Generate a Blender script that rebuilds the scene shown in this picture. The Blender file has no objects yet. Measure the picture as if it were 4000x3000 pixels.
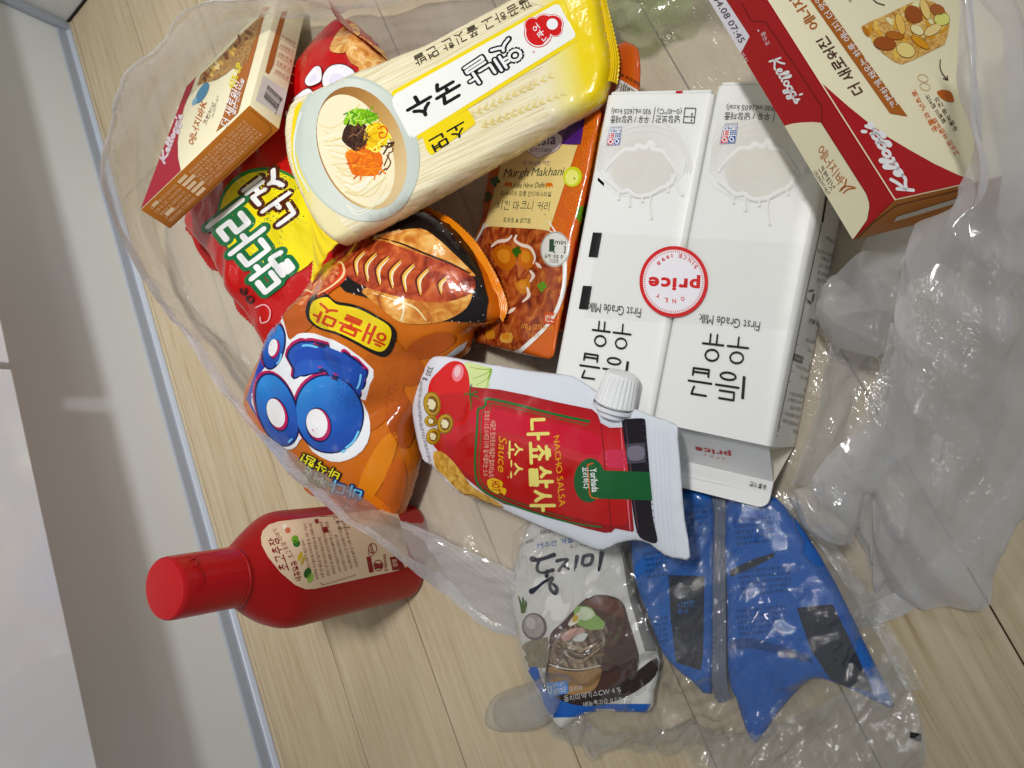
import bpy, bmesh, math, random
import numpy as np
from mathutils import Vector, noise
from mathutils.bvhtree import BVHTree
from mathutils.interpolate import poly_3d_calc
from mathutils.geometry import delaunay_2d_cdt

random.seed(7)
SC = bpy.context.scene
COL = SC.collection

# ------------------------------------------------------------------ camera
FPX, CX, CY, CAMH = 3080.0, 2000.0, 1500.0, 0.526      # focal length / centre in photo pixels, height of the phone
NADIR = (3848.0, 1755.0)                               # where the verticals meet in the photo


def _ray(p):
    return np.array([p[0] - CX, p[1] - CY, FPX], float)


_n = _ray(NADIR); _n /= np.linalg.norm(_n)
_d = np.cross(np.cross(_ray((267, 119)), _ray((1079, 3000))), _n); _d /= np.linalg.norm(_d)
if _d[1] < 0:
    _d = -_d
_Z = -_n; _Y = -_d; _X = np.cross(_Y, _Z)
RW = np.stack([_X, _Y, _Z])                            # camera axes -> world axes (y runs along the plinth)
CAM = np.array([0, 0, CAMH])


def ray(px, py):
    r = RW @ _ray((px, py))
    return r / np.linalg.norm(r)


def W(px, py, z=0.0):
    """point seen at a photo pixel, at height z above the floor"""
    r = ray(px, py)
    return CAM + r * ((z - CAMH) / r[2])


def pix(P):
    c = RW.T @ (np.asarray(P, float) - CAM)
    return np.array([CX + FPX * c[0] / c[2], CY + FPX * c[1] / c[2]])


cam_data = bpy.data.cameras.new('camera')
cam = bpy.data.objects.new('camera', cam_data)
COL.objects.link(cam)
cam_data.sensor_width = 36
cam_data.lens = 36 * FPX / 4000
cam_data.clip_start = 0.01
cam_data.clip_end = 50
from mathutils import Matrix
_m = Matrix.Identity(4)
for r_ in range(3):
    _m[r_][0] = RW[r_][0]; _m[r_][1] = -RW[r_][1]; _m[r_][2] = -RW[r_][2]; _m[r_][3] = CAM[r_]
cam.matrix_world = _m
SC.camera = cam

# ------------------------------------------------------------------ light
world = bpy.data.worlds.new('World')
SC.world = world
world.use_nodes = True
_bg = world.node_tree.nodes['Background']
_bg.inputs[0].default_value = (0.90, 0.95, 1.0, 1)
_bg.inputs[1].default_value = 0.26


def area(name, loc, target, size, power, col):
    l = bpy.data.lights.new(name, 'AREA')
    l.shape = 'RECTANGLE'; l.size, l.size_y = size
    l.energy = power; l.color = col
    o = bpy.data.objects.new(name, l)
    o.location = loc
    o.rotation_euler = (Vector(target) - Vector(loc)).to_track_quat('-Z', 'Y').to_euler()
    COL.objects.link(o)
    return o


key = area('ceiling_lamp', (0.45, 0.32, 2.25), (-0.38, 0.45, 0), (0.30, 0.12), 2.1, (1.0, 0.992, 0.975))
key.data.spread = math.radians(38)          # beam narrowed to dim the right-hand floor, in place of a person's shadow
area('added_fill_lamp', (0.7, 1.9, 2.2), (-0.3, 0.4, 0), (0.34, 0.11), 6, (1.0, 0.99, 0.97))  # added fill, put in for highlights on the left side
SC.view_settings.view_transform = 'Standard'
SC.view_settings.look = 'None'
SC.view_settings.exposure = 0.0
SC.view_settings.gamma = 1.0
SC.view_settings.use_curve_mapping = False
SC.render.engine = 'CYCLES'
SC.cycles.max_bounces = 10
SC.cycles.transparent_max_bounces = 32
SC.cycles.transmission_bounces = 8
SC.cycles.caustics_reflective = False
SC.cycles.caustics_refractive = False
SC.cycles.sample_clamp_indirect = 4


# ------------------------------------------------------------------ materials
def lin(h):
    h = h.lstrip('#')
    c = [int(h[i:i + 2], 16) / 255 for i in (0, 2, 4)]
    return tuple((x / 12.92 if x <= .04045 else ((x + .055) / 1.055) ** 2.4) for x in c) + (1,)


MATS = {}
#        rough spec  bump scale dist   coat
KIND = {
    'card':   (.48, .3, .06, 900, .0003, 0),
    'carton': (.36, .35, .16, 16, .004, 0),
    'film':   (.20, .38, .22, 34, .004, .25),
    'foil':   (.22, .38, .22, 30, .004, .2),
    'pouch':  (.20, .38, .12, 26, .004, .25),
    'plastic': (.36, .28, .03, 700, .0003, 0),
    'gloss':  (.12, .5, .04, 30, .002, .2),
    'label':  (.45, .4, .04, 500, .0003, 0),
    'matte':  (.7, .2, .0, 100, .001, 0),
}


def nd(t, kind, **kw):
    n = t.nodes.new(kind)
    for k, v in kw.items():
        if k.startswith('i_'):
            n.inputs[int(k[2:])].default_value = v
        else:
            setattr(n, k, v)
    return n


def add_bump(t, b, kind):
    rough, spec, bs, sc, dist, coat = KIND[kind]
    if bs <= 0:
        return
    tc = nd(t, 'ShaderNodeTexCoord')
    nz = nd(t, 'ShaderNodeTexNoise')
    nz.inputs['Scale'].default_value = sc
    nz.inputs['Detail'].default_value = 3
    nz.inputs['Distortion'].default_value = 1.4
    t.links.new(tc.outputs['Object'], nz.inputs['Vector'])
    h = nz.outputs['Fac']
    if kind in ('film', 'foil', 'pouch'):
        # crinkles: folds along the zero lines of a stretched noise
        mp = nd(t, 'ShaderNodeMapping'); mp.inputs['Scale'].default_value = (1.0, .35, 1); mp.inputs['Rotation'].default_value = (0, 0, .7)
        n2 = nd(t, 'ShaderNodeTexNoise'); n2.inputs['Scale'].default_value = sc * 2.2; n2.inputs['Detail'].default_value = 2
        t.links.new(tc.outputs['Object'], mp.inputs['Vector']); t.links.new(mp.outputs[0], n2.inputs['Vector'])
        s = nd(t, 'ShaderNodeMath', operation='SUBTRACT', i_1=.5); t.links.new(n2.outputs['Fac'], s.inputs[0])
        a = nd(t, 'ShaderNodeMath', operation='ABSOLUTE'); t.links.new(s.outputs[0], a.inputs[0])
        a2 = nd(t, 'ShaderNodeMath', operation='MULTIPLY', i_1=1.1); t.links.new(a.outputs[0], a2.inputs[0])
        ad = nd(t, 'ShaderNodeMath', operation='ADD'); t.links.new(h, ad.inputs[0]); t.links.new(a2.outputs[0], ad.inputs[1])
        h = ad.outputs[0]
    bp = nd(t, 'ShaderNodeBump')
    bp.inputs['Strength'].default_value = bs
    bp.inputs['Distance'].default_value = dist
    t.links.new(h, bp.inputs['Height'])
    t.links.new(bp.outputs['Normal'], b.inputs['Normal'])
    if coat:
        t.links.new(bp.outputs['Normal'], b.inputs['Coat Normal'])


def new_mat(name, kind):
    m = bpy.data.materials.new(name)
    m.use_nodes = True
    t = m.node_tree
    b = t.nodes['Principled BSDF']
    k = KIND[kind]
    b.inputs['Roughness'].default_value = k[0]
    b.inputs['Specular IOR Level'].default_value = k[1]
    b.inputs['Coat Weight'].default_value = k[5]
    b.inputs['Coat Roughness'].default_value = .06
    add_bump(t, b, kind)
    return m, t, b


def mat(h, kind='card'):
    key = (h, kind)
    if key not in MATS:
        m, t, b = new_mat('%s_%s' % (kind, h), kind)
        c = lin(h)
        if kind in ('film', 'pouch', 'foil', 'card', 'plastic', 'label'):      # inks are a little purer than they look in room light
            L = .3 * c[0] + .6 * c[1] + .1 * c[2]
            c = tuple(min(.86, max(0.004, L + 1.16 * (x - L))) for x in c[:3]) + (1,)
        b.inputs['Base Color'].default_value = c
        MATS[key] = m
    return MATS[key]


def ramp(t, fac, stops, interp='LINEAR'):
    r = nd(t, 'ShaderNodeValToRGB')
    r.color_ramp.interpolation = interp
    e = r.color_ramp.elements
    e[0].position, e[0].color = stops[0][0], lin(stops[0][1])
    e[1].position, e[1].color = stops[-1][0], lin(stops[-1][1])
    for p, c in stops[1:-1]:
        q = e.new(p); q.color = lin(c)
    t.links.new(fac, r.inputs[0])
    return r.outputs[0]


def speckle(key, stops, scale, kind='card', stretch=(1, 1, 1), rot=0.0, detail=4, distort=1.0, vor=False):
    """printed picture of food: blotches of several colours"""
    k = ('speckle', key)
    if k in MATS:
        return MATS[k]
    m, t, b = new_mat('print_' + key, kind)
    tc = nd(t, 'ShaderNodeTexCoord')
    mp = nd(t, 'ShaderNodeMapping')
    mp.inputs['Scale'].default_value = stretch
    mp.inputs['Rotation'].default_value = (0, 0, rot)
    t.links.new(tc.outputs['Object'], mp.inputs['Vector'])
    if vor:
        n = nd(t, 'ShaderNodeTexVoronoi'); n.inputs['Scale'].default_value = scale
        n.feature = 'F1'
        nz = nd(t, 'ShaderNodeTexNoise'); nz.inputs['Scale'].default_value = scale * .8
        ad = nd(t, 'ShaderNodeMixRGB', blend_type='ADD'); ad.inputs[0].default_value = .012 * distort
        t.links.new(mp.outputs[0], ad.inputs[1]); t.links.new(nz.outputs['Color'], ad.inputs[2])
        t.links.new(ad.outputs[0], n.inputs['Vector'])
        sep = nd(t, 'ShaderNodeSeparateColor'); t.links.new(n.outputs['Color'], sep.inputs[0])
        n2 = nd(t, 'ShaderNodeMath', operation='MULTIPLY_ADD', i_1=-22.0 * scale / 100, i_2=.25)
        t.links.new(n.outputs['Distance'], n2.inputs[0])
        a2 = nd(t, 'ShaderNodeMath', operation='ADD'); t.links.new(sep.outputs[0], a2.inputs[0]); t.links.new(n2.outputs[0], a2.inputs[1])
        fac = a2.outputs[0]
    else:
        n = nd(t, 'ShaderNodeTexNoise'); n.inputs['Scale'].default_value = scale
        n.inputs['Detail'].default_value = detail; n.inputs['Distortion'].default_value = distort
        t.links.new(mp.outputs[0], n.inputs['Vector'])
        fac = n.outputs['Fac']
    t.links.new(ramp(t, fac, stops), b.inputs['Base Color'])
    MATS[k] = m
    return m


def grad(key, A, B, stops, kind, loc):
    """printed colour running from point A to point B"""
    k = ('grad', key)
    if k in MATS:
        return MATS[k]
    m, t, b = new_mat('print_' + key, kind)
    A, B, loc = (np.asarray(q, float) for q in (A, B, loc))
    d = (B - A) / ((B - A) @ (B - A))
    tc = nd(t, 'ShaderNodeTexCoord')
    su = nd(t, 'ShaderNodeVectorMath', operation='SUBTRACT'); su.inputs[1].default_value = tuple(A - loc)
    dp = nd(t, 'ShaderNodeVectorMath', operation='DOT_PRODUCT'); dp.inputs[1].default_value = tuple(d)
    t.links.new(tc.outputs['Object'], su.inputs[0]); t.links.new(su.outputs[0], dp.inputs[0])
    t.links.new(ramp(t, dp.outputs['Value'], stops), b.inputs['Base Color'])
    MATS[k] = m
    return m


def film_mat(name, milk, tint=(.95, .95, .96), gloss=.9, bump=.5, scale=55, rough=.10, trans=.5):
    """thin plastic film: mostly see-through, a share scattered white, glossy crinkles on top"""
    m = bpy.data.materials.new(name); m.use_nodes = True
    t = m.node_tree
    for n in list(t.nodes):
        t.nodes.remove(n)
    out = nd(t, 'ShaderNodeOutputMaterial')
    tc = nd(t, 'ShaderNodeTexCoord')
    n1 = nd(t, 'ShaderNodeTexNoise'); n1.inputs['Scale'].default_value = scale; n1.inputs['Detail'].default_value = 4; n1.inputs['Distortion'].default_value = 1.8
    n2 = nd(t, 'ShaderNodeTexNoise'); n2.inputs['Scale'].default_value = scale * 2.6; n2.inputs['Detail'].default_value = 2; n2.inputs['Distortion'].default_value = .8
    t.links.new(tc.outputs['Object'], n1.inputs['Vector']); t.links.new(tc.outputs['Object'], n2.inputs['Vector'])
    s = nd(t, 'ShaderNodeMath', operation='SUBTRACT', i_1=.5); t.links.new(n2.outputs['Fac'], s.inputs[0])
    a = nd(t, 'ShaderNodeMath', operation='ABSOLUTE'); t.links.new(s.outputs[0], a.inputs[0])
    s1 = nd(t, 'ShaderNodeMath', operation='SUBTRACT', i_1=.5); t.links.new(n1.outputs['Fac'], s1.inputs[0])
    a1 = nd(t, 'ShaderNodeMath', operation='ABSOLUTE'); t.links.new(s1.outputs[0], a1.inputs[0])
    ad = nd(t, 'ShaderNodeMath', operation='MULTIPLY_ADD', i_1=.45); t.links.new(a.outputs[0], ad.inputs[0]); t.links.new(a1.outputs[0], ad.inputs[2])
    bp = nd(t, 'ShaderNodeBump'); bp.inputs['Strength'].default_value = bump; bp.inputs['Distance'].default_value = .006
    t.links.new(ad.outputs[0], bp.inputs['Height'])
    tr = nd(t, 'ShaderNodeBsdfTransparent'); tr.inputs[0].default_value = (*tint, 1)
    df = nd(t, 'ShaderNodeBsdfDiffuse'); df.inputs[0].default_value = (*[.95 * x for x in tint], 1)
    tl = nd(t, 'ShaderNodeBsdfTranslucent'); tl.inputs[0].default_value = (*[.95 * x for x in tint], 1)
    t.links.new(bp.outputs[0], df.inputs['Normal']); t.links.new(bp.outputs[0], tl.inputs['Normal'])
    sc_ = nd(t, 'ShaderNodeMixShader'); sc_.inputs[0].default_value = trans
    t.links.new(df.outputs[0], sc_.inputs[1]); t.links.new(tl.outputs[0], sc_.inputs[2])
    lw = nd(t, 'ShaderNodeLayerWeight'); lw.inputs['Blend'].default_value = .35
    fm = nd(t, 'ShaderNodeMath', operation='MULTIPLY_ADD', i_1=.55 * min(1, milk * 2), i_2=milk); fm.use_clamp = True
    t.links.new(lw.outputs['Facing'], fm.inputs[0])
    m1 = nd(t, 'ShaderNodeMixShader'); t.links.new(fm.outputs[0], m1.inputs[0])
    t.links.new(tr.outputs[0], m1.inputs[1]); t.links.new(sc_.outputs[0], m1.inputs[2])
    gl = nd(t, 'ShaderNodeBsdfGlossy'); gl.inputs['Roughness'].default_value = rough
    t.links.new(bp.outputs[0], gl.inputs['Normal'])
    lf = nd(t, 'ShaderNodeLayerWeight'); lf.inputs['Blend'].default_value = .5
    t.links.new(bp.outputs[0], lf.inputs['Normal'])
    pw = nd(t, 'ShaderNodeMath', operation='POWER', i_1=4.0); t.links.new(lf.outputs['Facing'], pw.inputs[0])
    fg = nd(t, 'ShaderNodeMath', operation='MULTIPLY_ADD', i_1=.55 * gloss, i_2=.075 * gloss); fg.use_clamp = True
    t.links.new(pw.outputs[0], fg.inputs[0])
    m2 = nd(t, 'ShaderNodeMixShader'); t.links.new(fg.outputs[0], m2.inputs[0])
    t.links.new(m1.outputs[0], m2.inputs[1]); t.links.new(gl.outputs[0], m2.inputs[2])
    t.links.new(m2.outputs[0], out.inputs[0])
    return m


# ------------------------------------------------------------------ objects
def tag(o, label=None, cat=None, group=None, kind=None):
    if label: o['label'] = label
    if cat: o['category'] = cat
    if group: o['group'] = group
    if kind: o['kind'] = kind
    return o


def thing(name, label, cat, loc, group=None):
    o = bpy.data.objects.new(name, None)
    o.empty_display_size = .02
    COL.objects.link(o)
    o.location = Vector([float(x) for x in loc])
    return tag(o, label, cat, group)


def mesh(name, verts, faces, mats, parent=None, midx=None, smooth=True, normals=None, auto=None):
    """one mesh object; verts in world space, stored relative to the parent's base"""
    off = np.array(parent.matrix_basis.translation if parent is not None and parent.parent is None else
                   (parent.parent.matrix_basis.translation if parent is not None else (0, 0, 0)))
    me = bpy.data.meshes.new(name)
    V = np.asarray(verts, float) - off
    me.from_pydata([tuple(v) for v in V], [], [tuple(int(i) for i in f) for f in faces])
    for m in (mats if isinstance(mats, (list, tuple)) else [mats]):
        me.materials.append(m)
    if midx is not None:
        me.polygons.foreach_set('material_index', np.asarray(midx, np.int32))
    if smooth:
        me.polygons.foreach_set('use_smooth', np.ones(len(me.polygons), bool))
    if auto is not None:
        me.set_sharp_from_angle(angle=math.radians(auto))
    me.update()
    if normals is not None and smooth:
        me.normals_split_custom_set_from_vertices([tuple(n) for n in normals])
    o = bpy.data.objects.new(name, me)
    COL.objects.link(o)
    if parent is not None:
        o.parent = parent
    return o


def box_vf(o, ax, ay, az):
    o, ax, ay, az = map(lambda q: np.asarray(q, float), (o, ax, ay, az))
    v = [o + i * ax + j * ay + k * az for i in (0, 1) for j in (0, 1) for k in (0, 1)]
    f = [(0, 1, 3, 2), (4, 6, 7, 5), (0, 4, 5, 1), (2, 3, 7, 6), (0, 2, 6, 4), (1, 5, 7, 3)]
    if np.dot(np.cross(ax, ay), az) < 0:
        f = [q[::-1] for q in f]
    return v, f


def bevel_vf(v, f, w, seg=2):
    bm = bmesh.new()
    vs = [bm.verts.new(tuple(x)) for x in v]
    for q in f:
        bm.faces.new([vs[i] for i in q])
    bm.normal_update()
    bmesh.ops.bevel(bm, geom=list(bm.edges), offset=w, segments=seg, profile=.5, affect='EDGES', clamp_overlap=True)
    bm.normal_update()
    bm.verts.index_update()
    V = [np.array(x.co) for x in bm.verts]
    Fc = [[x.index for x in q.verts] for q in bm.faces]
    bm.free()
    return V, Fc


def catmull(pts, n=6, closed=True):
    P = np.asarray(pts, float)
    m = len(P)
    out = []
    for i in range(m if closed else m - 1):
        if closed:
            a, b, c, d = P[(i - 1) % m], P[i], P[(i + 1) % m], P[(i + 2) % m]
        else:
            a, b, c, d = P[max(i - 1, 0)], P[i], P[i + 1], P[min(i + 2, m - 1)]
        for k in range(n):
            t = k / n
            out.append(.5 * (2 * b + (c - a) * t + (2 * a - 5 * b + 4 * c - d) * t * t + (3 * b - a - 3 * c + d) * t ** 3))
    if not closed:
        out.append(P[-1])
    return np.array(out)


def subdiv_line(P, step, closed=True):
    P = np.asarray(P, float)
    out = []
    for i in range(len(P) if closed else len(P) - 1):
        a, b = P[i], P[(i + 1) % len(P)]
        k = max(1, int(math.ceil(np.linalg.norm(b - a) / step)))
        for j in range(k):
            out.append(a + (b - a) * j / k)
    if not closed:
        out.append(P[-1])
    return np.array(out)


def inside(P, poly):
    x, y = P[:, 0], P[:, 1]
    r = np.zeros(len(P), bool)
    n = len(poly)
    j = n - 1
    for i in range(n):
        xi, yi = poly[i]; xj, yj = poly[j]
        c = ((yi > y) != (yj > y)) & (x < (xj - xi) * (y - yi) / (yj - yi + 1e-15) + xi)
        r ^= c
        j = i
    return r


def cdt(polys, holes=(), spacing=None, pts=None):
    """triangulate the union of polygons minus holes, with lattice points inside so that it can bend"""
    vs, fs = [], []
    for p in list(polys) + list(holes):
        p = np.asarray(p, float)
        k = len(vs)
        vs += [tuple(q) for q in p]
        fs.append(list(range(k, k + len(p))))
    npoly = len(polys)
    if spacing:
        A = np.array(vs)
        lo, hi = A.min(0), A.max(0)
        gx = np.arange(lo[0] + spacing * .5, hi[0], spacing)
        gy = np.arange(lo[1] + spacing * .5, hi[1], spacing * .866)
        if len(gx) and len(gy):
            G = np.array([(x + (.5 * spacing if r % 2 else 0), y) for r, y in enumerate(gy) for x in gx])
            ok = np.zeros(len(G), bool)
            for p in polys:
                ok |= inside(G, np.asarray(p))
            G = G[ok]
            vs += [tuple(q) for q in G]
    if pts is not None:
        vs += [tuple(q) for q in pts]
    r = delaunay_2d_cdt([Vector(v) for v in vs], [], fs, 0, 1e-5, False)
    V = np.array([tuple(v) for v in r[0]])
    Fa = list(r[2])
    C3 = np.array([(V[f[0]] + V[f[1]] + V[f[2]]) / 3 for f in Fa])
    ok = np.zeros(len(Fa), bool)
    for p in polys:
        ok |= inside(C3, np.asarray(p))
    for p in holes:
        ok &= ~inside(C3, np.asarray(p))
    Fk = [f for f, o_ in zip(Fa, ok) if o_]
    return V, Fk


def vert_normals(V, Fc):
    N = np.zeros_like(V)
    for L in set(len(f) for f in Fc):
        Q = np.array([f for f in Fc if len(f) == L])
        nn = np.cross(V[Q[:, 1]] - V[Q[:, 0]], V[Q[:, 2]] - V[Q[:, 0]]) if L == 3 else np.cross(V[Q[:, 2]] - V[Q[:, 0]], V[Q[:, 3]] - V[Q[:, 1]])
        for k in range(L):
            np.add.at(N, Q[:, k], nn)
    return N / (np.linalg.norm(N, axis=1, keepdims=True) + 1e-12)


class Plane:
    """plane through three (pixel x, pixel y, height) points"""
    def __init__(s, a, b, c):
        A, B, C_ = W(*a), W(*b), W(*c)
        s.o = A
        s.u = (B - A) / np.linalg.norm(B - A)
        n = np.cross(B - A, C_ - A)
        n /= np.linalg.norm(n)
        s.n = n if n[2] > 0 else -n
        s.v = np.cross(s.n, s.u)

    def at(s, px, py):
        r = ray(px, py)
        return CAM + r * (np.dot(s.o - CAM, s.n) / np.dot(r, s.n))

    def uv(s, px, py):
        d = s.at(px, py) - s.o
        return np.array([d @ s.u, d @ s.v])

    def xyz(s, uv, h=0.0):
        return s.o + uv[0] * s.u + uv[1] * s.v + h * s.n


def fbm(p, o=3, s=1.0):
    a, r = 1.0, 0.0
    for _ in range(o):
        r += a * noise.noise(Vector(p) * s)
        s *= 2.1; a *= .5
    return r


def creased(p, s=1.0, o=2):
    a, r = 1.0, 0.0
    for k in range(o):
        r += a * (abs(noise.noise(Vector(p) * s + Vector((3.1 * k, 7.7 * k, 1.3)))) * 2 - .45)
        s *= 2.3; a *= .45
    return r


class Pillow:
    """filled packet: outline traced in the photo, laid on a plane, blown up like a membrane"""
    def __init__(s, outline, plane, top, bot, power=.5, sp=.005, smooth=4, wr=0.0, wrs=22, seed=0., sag=None, creases=()):
        s.plane = plane
        o = catmull(outline, smooth) if smooth else np.asarray(outline, float)
        uv = np.array([plane.uv(*p) for p in o])
        uv = subdiv_line(uv, sp * .8) * 1000
        s.outline = uv
        e_ = np.roll(uv, -1, 0) - np.roll(uv, 1, 0)
        nn_ = np.stack([-e_[:, 1], e_[:, 0]], 1) / (np.linalg.norm(e_, axis=1, keepdims=True) + 1e-9)
        if np.mean(inside(uv + nn_ * .5, uv)) < .5: nn_ = -nn_
        def dist(P):
            a, b = uv, np.roll(uv, -1, 0)
            d = b - a
            t = np.clip(((P[:, None] - a) * d).sum(2) / (d * d).sum(1), 0, 1)
            return np.linalg.norm(P[:, None] - (a + t[..., None] * d), axis=2).min(1)
        extra = []
        spm = sp * 1000
        for q_ in (.22, .6, 1.1):
            R_ = uv + nn_ * spm * q_
            R_ = R_[inside(R_, uv)]
            if len(R_): extra.append(R_[dist(R_) > spm * q_ * .9])
        lo_, hi_ = uv.min(0), uv.max(0)
        G_ = np.array([(x + (.5 * spm if r_ % 2 else 0), y) for r_, y in enumerate(np.arange(lo_[1], hi_[1], spm * .866)) for x in np.arange(lo_[0], hi_[0], spm)])
        G_ = G_[inside(G_, uv)]
        G_ = G_[dist(G_) > spm * 1.7]
        V, Fc = cdt([uv], (), None, np.vstack(extra + [G_]))
        n = len(V)
        E = set()
        cnt = {}
        for f in Fc:
            for i in range(len(f)):
                a, b = f[i], f[(i + 1) % len(f)]
                k = (min(a, b), max(a, b))
                E.add(k); cnt[k] = cnt.get(k, 0) + 1
        bd = np.zeros(n, bool)
        for (a, b), c in cnt.items():
            if c == 1:
                bd[a] = bd[b] = True
        E = np.array(list(E))
        free = ~bd
        deg = np.bincount(E.ravel(), minlength=n).astype(float)

        def A(x):
            x = x * free
            y = deg * x - np.bincount(E[:, 0], x[E[:, 1]], n) - np.bincount(E[:, 1], x[E[:, 0]], n)
            return y * free
        x = np.zeros(n); r_ = free.astype(float); p = r_.copy(); rs = r_ @ r_
        for _ in range(400):
            Ap = A(p); al = rs / (p @ Ap + 1e-20)
            x += al * p; r_ = r_ - al * Ap; rn = r_ @ r_
            if rn < 1e-6: break
            p = r_ + rn / rs * p; rs = rn
        h = np.clip(x / x.max(), 0, 1) ** power
        s.h = h
        uvm = V / 1000
        top_v, bot_v = [], []
        for i in range(n):
            w = 0.0
            if wr:
                q = (uvm[i][0] * 1.0 + seed, uvm[i][1] * 1.0, seed * .37)
                w = wr * creased(q, wrs) * min(1, h[i] * 2.5 + .12) + wr * .7 * fbm(q, 2, wrs * .5)
            if creases:
                q = Vector((uvm[i][0] + seed, uvm[i][1], 0))
                lo = noise.noise(q * 9); act = min(1, max(.1, .5 + 1.3 * noise.noise(q * 13 + Vector((4, 1, 7))))) * min(1, h[i] * 1.5 + .25)
                for (f_, a_, dr, ph, sd) in creases:
                    x = f_ * (uvm[i][0] * dr[0] + uvm[i][1] * dr[1]) + ph + .5 * lo + .25 * noise.noise(q * 25 + Vector((sd, 0, sd)))
                    x -= math.floor(x)
                    w += a_ * (4 * abs(x - .5) - 1) * act
            dz = sag(uvm[i][0], uvm[i][1]) if sag else 0.0
            b = plane.xyz(uvm[i]) + np.array([0, 0, dz])
            top_v.append(b + plane.n * (top * h[i] + (w if not bd[i] else w * .5)))
            bot_v.append(b - plane.n * bot * h[i])
        T3 = np.array(top_v)
        nb0, nb1 = E[:, 0], E[:, 1]
        for _ in range(3):
            acc = np.zeros_like(T3)
            np.add.at(acc, nb0, T3[nb1]); np.add.at(acc, nb1, T3[nb0])
            acc /= deg[:, None]
            T3 = np.where(free[:, None], T3 * .45 + acc * .55, T3)
        top_v = list(T3)
        # orient the top faces to the plane normal
        Ft = []
        for f in Fc:
            a, b, c = (V[f[k]] for k in range(3))
            cr = (b[0] - a[0]) * (c[1] - a[1]) - (b[1] - a[1]) * (c[0] - a[0])
            Ft.append(tuple(f) if cr > 0 else tuple(f[::-1]))
        vs = list(top_v)
        mp = {}
        for i in range(n):
            if bd[i]:
                mp[i] = i
            else:
                mp[i] = len(vs); vs.append(bot_v[i])
        s.V = np.array(vs)
        s.nt = n
        s.topF = Ft
        s.F = Ft + [tuple(mp[i] for i in f[::-1]) for f in Ft]
        s.base = s.V[:n].min(0)
        c = s.V.mean(0)
        s.loc = (c[0], c[1], s.V[:, 2].min())


def clip_poly(P, Q):
    """part of polygon P inside the convex polygon Q"""
    Q = [np.asarray(q, float) for q in Q]
    ar = sum(Q[i][0] * Q[(i + 1) % len(Q)][1] - Q[(i + 1) % len(Q)][0] * Q[i][1] for i in range(len(Q)))
    if ar < 0: Q = Q[::-1]
    out = [np.asarray(p, float) for p in P]
    for i in range(len(Q)):
        a, b = Q[i], Q[(i + 1) % len(Q)]
        d = b - a
        side = lambda p: d[0] * (p[1] - a[1]) - d[1] * (p[0] - a[0])
        src, out = out, []
        for k in range(len(src)):
            p, q = src[k], src[(k + 1) % len(src)]
            sp_, sq = side(p), side(q)
            if sp_ >= 0: out.append(p)
            if sp_ * sq < 0: out.append(p + (q - p) * sp_ / (sp_ - sq))
        if not out: return np.zeros((0, 2))
    return np.array(out)


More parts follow.
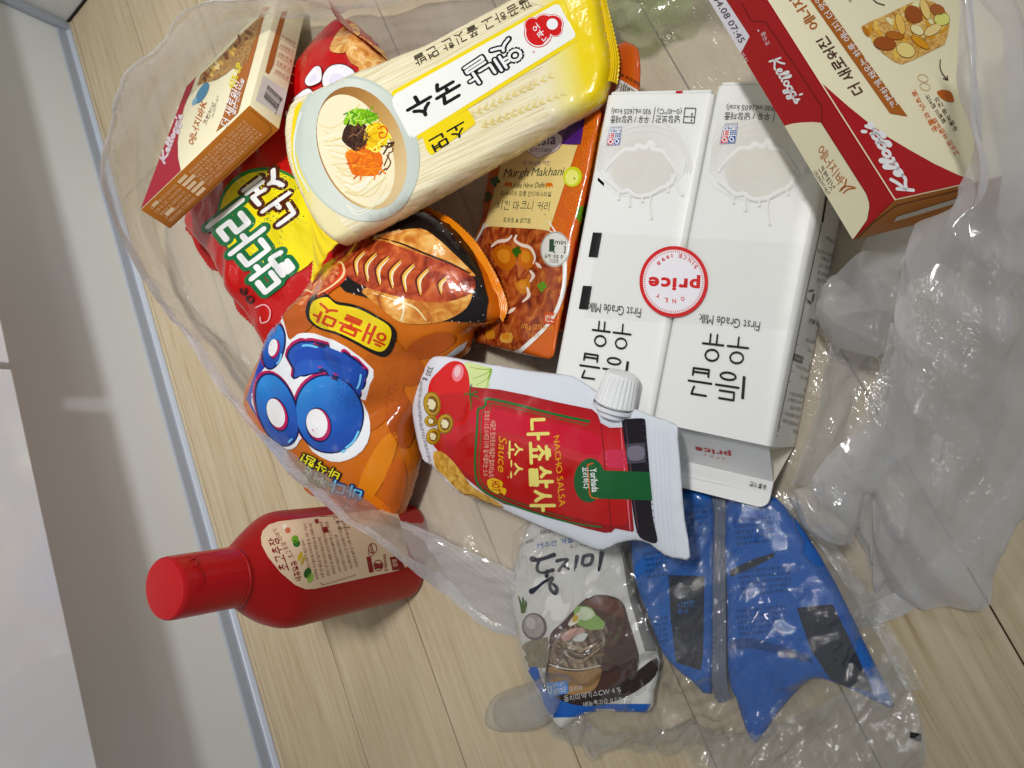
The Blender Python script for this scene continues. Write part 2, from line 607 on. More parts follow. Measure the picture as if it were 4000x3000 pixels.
class Print:
    """flat print laid on a surface: outlines given in photo pixels, carried onto the surface itself"""
    def __init__(s, V, Fc, plane=None, sp=14, lift=.00022, step=.00011):
        s.V = np.asarray(V, float)
        s.F = [tuple(f) for f in Fc]
        s.bvh = BVHTree.FromPolygons([tuple(v) for v in s.V], s.F)
        s.N = vert_normals(s.V, s.F)
        s.Vv = [Vector(v) for v in s.V]; s.Nv = [Vector(v) for v in s.N]
        s.plane = plane
        s.sp = sp
        s.lift, s.step = lift, step
        s.out = {}
        s.flat = False
        s.fp = None
        s.cur = 'print'

    def face(s, o, a, b, inset=.0006):
        """print on one flat face of a box: corner o, edges a and b"""
        n = np.cross(a, b); n /= np.linalg.norm(n)
        if n @ (CAM - o) < 0: n = -n
        ua, ub = a / np.linalg.norm(a), b / np.linalg.norm(b)
        o2 = o + ua * inset + ub * inset; a2 = a - 2 * inset * ua; b2 = b - 2 * inset * ub
        s.fp = (o, n, [pix(p) for p in (o2, o2 + a2, o2 + a2 + b2, o2 + b2)])

    def surf(s, px, py, layer):
        r = ray(px, py)
        if s.fp is not None:
            o, n, _ = s.fp
            return CAM + r * (np.dot(o - CAM, n) / np.dot(r, n)) + n * (s.lift + s.step * layer), n
        loc, nor, idx, dist = s.bvh.ray_cast(Vector(CAM), Vector(r))
        if loc is None:
            P = s.plane.at(px, py) if s.plane is not None else CAM + r * .55
            loc, nor, idx, dist = s.bvh.find_nearest(Vector(P))
        f = s.F[idx]
        if s.flat:
            n = nor
        else:
            w = poly_3d_calc([s.Vv[i] for i in f], loc)
            n = Vector((0, 0, 0))
            for q, i in zip(w, f):
                n += s.Nv[i] * q
            n.normalize()
        if n.dot(Vector(r)) > 0:
            n = -n
        return np.array(loc + n * (s.lift + s.step * layer)), np.array(n)

    def emit(s, V2, F2, m, layer):
        vs, ns, ms, fs = s.out.setdefault(s.cur, ([], [], [], []))
        k = len(vs)
        for p in V2:
            P, n = s.surf(p[0], p[1], layer)
            vs.append(P); ns.append(n)
        for f in F2:
            a, b, c = (vs[k + f[i]] for i in range(3))
            g = [k + i for i in f]
            u_, w_ = b - a, c - a
            n0 = ns[k + f[0]]
            if (u_[1] * w_[2] - u_[2] * w_[1]) * n0[0] + (u_[2] * w_[0] - u_[0] * w_[2]) * n0[1] + (u_[0] * w_[1] - u_[1] * w_[0]) * n0[2] < 0:
                g = g[::-1]
            fs.append((g, m))

    def poly(s, pts, m, layer=1, smooth=0, holes=(), sp=None):
        """one or several outlines (union)"""
        many = isinstance(pts[0][0], (list, tuple, np.ndarray))
        ps = [np.asarray(p, float) for p in (pts if many else [pts])]
        if smooth:
            ps = [catmull(p, smooth) for p in ps]
            holes = [catmull(h, smooth) for h in holes]
        sp = s.sp if sp is None else sp
        if s.fp is not None:
            ps = [clip_poly(p, s.fp[2]) for p in ps]
            ps = [p for p in ps if len(p) > 2]
            if not ps: return
        if sp:
            ps = [subdiv_line(p, sp) for p in ps]
            holes = [subdiv_line(h, sp) for h in holes]
        V2, F2 = cdt(ps, holes, sp or None)
        s.emit(V2, F2, m, layer)

    def ell(s, c, rx, ry, m, layer=1, ang=0, n=28, hole=None, sp=None):
        a = math.radians(ang)
        def ring(q):
            return [(c[0] + q * rx * math.cos(t) * math.cos(a) - q * ry * math.sin(t) * math.sin(a),
                     c[1] + q * rx * math.cos(t) * math.sin(a) + q * ry * math.sin(t) * math.cos(a)) for t in np.linspace(0, 2 * math.pi, n, endpoint=False)]
        s.poly(ring(1), m, layer, 0, [ring(hole)] if hole else (), sp)

    def stroke(s, pts, w, m, layer=1, smooth=0, closed=False, sp=None, cap=True):
        P = catmull(pts, smooth, closed) if smooth else np.asarray(pts, float)
        if closed:
            P = np.vstack([P, P[:1]])
        polys = []
        ws = np.interp(np.linspace(0, 1, len(P)), np.linspace(0, 1, len(w)), w) if isinstance(w, (list, tuple)) else np.full(len(P), float(w))
        for i in range(len(P) - 1):
            d = P[i + 1] - P[i]
            L = np.linalg.norm(d)
            if L < 1e-6: continue
            nn = np.array([-d[1], d[0]]) / L
            polys.append([P[i] + nn * ws[i] / 2, P[i + 1] + nn * ws[i + 1] / 2, P[i + 1] - nn * ws[i + 1] / 2, P[i] - nn * ws[i] / 2])
        rng = range(len(P)) if cap else range(1, len(P) - 1)
        for i in rng:
            r_ = ws[i] / 2
            polys.append([P[i] + r_ * np.array([math.cos(t), math.sin(t)]) for t in np.linspace(.1, 2 * math.pi + .1, 10, endpoint=False)])
        V2, F2 = cdt(polys, (), None)
        s.emit(V2, F2, m, layer)

    def text(s, body, bl, br, tl, m, layer=2, bold=0.0, tr=None, sub=None, grow=0.0, fit=True, shear=0.0, space=1.0):
        """text whose box has the given bottom-left, bottom-right and top-left pixel corners (as read)"""
        V2, F2, (x0, x1, y0, y1) = glyphs(body, bold, grow, shear, space)
        bl, br, tl = (np.asarray(q, float) for q in (bl, br, tl))
        tr = np.asarray(tr, float) if tr is not None else br + tl - bl
        U = (V2[:, 0] - x0) / (x1 - x0)
        Vv = (V2[:, 1] - y0) / (y1 - y0)
        Q = np.outer((1 - U) * (1 - Vv), bl) + np.outer(U * (1 - Vv), br) + np.outer((1 - U) * Vv, tl) + np.outer(U * Vv, tr)
        if sub:
            Q, F2 = split_long(Q, F2, sub)
        s.emit(Q, F2, m, layer)

    def build(s, parent, names=None):
        obs = []
        for nm, (vs, ns, _, fs) in s.out.items():
            ml = []
            for _, m in fs:
                if m not in ml: ml.append(m)
            obs.append(mesh(nm, vs, [g for g, _ in fs], ml, parent, [ml.index(m) for _, m in fs], True, ns))
        return obs


_txt = bpy.data.curves.new('lettering', 'FONT')
_txo = bpy.data.objects.new('lettering', _txt)
_tsc = bpy.data.scenes.new('lettering_bench')          # letters are shaped on a bench scene of their own, removed at the end
_tsc.collection.objects.link(_txo)
_gc = {}
ALLCH = '!%&(),-./0123456789:ABCDEFGHIJKLMNOPQRSTUVWXYZabcdefghijklmnopqrstuvwxyz~®·℃'
OFFS = (0.0, .012, .025, .042, .075, .105, .14)


def alphabet(off):
    """every letter used on the packages, shaped once for a given stroke weight"""
    if off in _gc:
        return _gc[off]
    if off > 0:
        out = {}
        for ch, (P, fs) in alphabet(0.0).items():
            N = np.zeros_like(P)
            ed = {}
            for f in fs:
                for i in range(len(f)):
                    ed[(f[i], f[(i + 1) % len(f)])] = 1
            ns = {}
            for (a, b) in ed:
                if (b, a) in ed: continue
                d = P[b] - P[a]; L = np.linalg.norm(d)
                if L < 1e-7: continue
                nn = np.array([d[1], -d[0]]) / L
                ns.setdefault(a, []).append(nn); ns.setdefault(b, []).append(nn)
            for i, q in ns.items():
                m = sum(q) / len(q); l2 = m @ m
                N[i] = m / max(l2, .45)
            out[ch] = (P + N * off, fs)
        _gc[off] = out
        return out
    lines = 'H' + ALLCH + 'H'
    _txt.body = '\n'.join(lines); _txt.offset = 0; _txt.resolution_u = 3
    _txt.space_line = 3.0; _txt.align_x = 'LEFT'; _txt.fill_mode = 'FRONT'
    _tsc.view_layers[0].update()
    ev = _txo.evaluated_get(_tsc.view_layers[0].depsgraph)
    me = ev.to_mesh()
    V = np.array([(v.co.x, v.co.y) for v in me.vertices])
    Fq = [tuple(p.vertices) for p in me.polygons]
    ev.to_mesh_clear()
    hi, lo = V[:, 1].max(), V[:, 1].min()
    pitch = 3.0
    hh = V[V[:, 1] > hi - 1.0][:, 1]
    pitch = (hh.min() - lo) / (len(lines) - 1)
    res = {}
    for f in Fq:
        c = V[list(f)].mean(0)
        k = int(round((.3 - c[1]) / pitch))
        res.setdefault(lines[min(max(k, 0), len(lines) - 1)] if 0 < k < len(lines) - 1 else 'H', []).append((k, f))
    out = {}
    for ch, fl in res.items():
        k0 = fl[0][0]
        ids, fs, pos = {}, [], []
        for k, f in fl:
            if k != k0: continue
            g = []
            for i in f:
                key = (round(V[i][0], 4), round(V[i][1], 4))
                if key not in ids:
                    ids[key] = len(pos); pos.append(V[i])
                g.append(ids[key])
            if len(set(g)) < 3: continue
            a, b, c = (pos[q] for q in g[:3])
            if (b[0] - a[0]) * (c[1] - a[1]) - (b[1] - a[1]) * (c[0] - a[0]) < 0: g = g[::-1]
            fs.append(tuple(g))
        P = np.array(pos) + np.array([0, k0 * pitch])
        out[ch] = (P, fs)
    _gc[off] = out
    return out


CHO = 'ㄱㄲㄴㄷㄸㄹㅁㅂㅃㅅㅆㅇㅈㅉㅊㅋㅌㅍㅎ'
JUNG = 'ㅏㅐㅑㅒㅓㅔㅕㅖㅗㅘㅙㅚㅛㅜㅝㅞㅟㅠㅡㅢㅣ'
JONG = ['', 'ㄱ', 'ㄲ', 'ㄱㅅ', 'ㄴ', 'ㄴㅈ', 'ㄴㅎ', 'ㄷ', 'ㄹ', 'ㄹㄱ', 'ㄹㅁ', 'ㄹㅂ', 'ㄹㅅ', 'ㄹㅌ', 'ㄹㅍ', 'ㄹㅎ', 'ㅁ', 'ㅂ', 'ㅂㅅ', 'ㅅ', 'ㅆ', 'ㅇ', 'ㅈ', 'ㅊ', 'ㅋ', 'ㅌ', 'ㅍ', 'ㅎ']
DBL = {'ㄲ': 'ㄱㄱ', 'ㄸ': 'ㄷㄷ', 'ㅃ': 'ㅂㅂ', 'ㅆ': 'ㅅㅅ', 'ㅉ': 'ㅈㅈ'}
_o = lambda cx, cy, rx, ry: [(cx + rx * math.cos(t), cy + ry * math.sin(t)) for t in np.linspace(0, 2 * math.pi, 17)]
JAMO = {'ㄱ': [[(0, 1), (1, 1), (.94, .5), (.86, 0)]], 'ㄴ': [[(0, 1), (0, 0), (1, 0)]], 'ㄷ': [[(1, 1), (0, 1), (0, 0), (1, 0)]],
        'ㄹ': [[(0, 1), (1, 1), (1, .52), (0, .52), (0, 0), (1, 0)]], 'ㅁ': [[(0, 0), (0, 1), (1, 1), (1, 0), (0, 0)]],
        'ㅂ': [[(0, 1), (0, 0), (1, 0), (1, 1)], [(0, .52), (1, .52)]], 'ㅅ': [[(.52, 1), (.46, .62), (.28, .28), (0, 0)], [(.47, .64), (.68, .3), (1, 0)]],
        'ㅇ': [_o(.5, .5, .5, .5)], 'ㅈ': [[(.02, 1), (.98, 1)], [(.52, 1), (.46, .58), (.28, .25), (0, 0)], [(.47, .6), (.68, .28), (1, 0)]],
        'ㅊ': [[(.28, 1), (.72, 1)], [(.02, .76), (.98, .76)], [(.5, .76), (.45, .45), (.28, .2), (0, 0)], [(.47, .48), (.68, .2), (1, 0)]],
        'ㅋ': [[(0, 1), (1, 1), (.94, .5), (.86, 0)], [(.02, .52), (.94, .52)]], 'ㅌ': [[(1, 1), (0, 1), (0, 0), (1, 0)], [(0, .5), (.96, .5)]],
        'ㅍ': [[(0, 1), (1, 1)], [(0, 0), (1, 0)], [(.28, 1), (.28, 0)], [(.72, 1), (.72, 0)]],
        'ㅎ': [[(.28, 1.04), (.72, 1.04)], [(0, .78), (1, .78)], _o(.5, .27, .36, .29)],
        'ㅏ': [[(.38, 1), (.38, 0)], [(.38, .5), (1, .5)]], 'ㅑ': [[(.38, 1), (.38, 0)], [(.38, .66), (1, .66)], [(.38, .36), (1, .36)]],
        'ㅓ': [[(.72, 1), (.72, 0)], [(0, .52), (.72, .52)]], 'ㅕ': [[(.72, 1), (.72, 0)], [(0, .68), (.72, .68)], [(0, .38), (.72, .38)]],
        'ㅣ': [[(.6, 1), (.6, 0)]], 'ㅐ': [[(.22, 1), (.22, 0)], [(.88, 1), (.88, 0)], [(.22, .5), (.88, .5)]],
        'ㅔ': [[(.48, 1), (.48, 0)], [(.98, 1), (.98, 0)], [(0, .52), (.48, .52)]], 'ㅒ': [[(.22, 1), (.22, 0)], [(.88, 1), (.88, 0)], [(.22, .64), (.88, .64)], [(.22, .36), (.88, .36)]],
        'ㅖ': [[(.48, 1), (.48, 0)], [(.98, 1), (.98, 0)], [(0, .66), (.48, .66)], [(0, .38), (.48, .38)]],
        'ㅗ': [[(0, .12), (1, .12)], [(.5, .12), (.5, 1)]], 'ㅛ': [[(0, .12), (1, .12)], [(.34, .12), (.34, 1)], [(.66, .12), (.66, 1)]],
        'ㅜ': [[(0, .86), (1, .86)], [(.5, .86), (.5, 0)]], 'ㅠ': [[(0, .86), (1, .86)], [(.34, .86), (.34, 0)], [(.66, .86), (.66, 0)]], 'ㅡ': [[(0, .5), (1, .5)]]}
COMP = {'ㅘ': 'ㅗㅏ', 'ㅙ': 'ㅗㅐ', 'ㅚ': 'ㅗㅣ', 'ㅝ': 'ㅜㅓ', 'ㅞ': 'ㅜㅔ', 'ㅟ': 'ㅜㅣ', 'ㅢ': 'ㅡㅣ'}
_hc = {}


def hangul(ch, w):
    """a syllable written stroke by stroke with a round pen of width w"""
    k = (ch, round(w, 3))
    if k in _hc:
        return _hc[k]
    c = ord(ch) - 0xac00
    l_, v_, t_ = CHO[c // 588], JUNG[c % 588 // 28], JONG[c % 28]
    S = []

    def put(j, b):
        j = DBL.get(j, j)
        if len(j) == 2 and j[0] in CHO:
            m = (b[0] + b[2]) / 2
            put(j[0], (b[0], b[1], m - .045, b[3])); put(j[1], (m + .045, b[1], b[2], b[3])); return
        for s_ in JAMO[j]:
            S.append([(b[0] + (b[2] - b[0]) * x, b[1] + (b[3] - b[1]) * y) for x, y in s_])
    vert = v_ in 'ㅏㅐㅑㅒㅓㅔㅕㅖㅣ'
    if v_ in COMP:
        h, vv = COMP[v_]
        if t_: put(l_, (.08, .66, .52, .94)); put(h, (.03, .42, .60, .58)); put(vv, (.66, .42, .97, 1)); put(t_, (.18, .03, .88, .28))
        else: put(l_, (.08, .50, .52, .90)); put(h, (.03, .14, .60, .40)); put(vv, (.66, .0, .97, 1))
    elif vert:
        if t_: put(l_, (.07, .52, .50, .94)); put(v_, (.58, .44, .97, 1)); put(t_, (.17, .03, .88, .32))
        else: put(l_, (.06, .22, .50, .86)); put(v_, (.58, .0, .97, 1))
    else:
        if t_: put(l_, (.20, .70, .80, .98)); put(v_, (.03, .42, .97, .60)); put(t_, (.18, .02, .82, .28))
        elif v_ in 'ㅜㅠ': put(l_, (.20, .56, .80, .97)); put(v_, (.03, .0, .97, .42))
        else: put(l_, (.20, .48, .80, .97)); put(v_, (.03, .06, .97, .38))
    polys = []
    for s_ in S:
        P = np.array(s_)
        for i in range(len(P) - 1):
            d = P[i + 1] - P[i]; L = np.linalg.norm(d)
            if L < 1e-6: continue
            nn = np.array([-d[1], d[0]]) / L * w / 2
            polys.append([P[i] + nn, P[i + 1] + nn, P[i + 1] - nn, P[i] - nn])
        q = 8 if w < .2 else 12
        if len(P) < 10:
            for p in P:
                polys.append([p + w / 2 * np.array([math.cos(t), math.sin(t)]) for t in np.linspace(.3927, .3927 + 2 * math.pi, q, endpoint=False)])
        else:
            for p in P[::2]:
                polys.append([p + w / 2 * np.array([math.cos(t), math.sin(t)]) for t in np.linspace(.2, .2 + 2 * math.pi, 6, endpoint=False)])
    V, fs = cdt([np.array(p) * 100 for p in polys])
    V = V / 100 * np.array([.80, .84]) + np.array([.04, -.06])
    _hc[k] = (V, [tuple(f) for f in fs])
    return _hc[k]


def layout(body, off, shear, base):
    A = alphabet(off)
    Vs, Fs, n = [], [], 0
    for li, line in enumerate(body.split('\n')):
        x = 0.0
        for ch in line:
            if ch == ' ':
                x += .26; continue
            if ord(ch) >= 0xac00:
                P, fs = hangul(ch, .082 + 1.8 * base + 2.4 * (off - base))
                P1 = P + np.array([x, 0]); x += .90
            else:
                P, fs = A[ch]
                P0 = alphabet(base)[ch][0]
                P1 = P + np.array([x - P0[:, 0].min() + .035, 0]); x += P0[:, 0].max() - P0[:, 0].min() + .075
            P1 = P1 - np.array([0, li * 1.05])
            Vs.append(P1); Fs += [tuple(i + n for i in f) for f in fs]; n += len(P1)
    V = np.vstack(Vs)
    V[:, 0] += shear * V[:, 1]
    return V, Fs, (V[:, 0].min(), V[:, 0].max(), V[:, 1].min(), V[:, 1].max())


def glyphs(body, bold, grow=0.0, shear=0.0, space=1.0):
    """triangles of a line of lettering; the box is measured without the extra outline 'grow'"""
    q = lambda o: min(OFFS, key=lambda z: abs(z - o))
    b0 = q(bold)
    b = layout(body, b0, shear, b0)[2]
    V, Fq, _ = layout(body, q(bold + grow), shear, b0)
    return V, Fq, b


def split_long(V, Fq, L):
    bm = bmesh.new()
    vs = [bm.verts.new((v[0], v[1], 0)) for v in V]
    for f in Fq:
        try: bm.faces.new([vs[i] for i in f])
        except ValueError: pass
    bmesh.ops.remove_doubles(bm, verts=bm.verts, dist=1e-4)
    for _ in range(4):
        es = [e for e in bm.edges if e.calc_length() > L]
        if not es: break
        bmesh.ops.subdivide_edges(bm, edges=es, cuts=1, use_grid_fill=False)
        bmesh.ops.triangulate(bm, faces=[f for f in bm.faces if len(f.verts) > 3])
    bm.verts.index_update()
    Vo = np.array([(v.co.x, v.co.y) for v in bm.verts])
    Fo = [tuple(v.index for v in f.verts) for f in bm.faces if f.calc_area() > 1e-6]
    bm.free()
    return Vo, Fo


def strip(inner, outer, plane, n_across, amp, ridges, lift=0.0, curl=0.0, step=12, wob=0.0, wobs=30.):
    """ridged heat-seal fin between two pixel polylines on a plane"""
    def rs(P, n):
        P = np.asarray(P, float)
        d = np.concatenate([[0], np.cumsum(np.linalg.norm(np.diff(P, axis=0), axis=1))]); d /= d[-1]
        t = np.linspace(0, 1, n)
        return np.stack([np.interp(t, d, P[:, 0]), np.interp(t, d, P[:, 1])], 1)
    I0 = catmull(inner, 6, False); O0 = catmull(outer, 6, False)
    n = max(8, int(np.linalg.norm(np.diff(O0, axis=0), axis=1).sum() / step))
    I0, O0 = rs(I0, n), rs(O0, n)
    vs = []
    for j in range(n_across + 1):
        t = j / n_across
        for i in range(n):
            p = I0[i] * (1 - t) + O0[i] * t
            P = plane.at(*p)
            h = lift + amp * math.sin(t * ridges * 2 * math.pi) + curl * t * t
            if j == n_across and ridges > 1:
                P = P + (P - plane.at(*I0[i])) / (np.linalg.norm(P - plane.at(*I0[i])) + 1e-9) * (.0011 if i % 2 else 0)
            if wob:
                h += wob * t * noise.noise(Vector((P[0], P[1], .3)) * wobs)
            vs.append(P + plane.n * h)
    fs = [(j * n + i, j * n + i + 1, (j + 1) * n + i + 1, (j + 1) * n + i) for j in range(n_across) for i in range(n - 1)]
    V = np.array(vs)
    a, b, c = (V[fs[0][k]] for k in range(3))
    if np.cross(b - a, c - a) @ plane.n < 0:
        fs = [f[::-1] for f in fs]
    return V, fs


def solid(V, Fc, th, n):
    """give a sheet a little thickness along -n"""
    V = np.asarray(V); k = len(V)
    cnt = {}
    for f in Fc:
        for i in range(len(f)):
            cnt[(f[i], f[(i + 1) % len(f)])] = 1
    side = [(a, a + k, b + k, b)[::-1] for (a, b) in cnt if (b, a) not in cnt]
    return np.vstack([V, V - np.asarray(n) * th]), list(Fc) + [tuple(i + k for i in f[::-1]) for f in Fc] + side


def folds(n, f0, f1, theta, spread, slope, seed):
    """random straight creases: triangle waves across direction theta (degrees), f cycles per metre"""
    r = random.Random(seed)
    out = []
    for i in range(n):
        f = f0 * (f1 / f0) ** (i / max(1, n - 1)) * r.uniform(.8, 1.25)
        a = math.radians(theta + r.gauss(0, spread))
        out.append((f, slope * r.uniform(.6, 1.3) / (4 * f), (math.cos(a), math.sin(a), r.uniform(-.6, .6)), r.uniform(0, 1), r.uniform(0, 9)))
    return out


def film_grid(rows, nu, nv, crumple=(), closed_v=False, seed=0.0, minz=.0012, creases=(), fade=None, warp=1.0):
    """sheet through a net of (px, py, z) control points, then crumpled along its normals"""
    Cn = np.array([[W(*p) if len(p) == 3 else p for p in r] for r in rows])
    A = np.array([catmull_at(Cn[:, j], nu, False) for j in range(Cn.shape[1])]).transpose(1, 0, 2)
    B = np.array([catmull_at(A[i], nv, closed_v) for i in range(nu)])
    n, m = B.shape[:2]
    du = np.gradient(B, axis=0)
    dv = np.gradient(B, axis=1)
    if closed_v:
        dv = (np.roll(B, -1, 1) - np.roll(B, 1, 1)) / 2
    N = np.cross(du, dv)
    N /= np.linalg.norm(N, axis=2, keepdims=True) + 1e-12
    out = B.copy()
    for i in range(n):
        for j in range(m):
            p = B[i, j]
            d = 0.0
            if creases:
                lo = noise.noise(Vector(p) * 7 + Vector((seed, 0, 0)))
                lo2 = noise.noise(Vector(p) * 11 + Vector((0, seed, 5)))
                act = min(1.0, max(.12, .65 + 1.1 * lo2))
                for (f, a_, dr, ph, sd) in creases:
                    x = f * (p[0] * dr[0] + p[1] * dr[1] + p[2] * dr[2]) + ph + warp * (.45 * lo + .22 * noise.noise(Vector(p) * 23 + Vector((sd, sd, 0))))
                    x -= math.floor(x)
                    d += a_ * (4 * abs(x - .5) - 1) * act
                if fade: d *= fade(i / (n - 1), j / (m - 1))
            for (sc, amp, st) in crumple:
                q = Vector((p[0] * st[0] + p[1] * st[1], p[0] * st[2] + p[1] * st[3], p[2] * .8)) * sc + Vector((seed, seed * 1.7, 0))
                d += amp * (abs(noise.noise(q)) * 2.2 - .5)
            out[i, j] = p + N[i, j] * d
    out[:, :, 2] = np.maximum(out[:, :, 2], minz)
    V = out.reshape(-1, 3)
    Fc = []
    for i in range(n - 1):
        for j in range(m if closed_v else m - 1):
            j2 = (j + 1) % m
            Fc.append((i * m + j, (i + 1) * m + j, (i + 1) * m + j2, i * m + j2))
    return V, Fc


def catmull_at(P, n, closed):
    P = np.asarray(P, float)
    m = len(P)
    res = []
    for q in range(n):
        x = q / n * m if closed else q / (n - 1) * (m - 1)
        i = int(min(math.floor(x), (m - 1) if closed else (m - 2)))
        t = x - i
        if closed:
            a, b, c, d = P[(i - 1) % m], P[i % m], P[(i + 1) % m], P[(i + 2) % m]
        else:
            b, c = P[i], P[i + 1]
            a = P[i - 1] if i > 0 else 2 * b - c
            d = P[i + 2] if i + 2 < m else 2 * c - b
        res.append(.5 * (2 * b + (c - a) * t + (2 * a - 5 * b + 4 * c - d) * t * t + (3 * b - a - 3 * c + d) * t ** 3))
    return np.array(res)

# ================================================================== the setting
def onx(px, py, x):
    r = ray(px, py)
    return CAM + r * ((x - CAM[0]) / r[0])


def wood_mat():
    m, t, b = new_mat('oak_laminate', 'card')
    b.inputs['Roughness'].default_value = .42
    tc = nd(t, 'ShaderNodeTexCoord'); oi = nd(t, 'ShaderNodeObjectInfo')
    cb = nd(t, 'ShaderNodeCombineXYZ')
    m1 = nd(t, 'ShaderNodeMath', operation='MULTIPLY', i_1=9.0); m2 = nd(t, 'ShaderNodeMath', operation='MULTIPLY', i_1=31.0)
    t.links.new(oi.outputs['Random'], m1.inputs[0]); t.links.new(oi.outputs['Random'], m2.inputs[0])
    t.links.new(m1.outputs[0], cb.inputs[0]); t.links.new(m2.outputs[0], cb.inputs[1])
    ad = nd(t, 'ShaderNodeVectorMath', operation='ADD')
    t.links.new(tc.outputs['Object'], ad.inputs[0]); t.links.new(cb.outputs[0], ad.inputs[1])
    # broad cathedral figure
    mp = nd(t, 'ShaderNodeMapping'); mp.inputs['Scale'].default_value = (22, 2.2, 1)
    t.links.new(ad.outputs[0], mp.inputs[0])
    fig = nd(t, 'ShaderNodeTexNoise'); fig.inputs['Scale'].default_value = 1.0; fig.inputs['Detail'].default_value = 3; fig.inputs['Distortion'].default_value = .6
    t.links.new(mp.outputs[0], fig.inputs['Vector'])
    rg = nd(t, 'ShaderNodeMath', operation='MULTIPLY', i_1=26.0); t.links.new(fig.outputs['Fac'], rg.inputs[0])
    sn = nd(t, 'ShaderNodeMath', operation='SINE'); t.links.new(rg.outputs[0], sn.inputs[0])
    # fine pores, drawn out along the plank
    mp2 = nd(t, 'ShaderNodeMapping'); mp2.inputs['Scale'].default_value = (900, 34, 1)
    t.links.new(ad.outputs[0], mp2.inputs[0])
    por = nd(t, 'ShaderNodeTexNoise'); por.inputs['Scale'].default_value = 1.0; por.inputs['Detail'].default_value = 3
    t.links.new(mp2.outputs[0], por.inputs['Vector'])
    mp3 = nd(t, 'ShaderNodeMapping'); mp3.inputs['Scale'].default_value = (210, 8, 1)
    t.links.new(ad.outputs[0], mp3.inputs[0])
    st = nd(t, 'ShaderNodeTexNoise'); st.inputs['Scale'].default_value = 1.0; st.inputs['Detail'].default_value = 4
    t.links.new(mp3.outputs[0], st.inputs['Vector'])
    a1 = nd(t, 'ShaderNodeMath', operation='MULTIPLY_ADD', i_1=.045); t.links.new(sn.outputs[0], a1.inputs[0]); t.links.new(st.outputs['Fac'], a1.inputs[2])
    a2 = nd(t, 'ShaderNodeMath', operation='MULTIPLY_ADD', i_1=.5, i_2=0); t.links.new(por.outputs['Fac'], a2.inputs[0])
    a3 = nd(t, 'ShaderNodeMath', operation='ADD'); t.links.new(a1.outputs[0], a3.inputs[0]); t.links.new(a2.outputs[0], a3.inputs[1])
    a4 = nd(t, 'ShaderNodeMath', operation='MULTIPLY_ADD', i_1=.10); t.links.new(oi.outputs['Random'], a4.inputs[0]); t.links.new(a3.outputs[0], a4.inputs[2])
    t.links.new(ramp(t, a4.outputs[0], [(.38, '9e8968'), (.56, 'b9a684'), (.74, 'c4b393'), (1.0, 'cdbd9f')]), b.inputs['Base Color'])
    bp = nd(t, 'ShaderNodeBump'); bp.inputs['Strength'].default_value = .10; bp.inputs['Distance'].default_value = .0006
    t.links.new(a3.outputs[0], bp.inputs['Height']); t.links.new(bp.outputs[0], b.inputs['Normal'])
    return m


WOOD = wood_mat()
# sub-floor that shows in the joints, and each plank on it
v, f = box_vf((-.70, -.75, -.030), (1.35, 0, 0), (0, 2.1, 0), (0, 0, .0225))
floor = tag(mesh('floor', v, f, mat('4a3a26', 'matte'), smooth=False), 'pale oak laminate plank floor', None, None, 'structure')
PW = .0970
k = 0
for r_ in range(-1, 12):
    x0 = -.6220 + PW * (r_ - 1)
    x1 = x0 + PW
    if x0 > .55: break
    x0 = max(x0, -.69)
    ends = [-.74, [.06, -.33, .62, -.12, .40, -.52, .22, .70, -.25, .5, -.1, .3, .1][r_ + 1], 1.34]
    for a, b_ in zip(ends, ends[1:]):
        g = .00045
        V, Fc = bevel_vf(*box_vf((x0 + g, a + g, -.0075), (x1 - x0 - 2 * g, 0, 0), (0, b_ - a - 2 * g, 0), (0, 0, .0075)), .0005, 1)
        mesh('plank', V, Fc, WOOD, floor, smooth=False)
        k += 1

XP = -.6325                    # face of the plinth
XD = XP + .060                 # face of the doors
DZ = .1909                     # underside of the doors
BOARD = mat('e0e4e6', 'label')
WHITE_GLOSS, _t, _b = new_mat('white_gloss_door', 'gloss')
_b.inputs['Base Color'].default_value = lin('e6e8eb'); _b.inputs['Roughness'].default_value = .07
_nz = nd(_t, 'ShaderNodeTexNoise'); _nz.inputs['Scale'].default_value = 9; _nz.inputs['Detail'].default_value = 2
_bp = nd(_t, 'ShaderNodeBump'); _bp.inputs['Strength'].default_value = .05; _bp.inputs['Distance'].default_value = .01
_tc = nd(_t, 'ShaderNodeTexCoord'); _t.links.new(_tc.outputs['Object'], _nz.inputs['Vector'])
_t.links.new(_nz.outputs['Fac'], _bp.inputs['Height']); _t.links.new(_bp.outputs[0], _b.inputs['Normal'])
STRIP = mat('a7aebb', 'plastic'); STRIP2 = mat('c2cad6', 'plastic'); DARK = mat('2a2620', 'matte')

kick = thing('kickboard', 'pale grey kickboard under the white cabinet with a blue grey seal along the floor', 'kickboard', (XP, .3, 0))
YE = .8965
v, f = box_vf((XP - .016, -.70, .0015), (.016, 0, 0), (0, YE + .70, 0), (0, 0, .2))
mesh('panel', v, f, BOARD, kick, smooth=False)
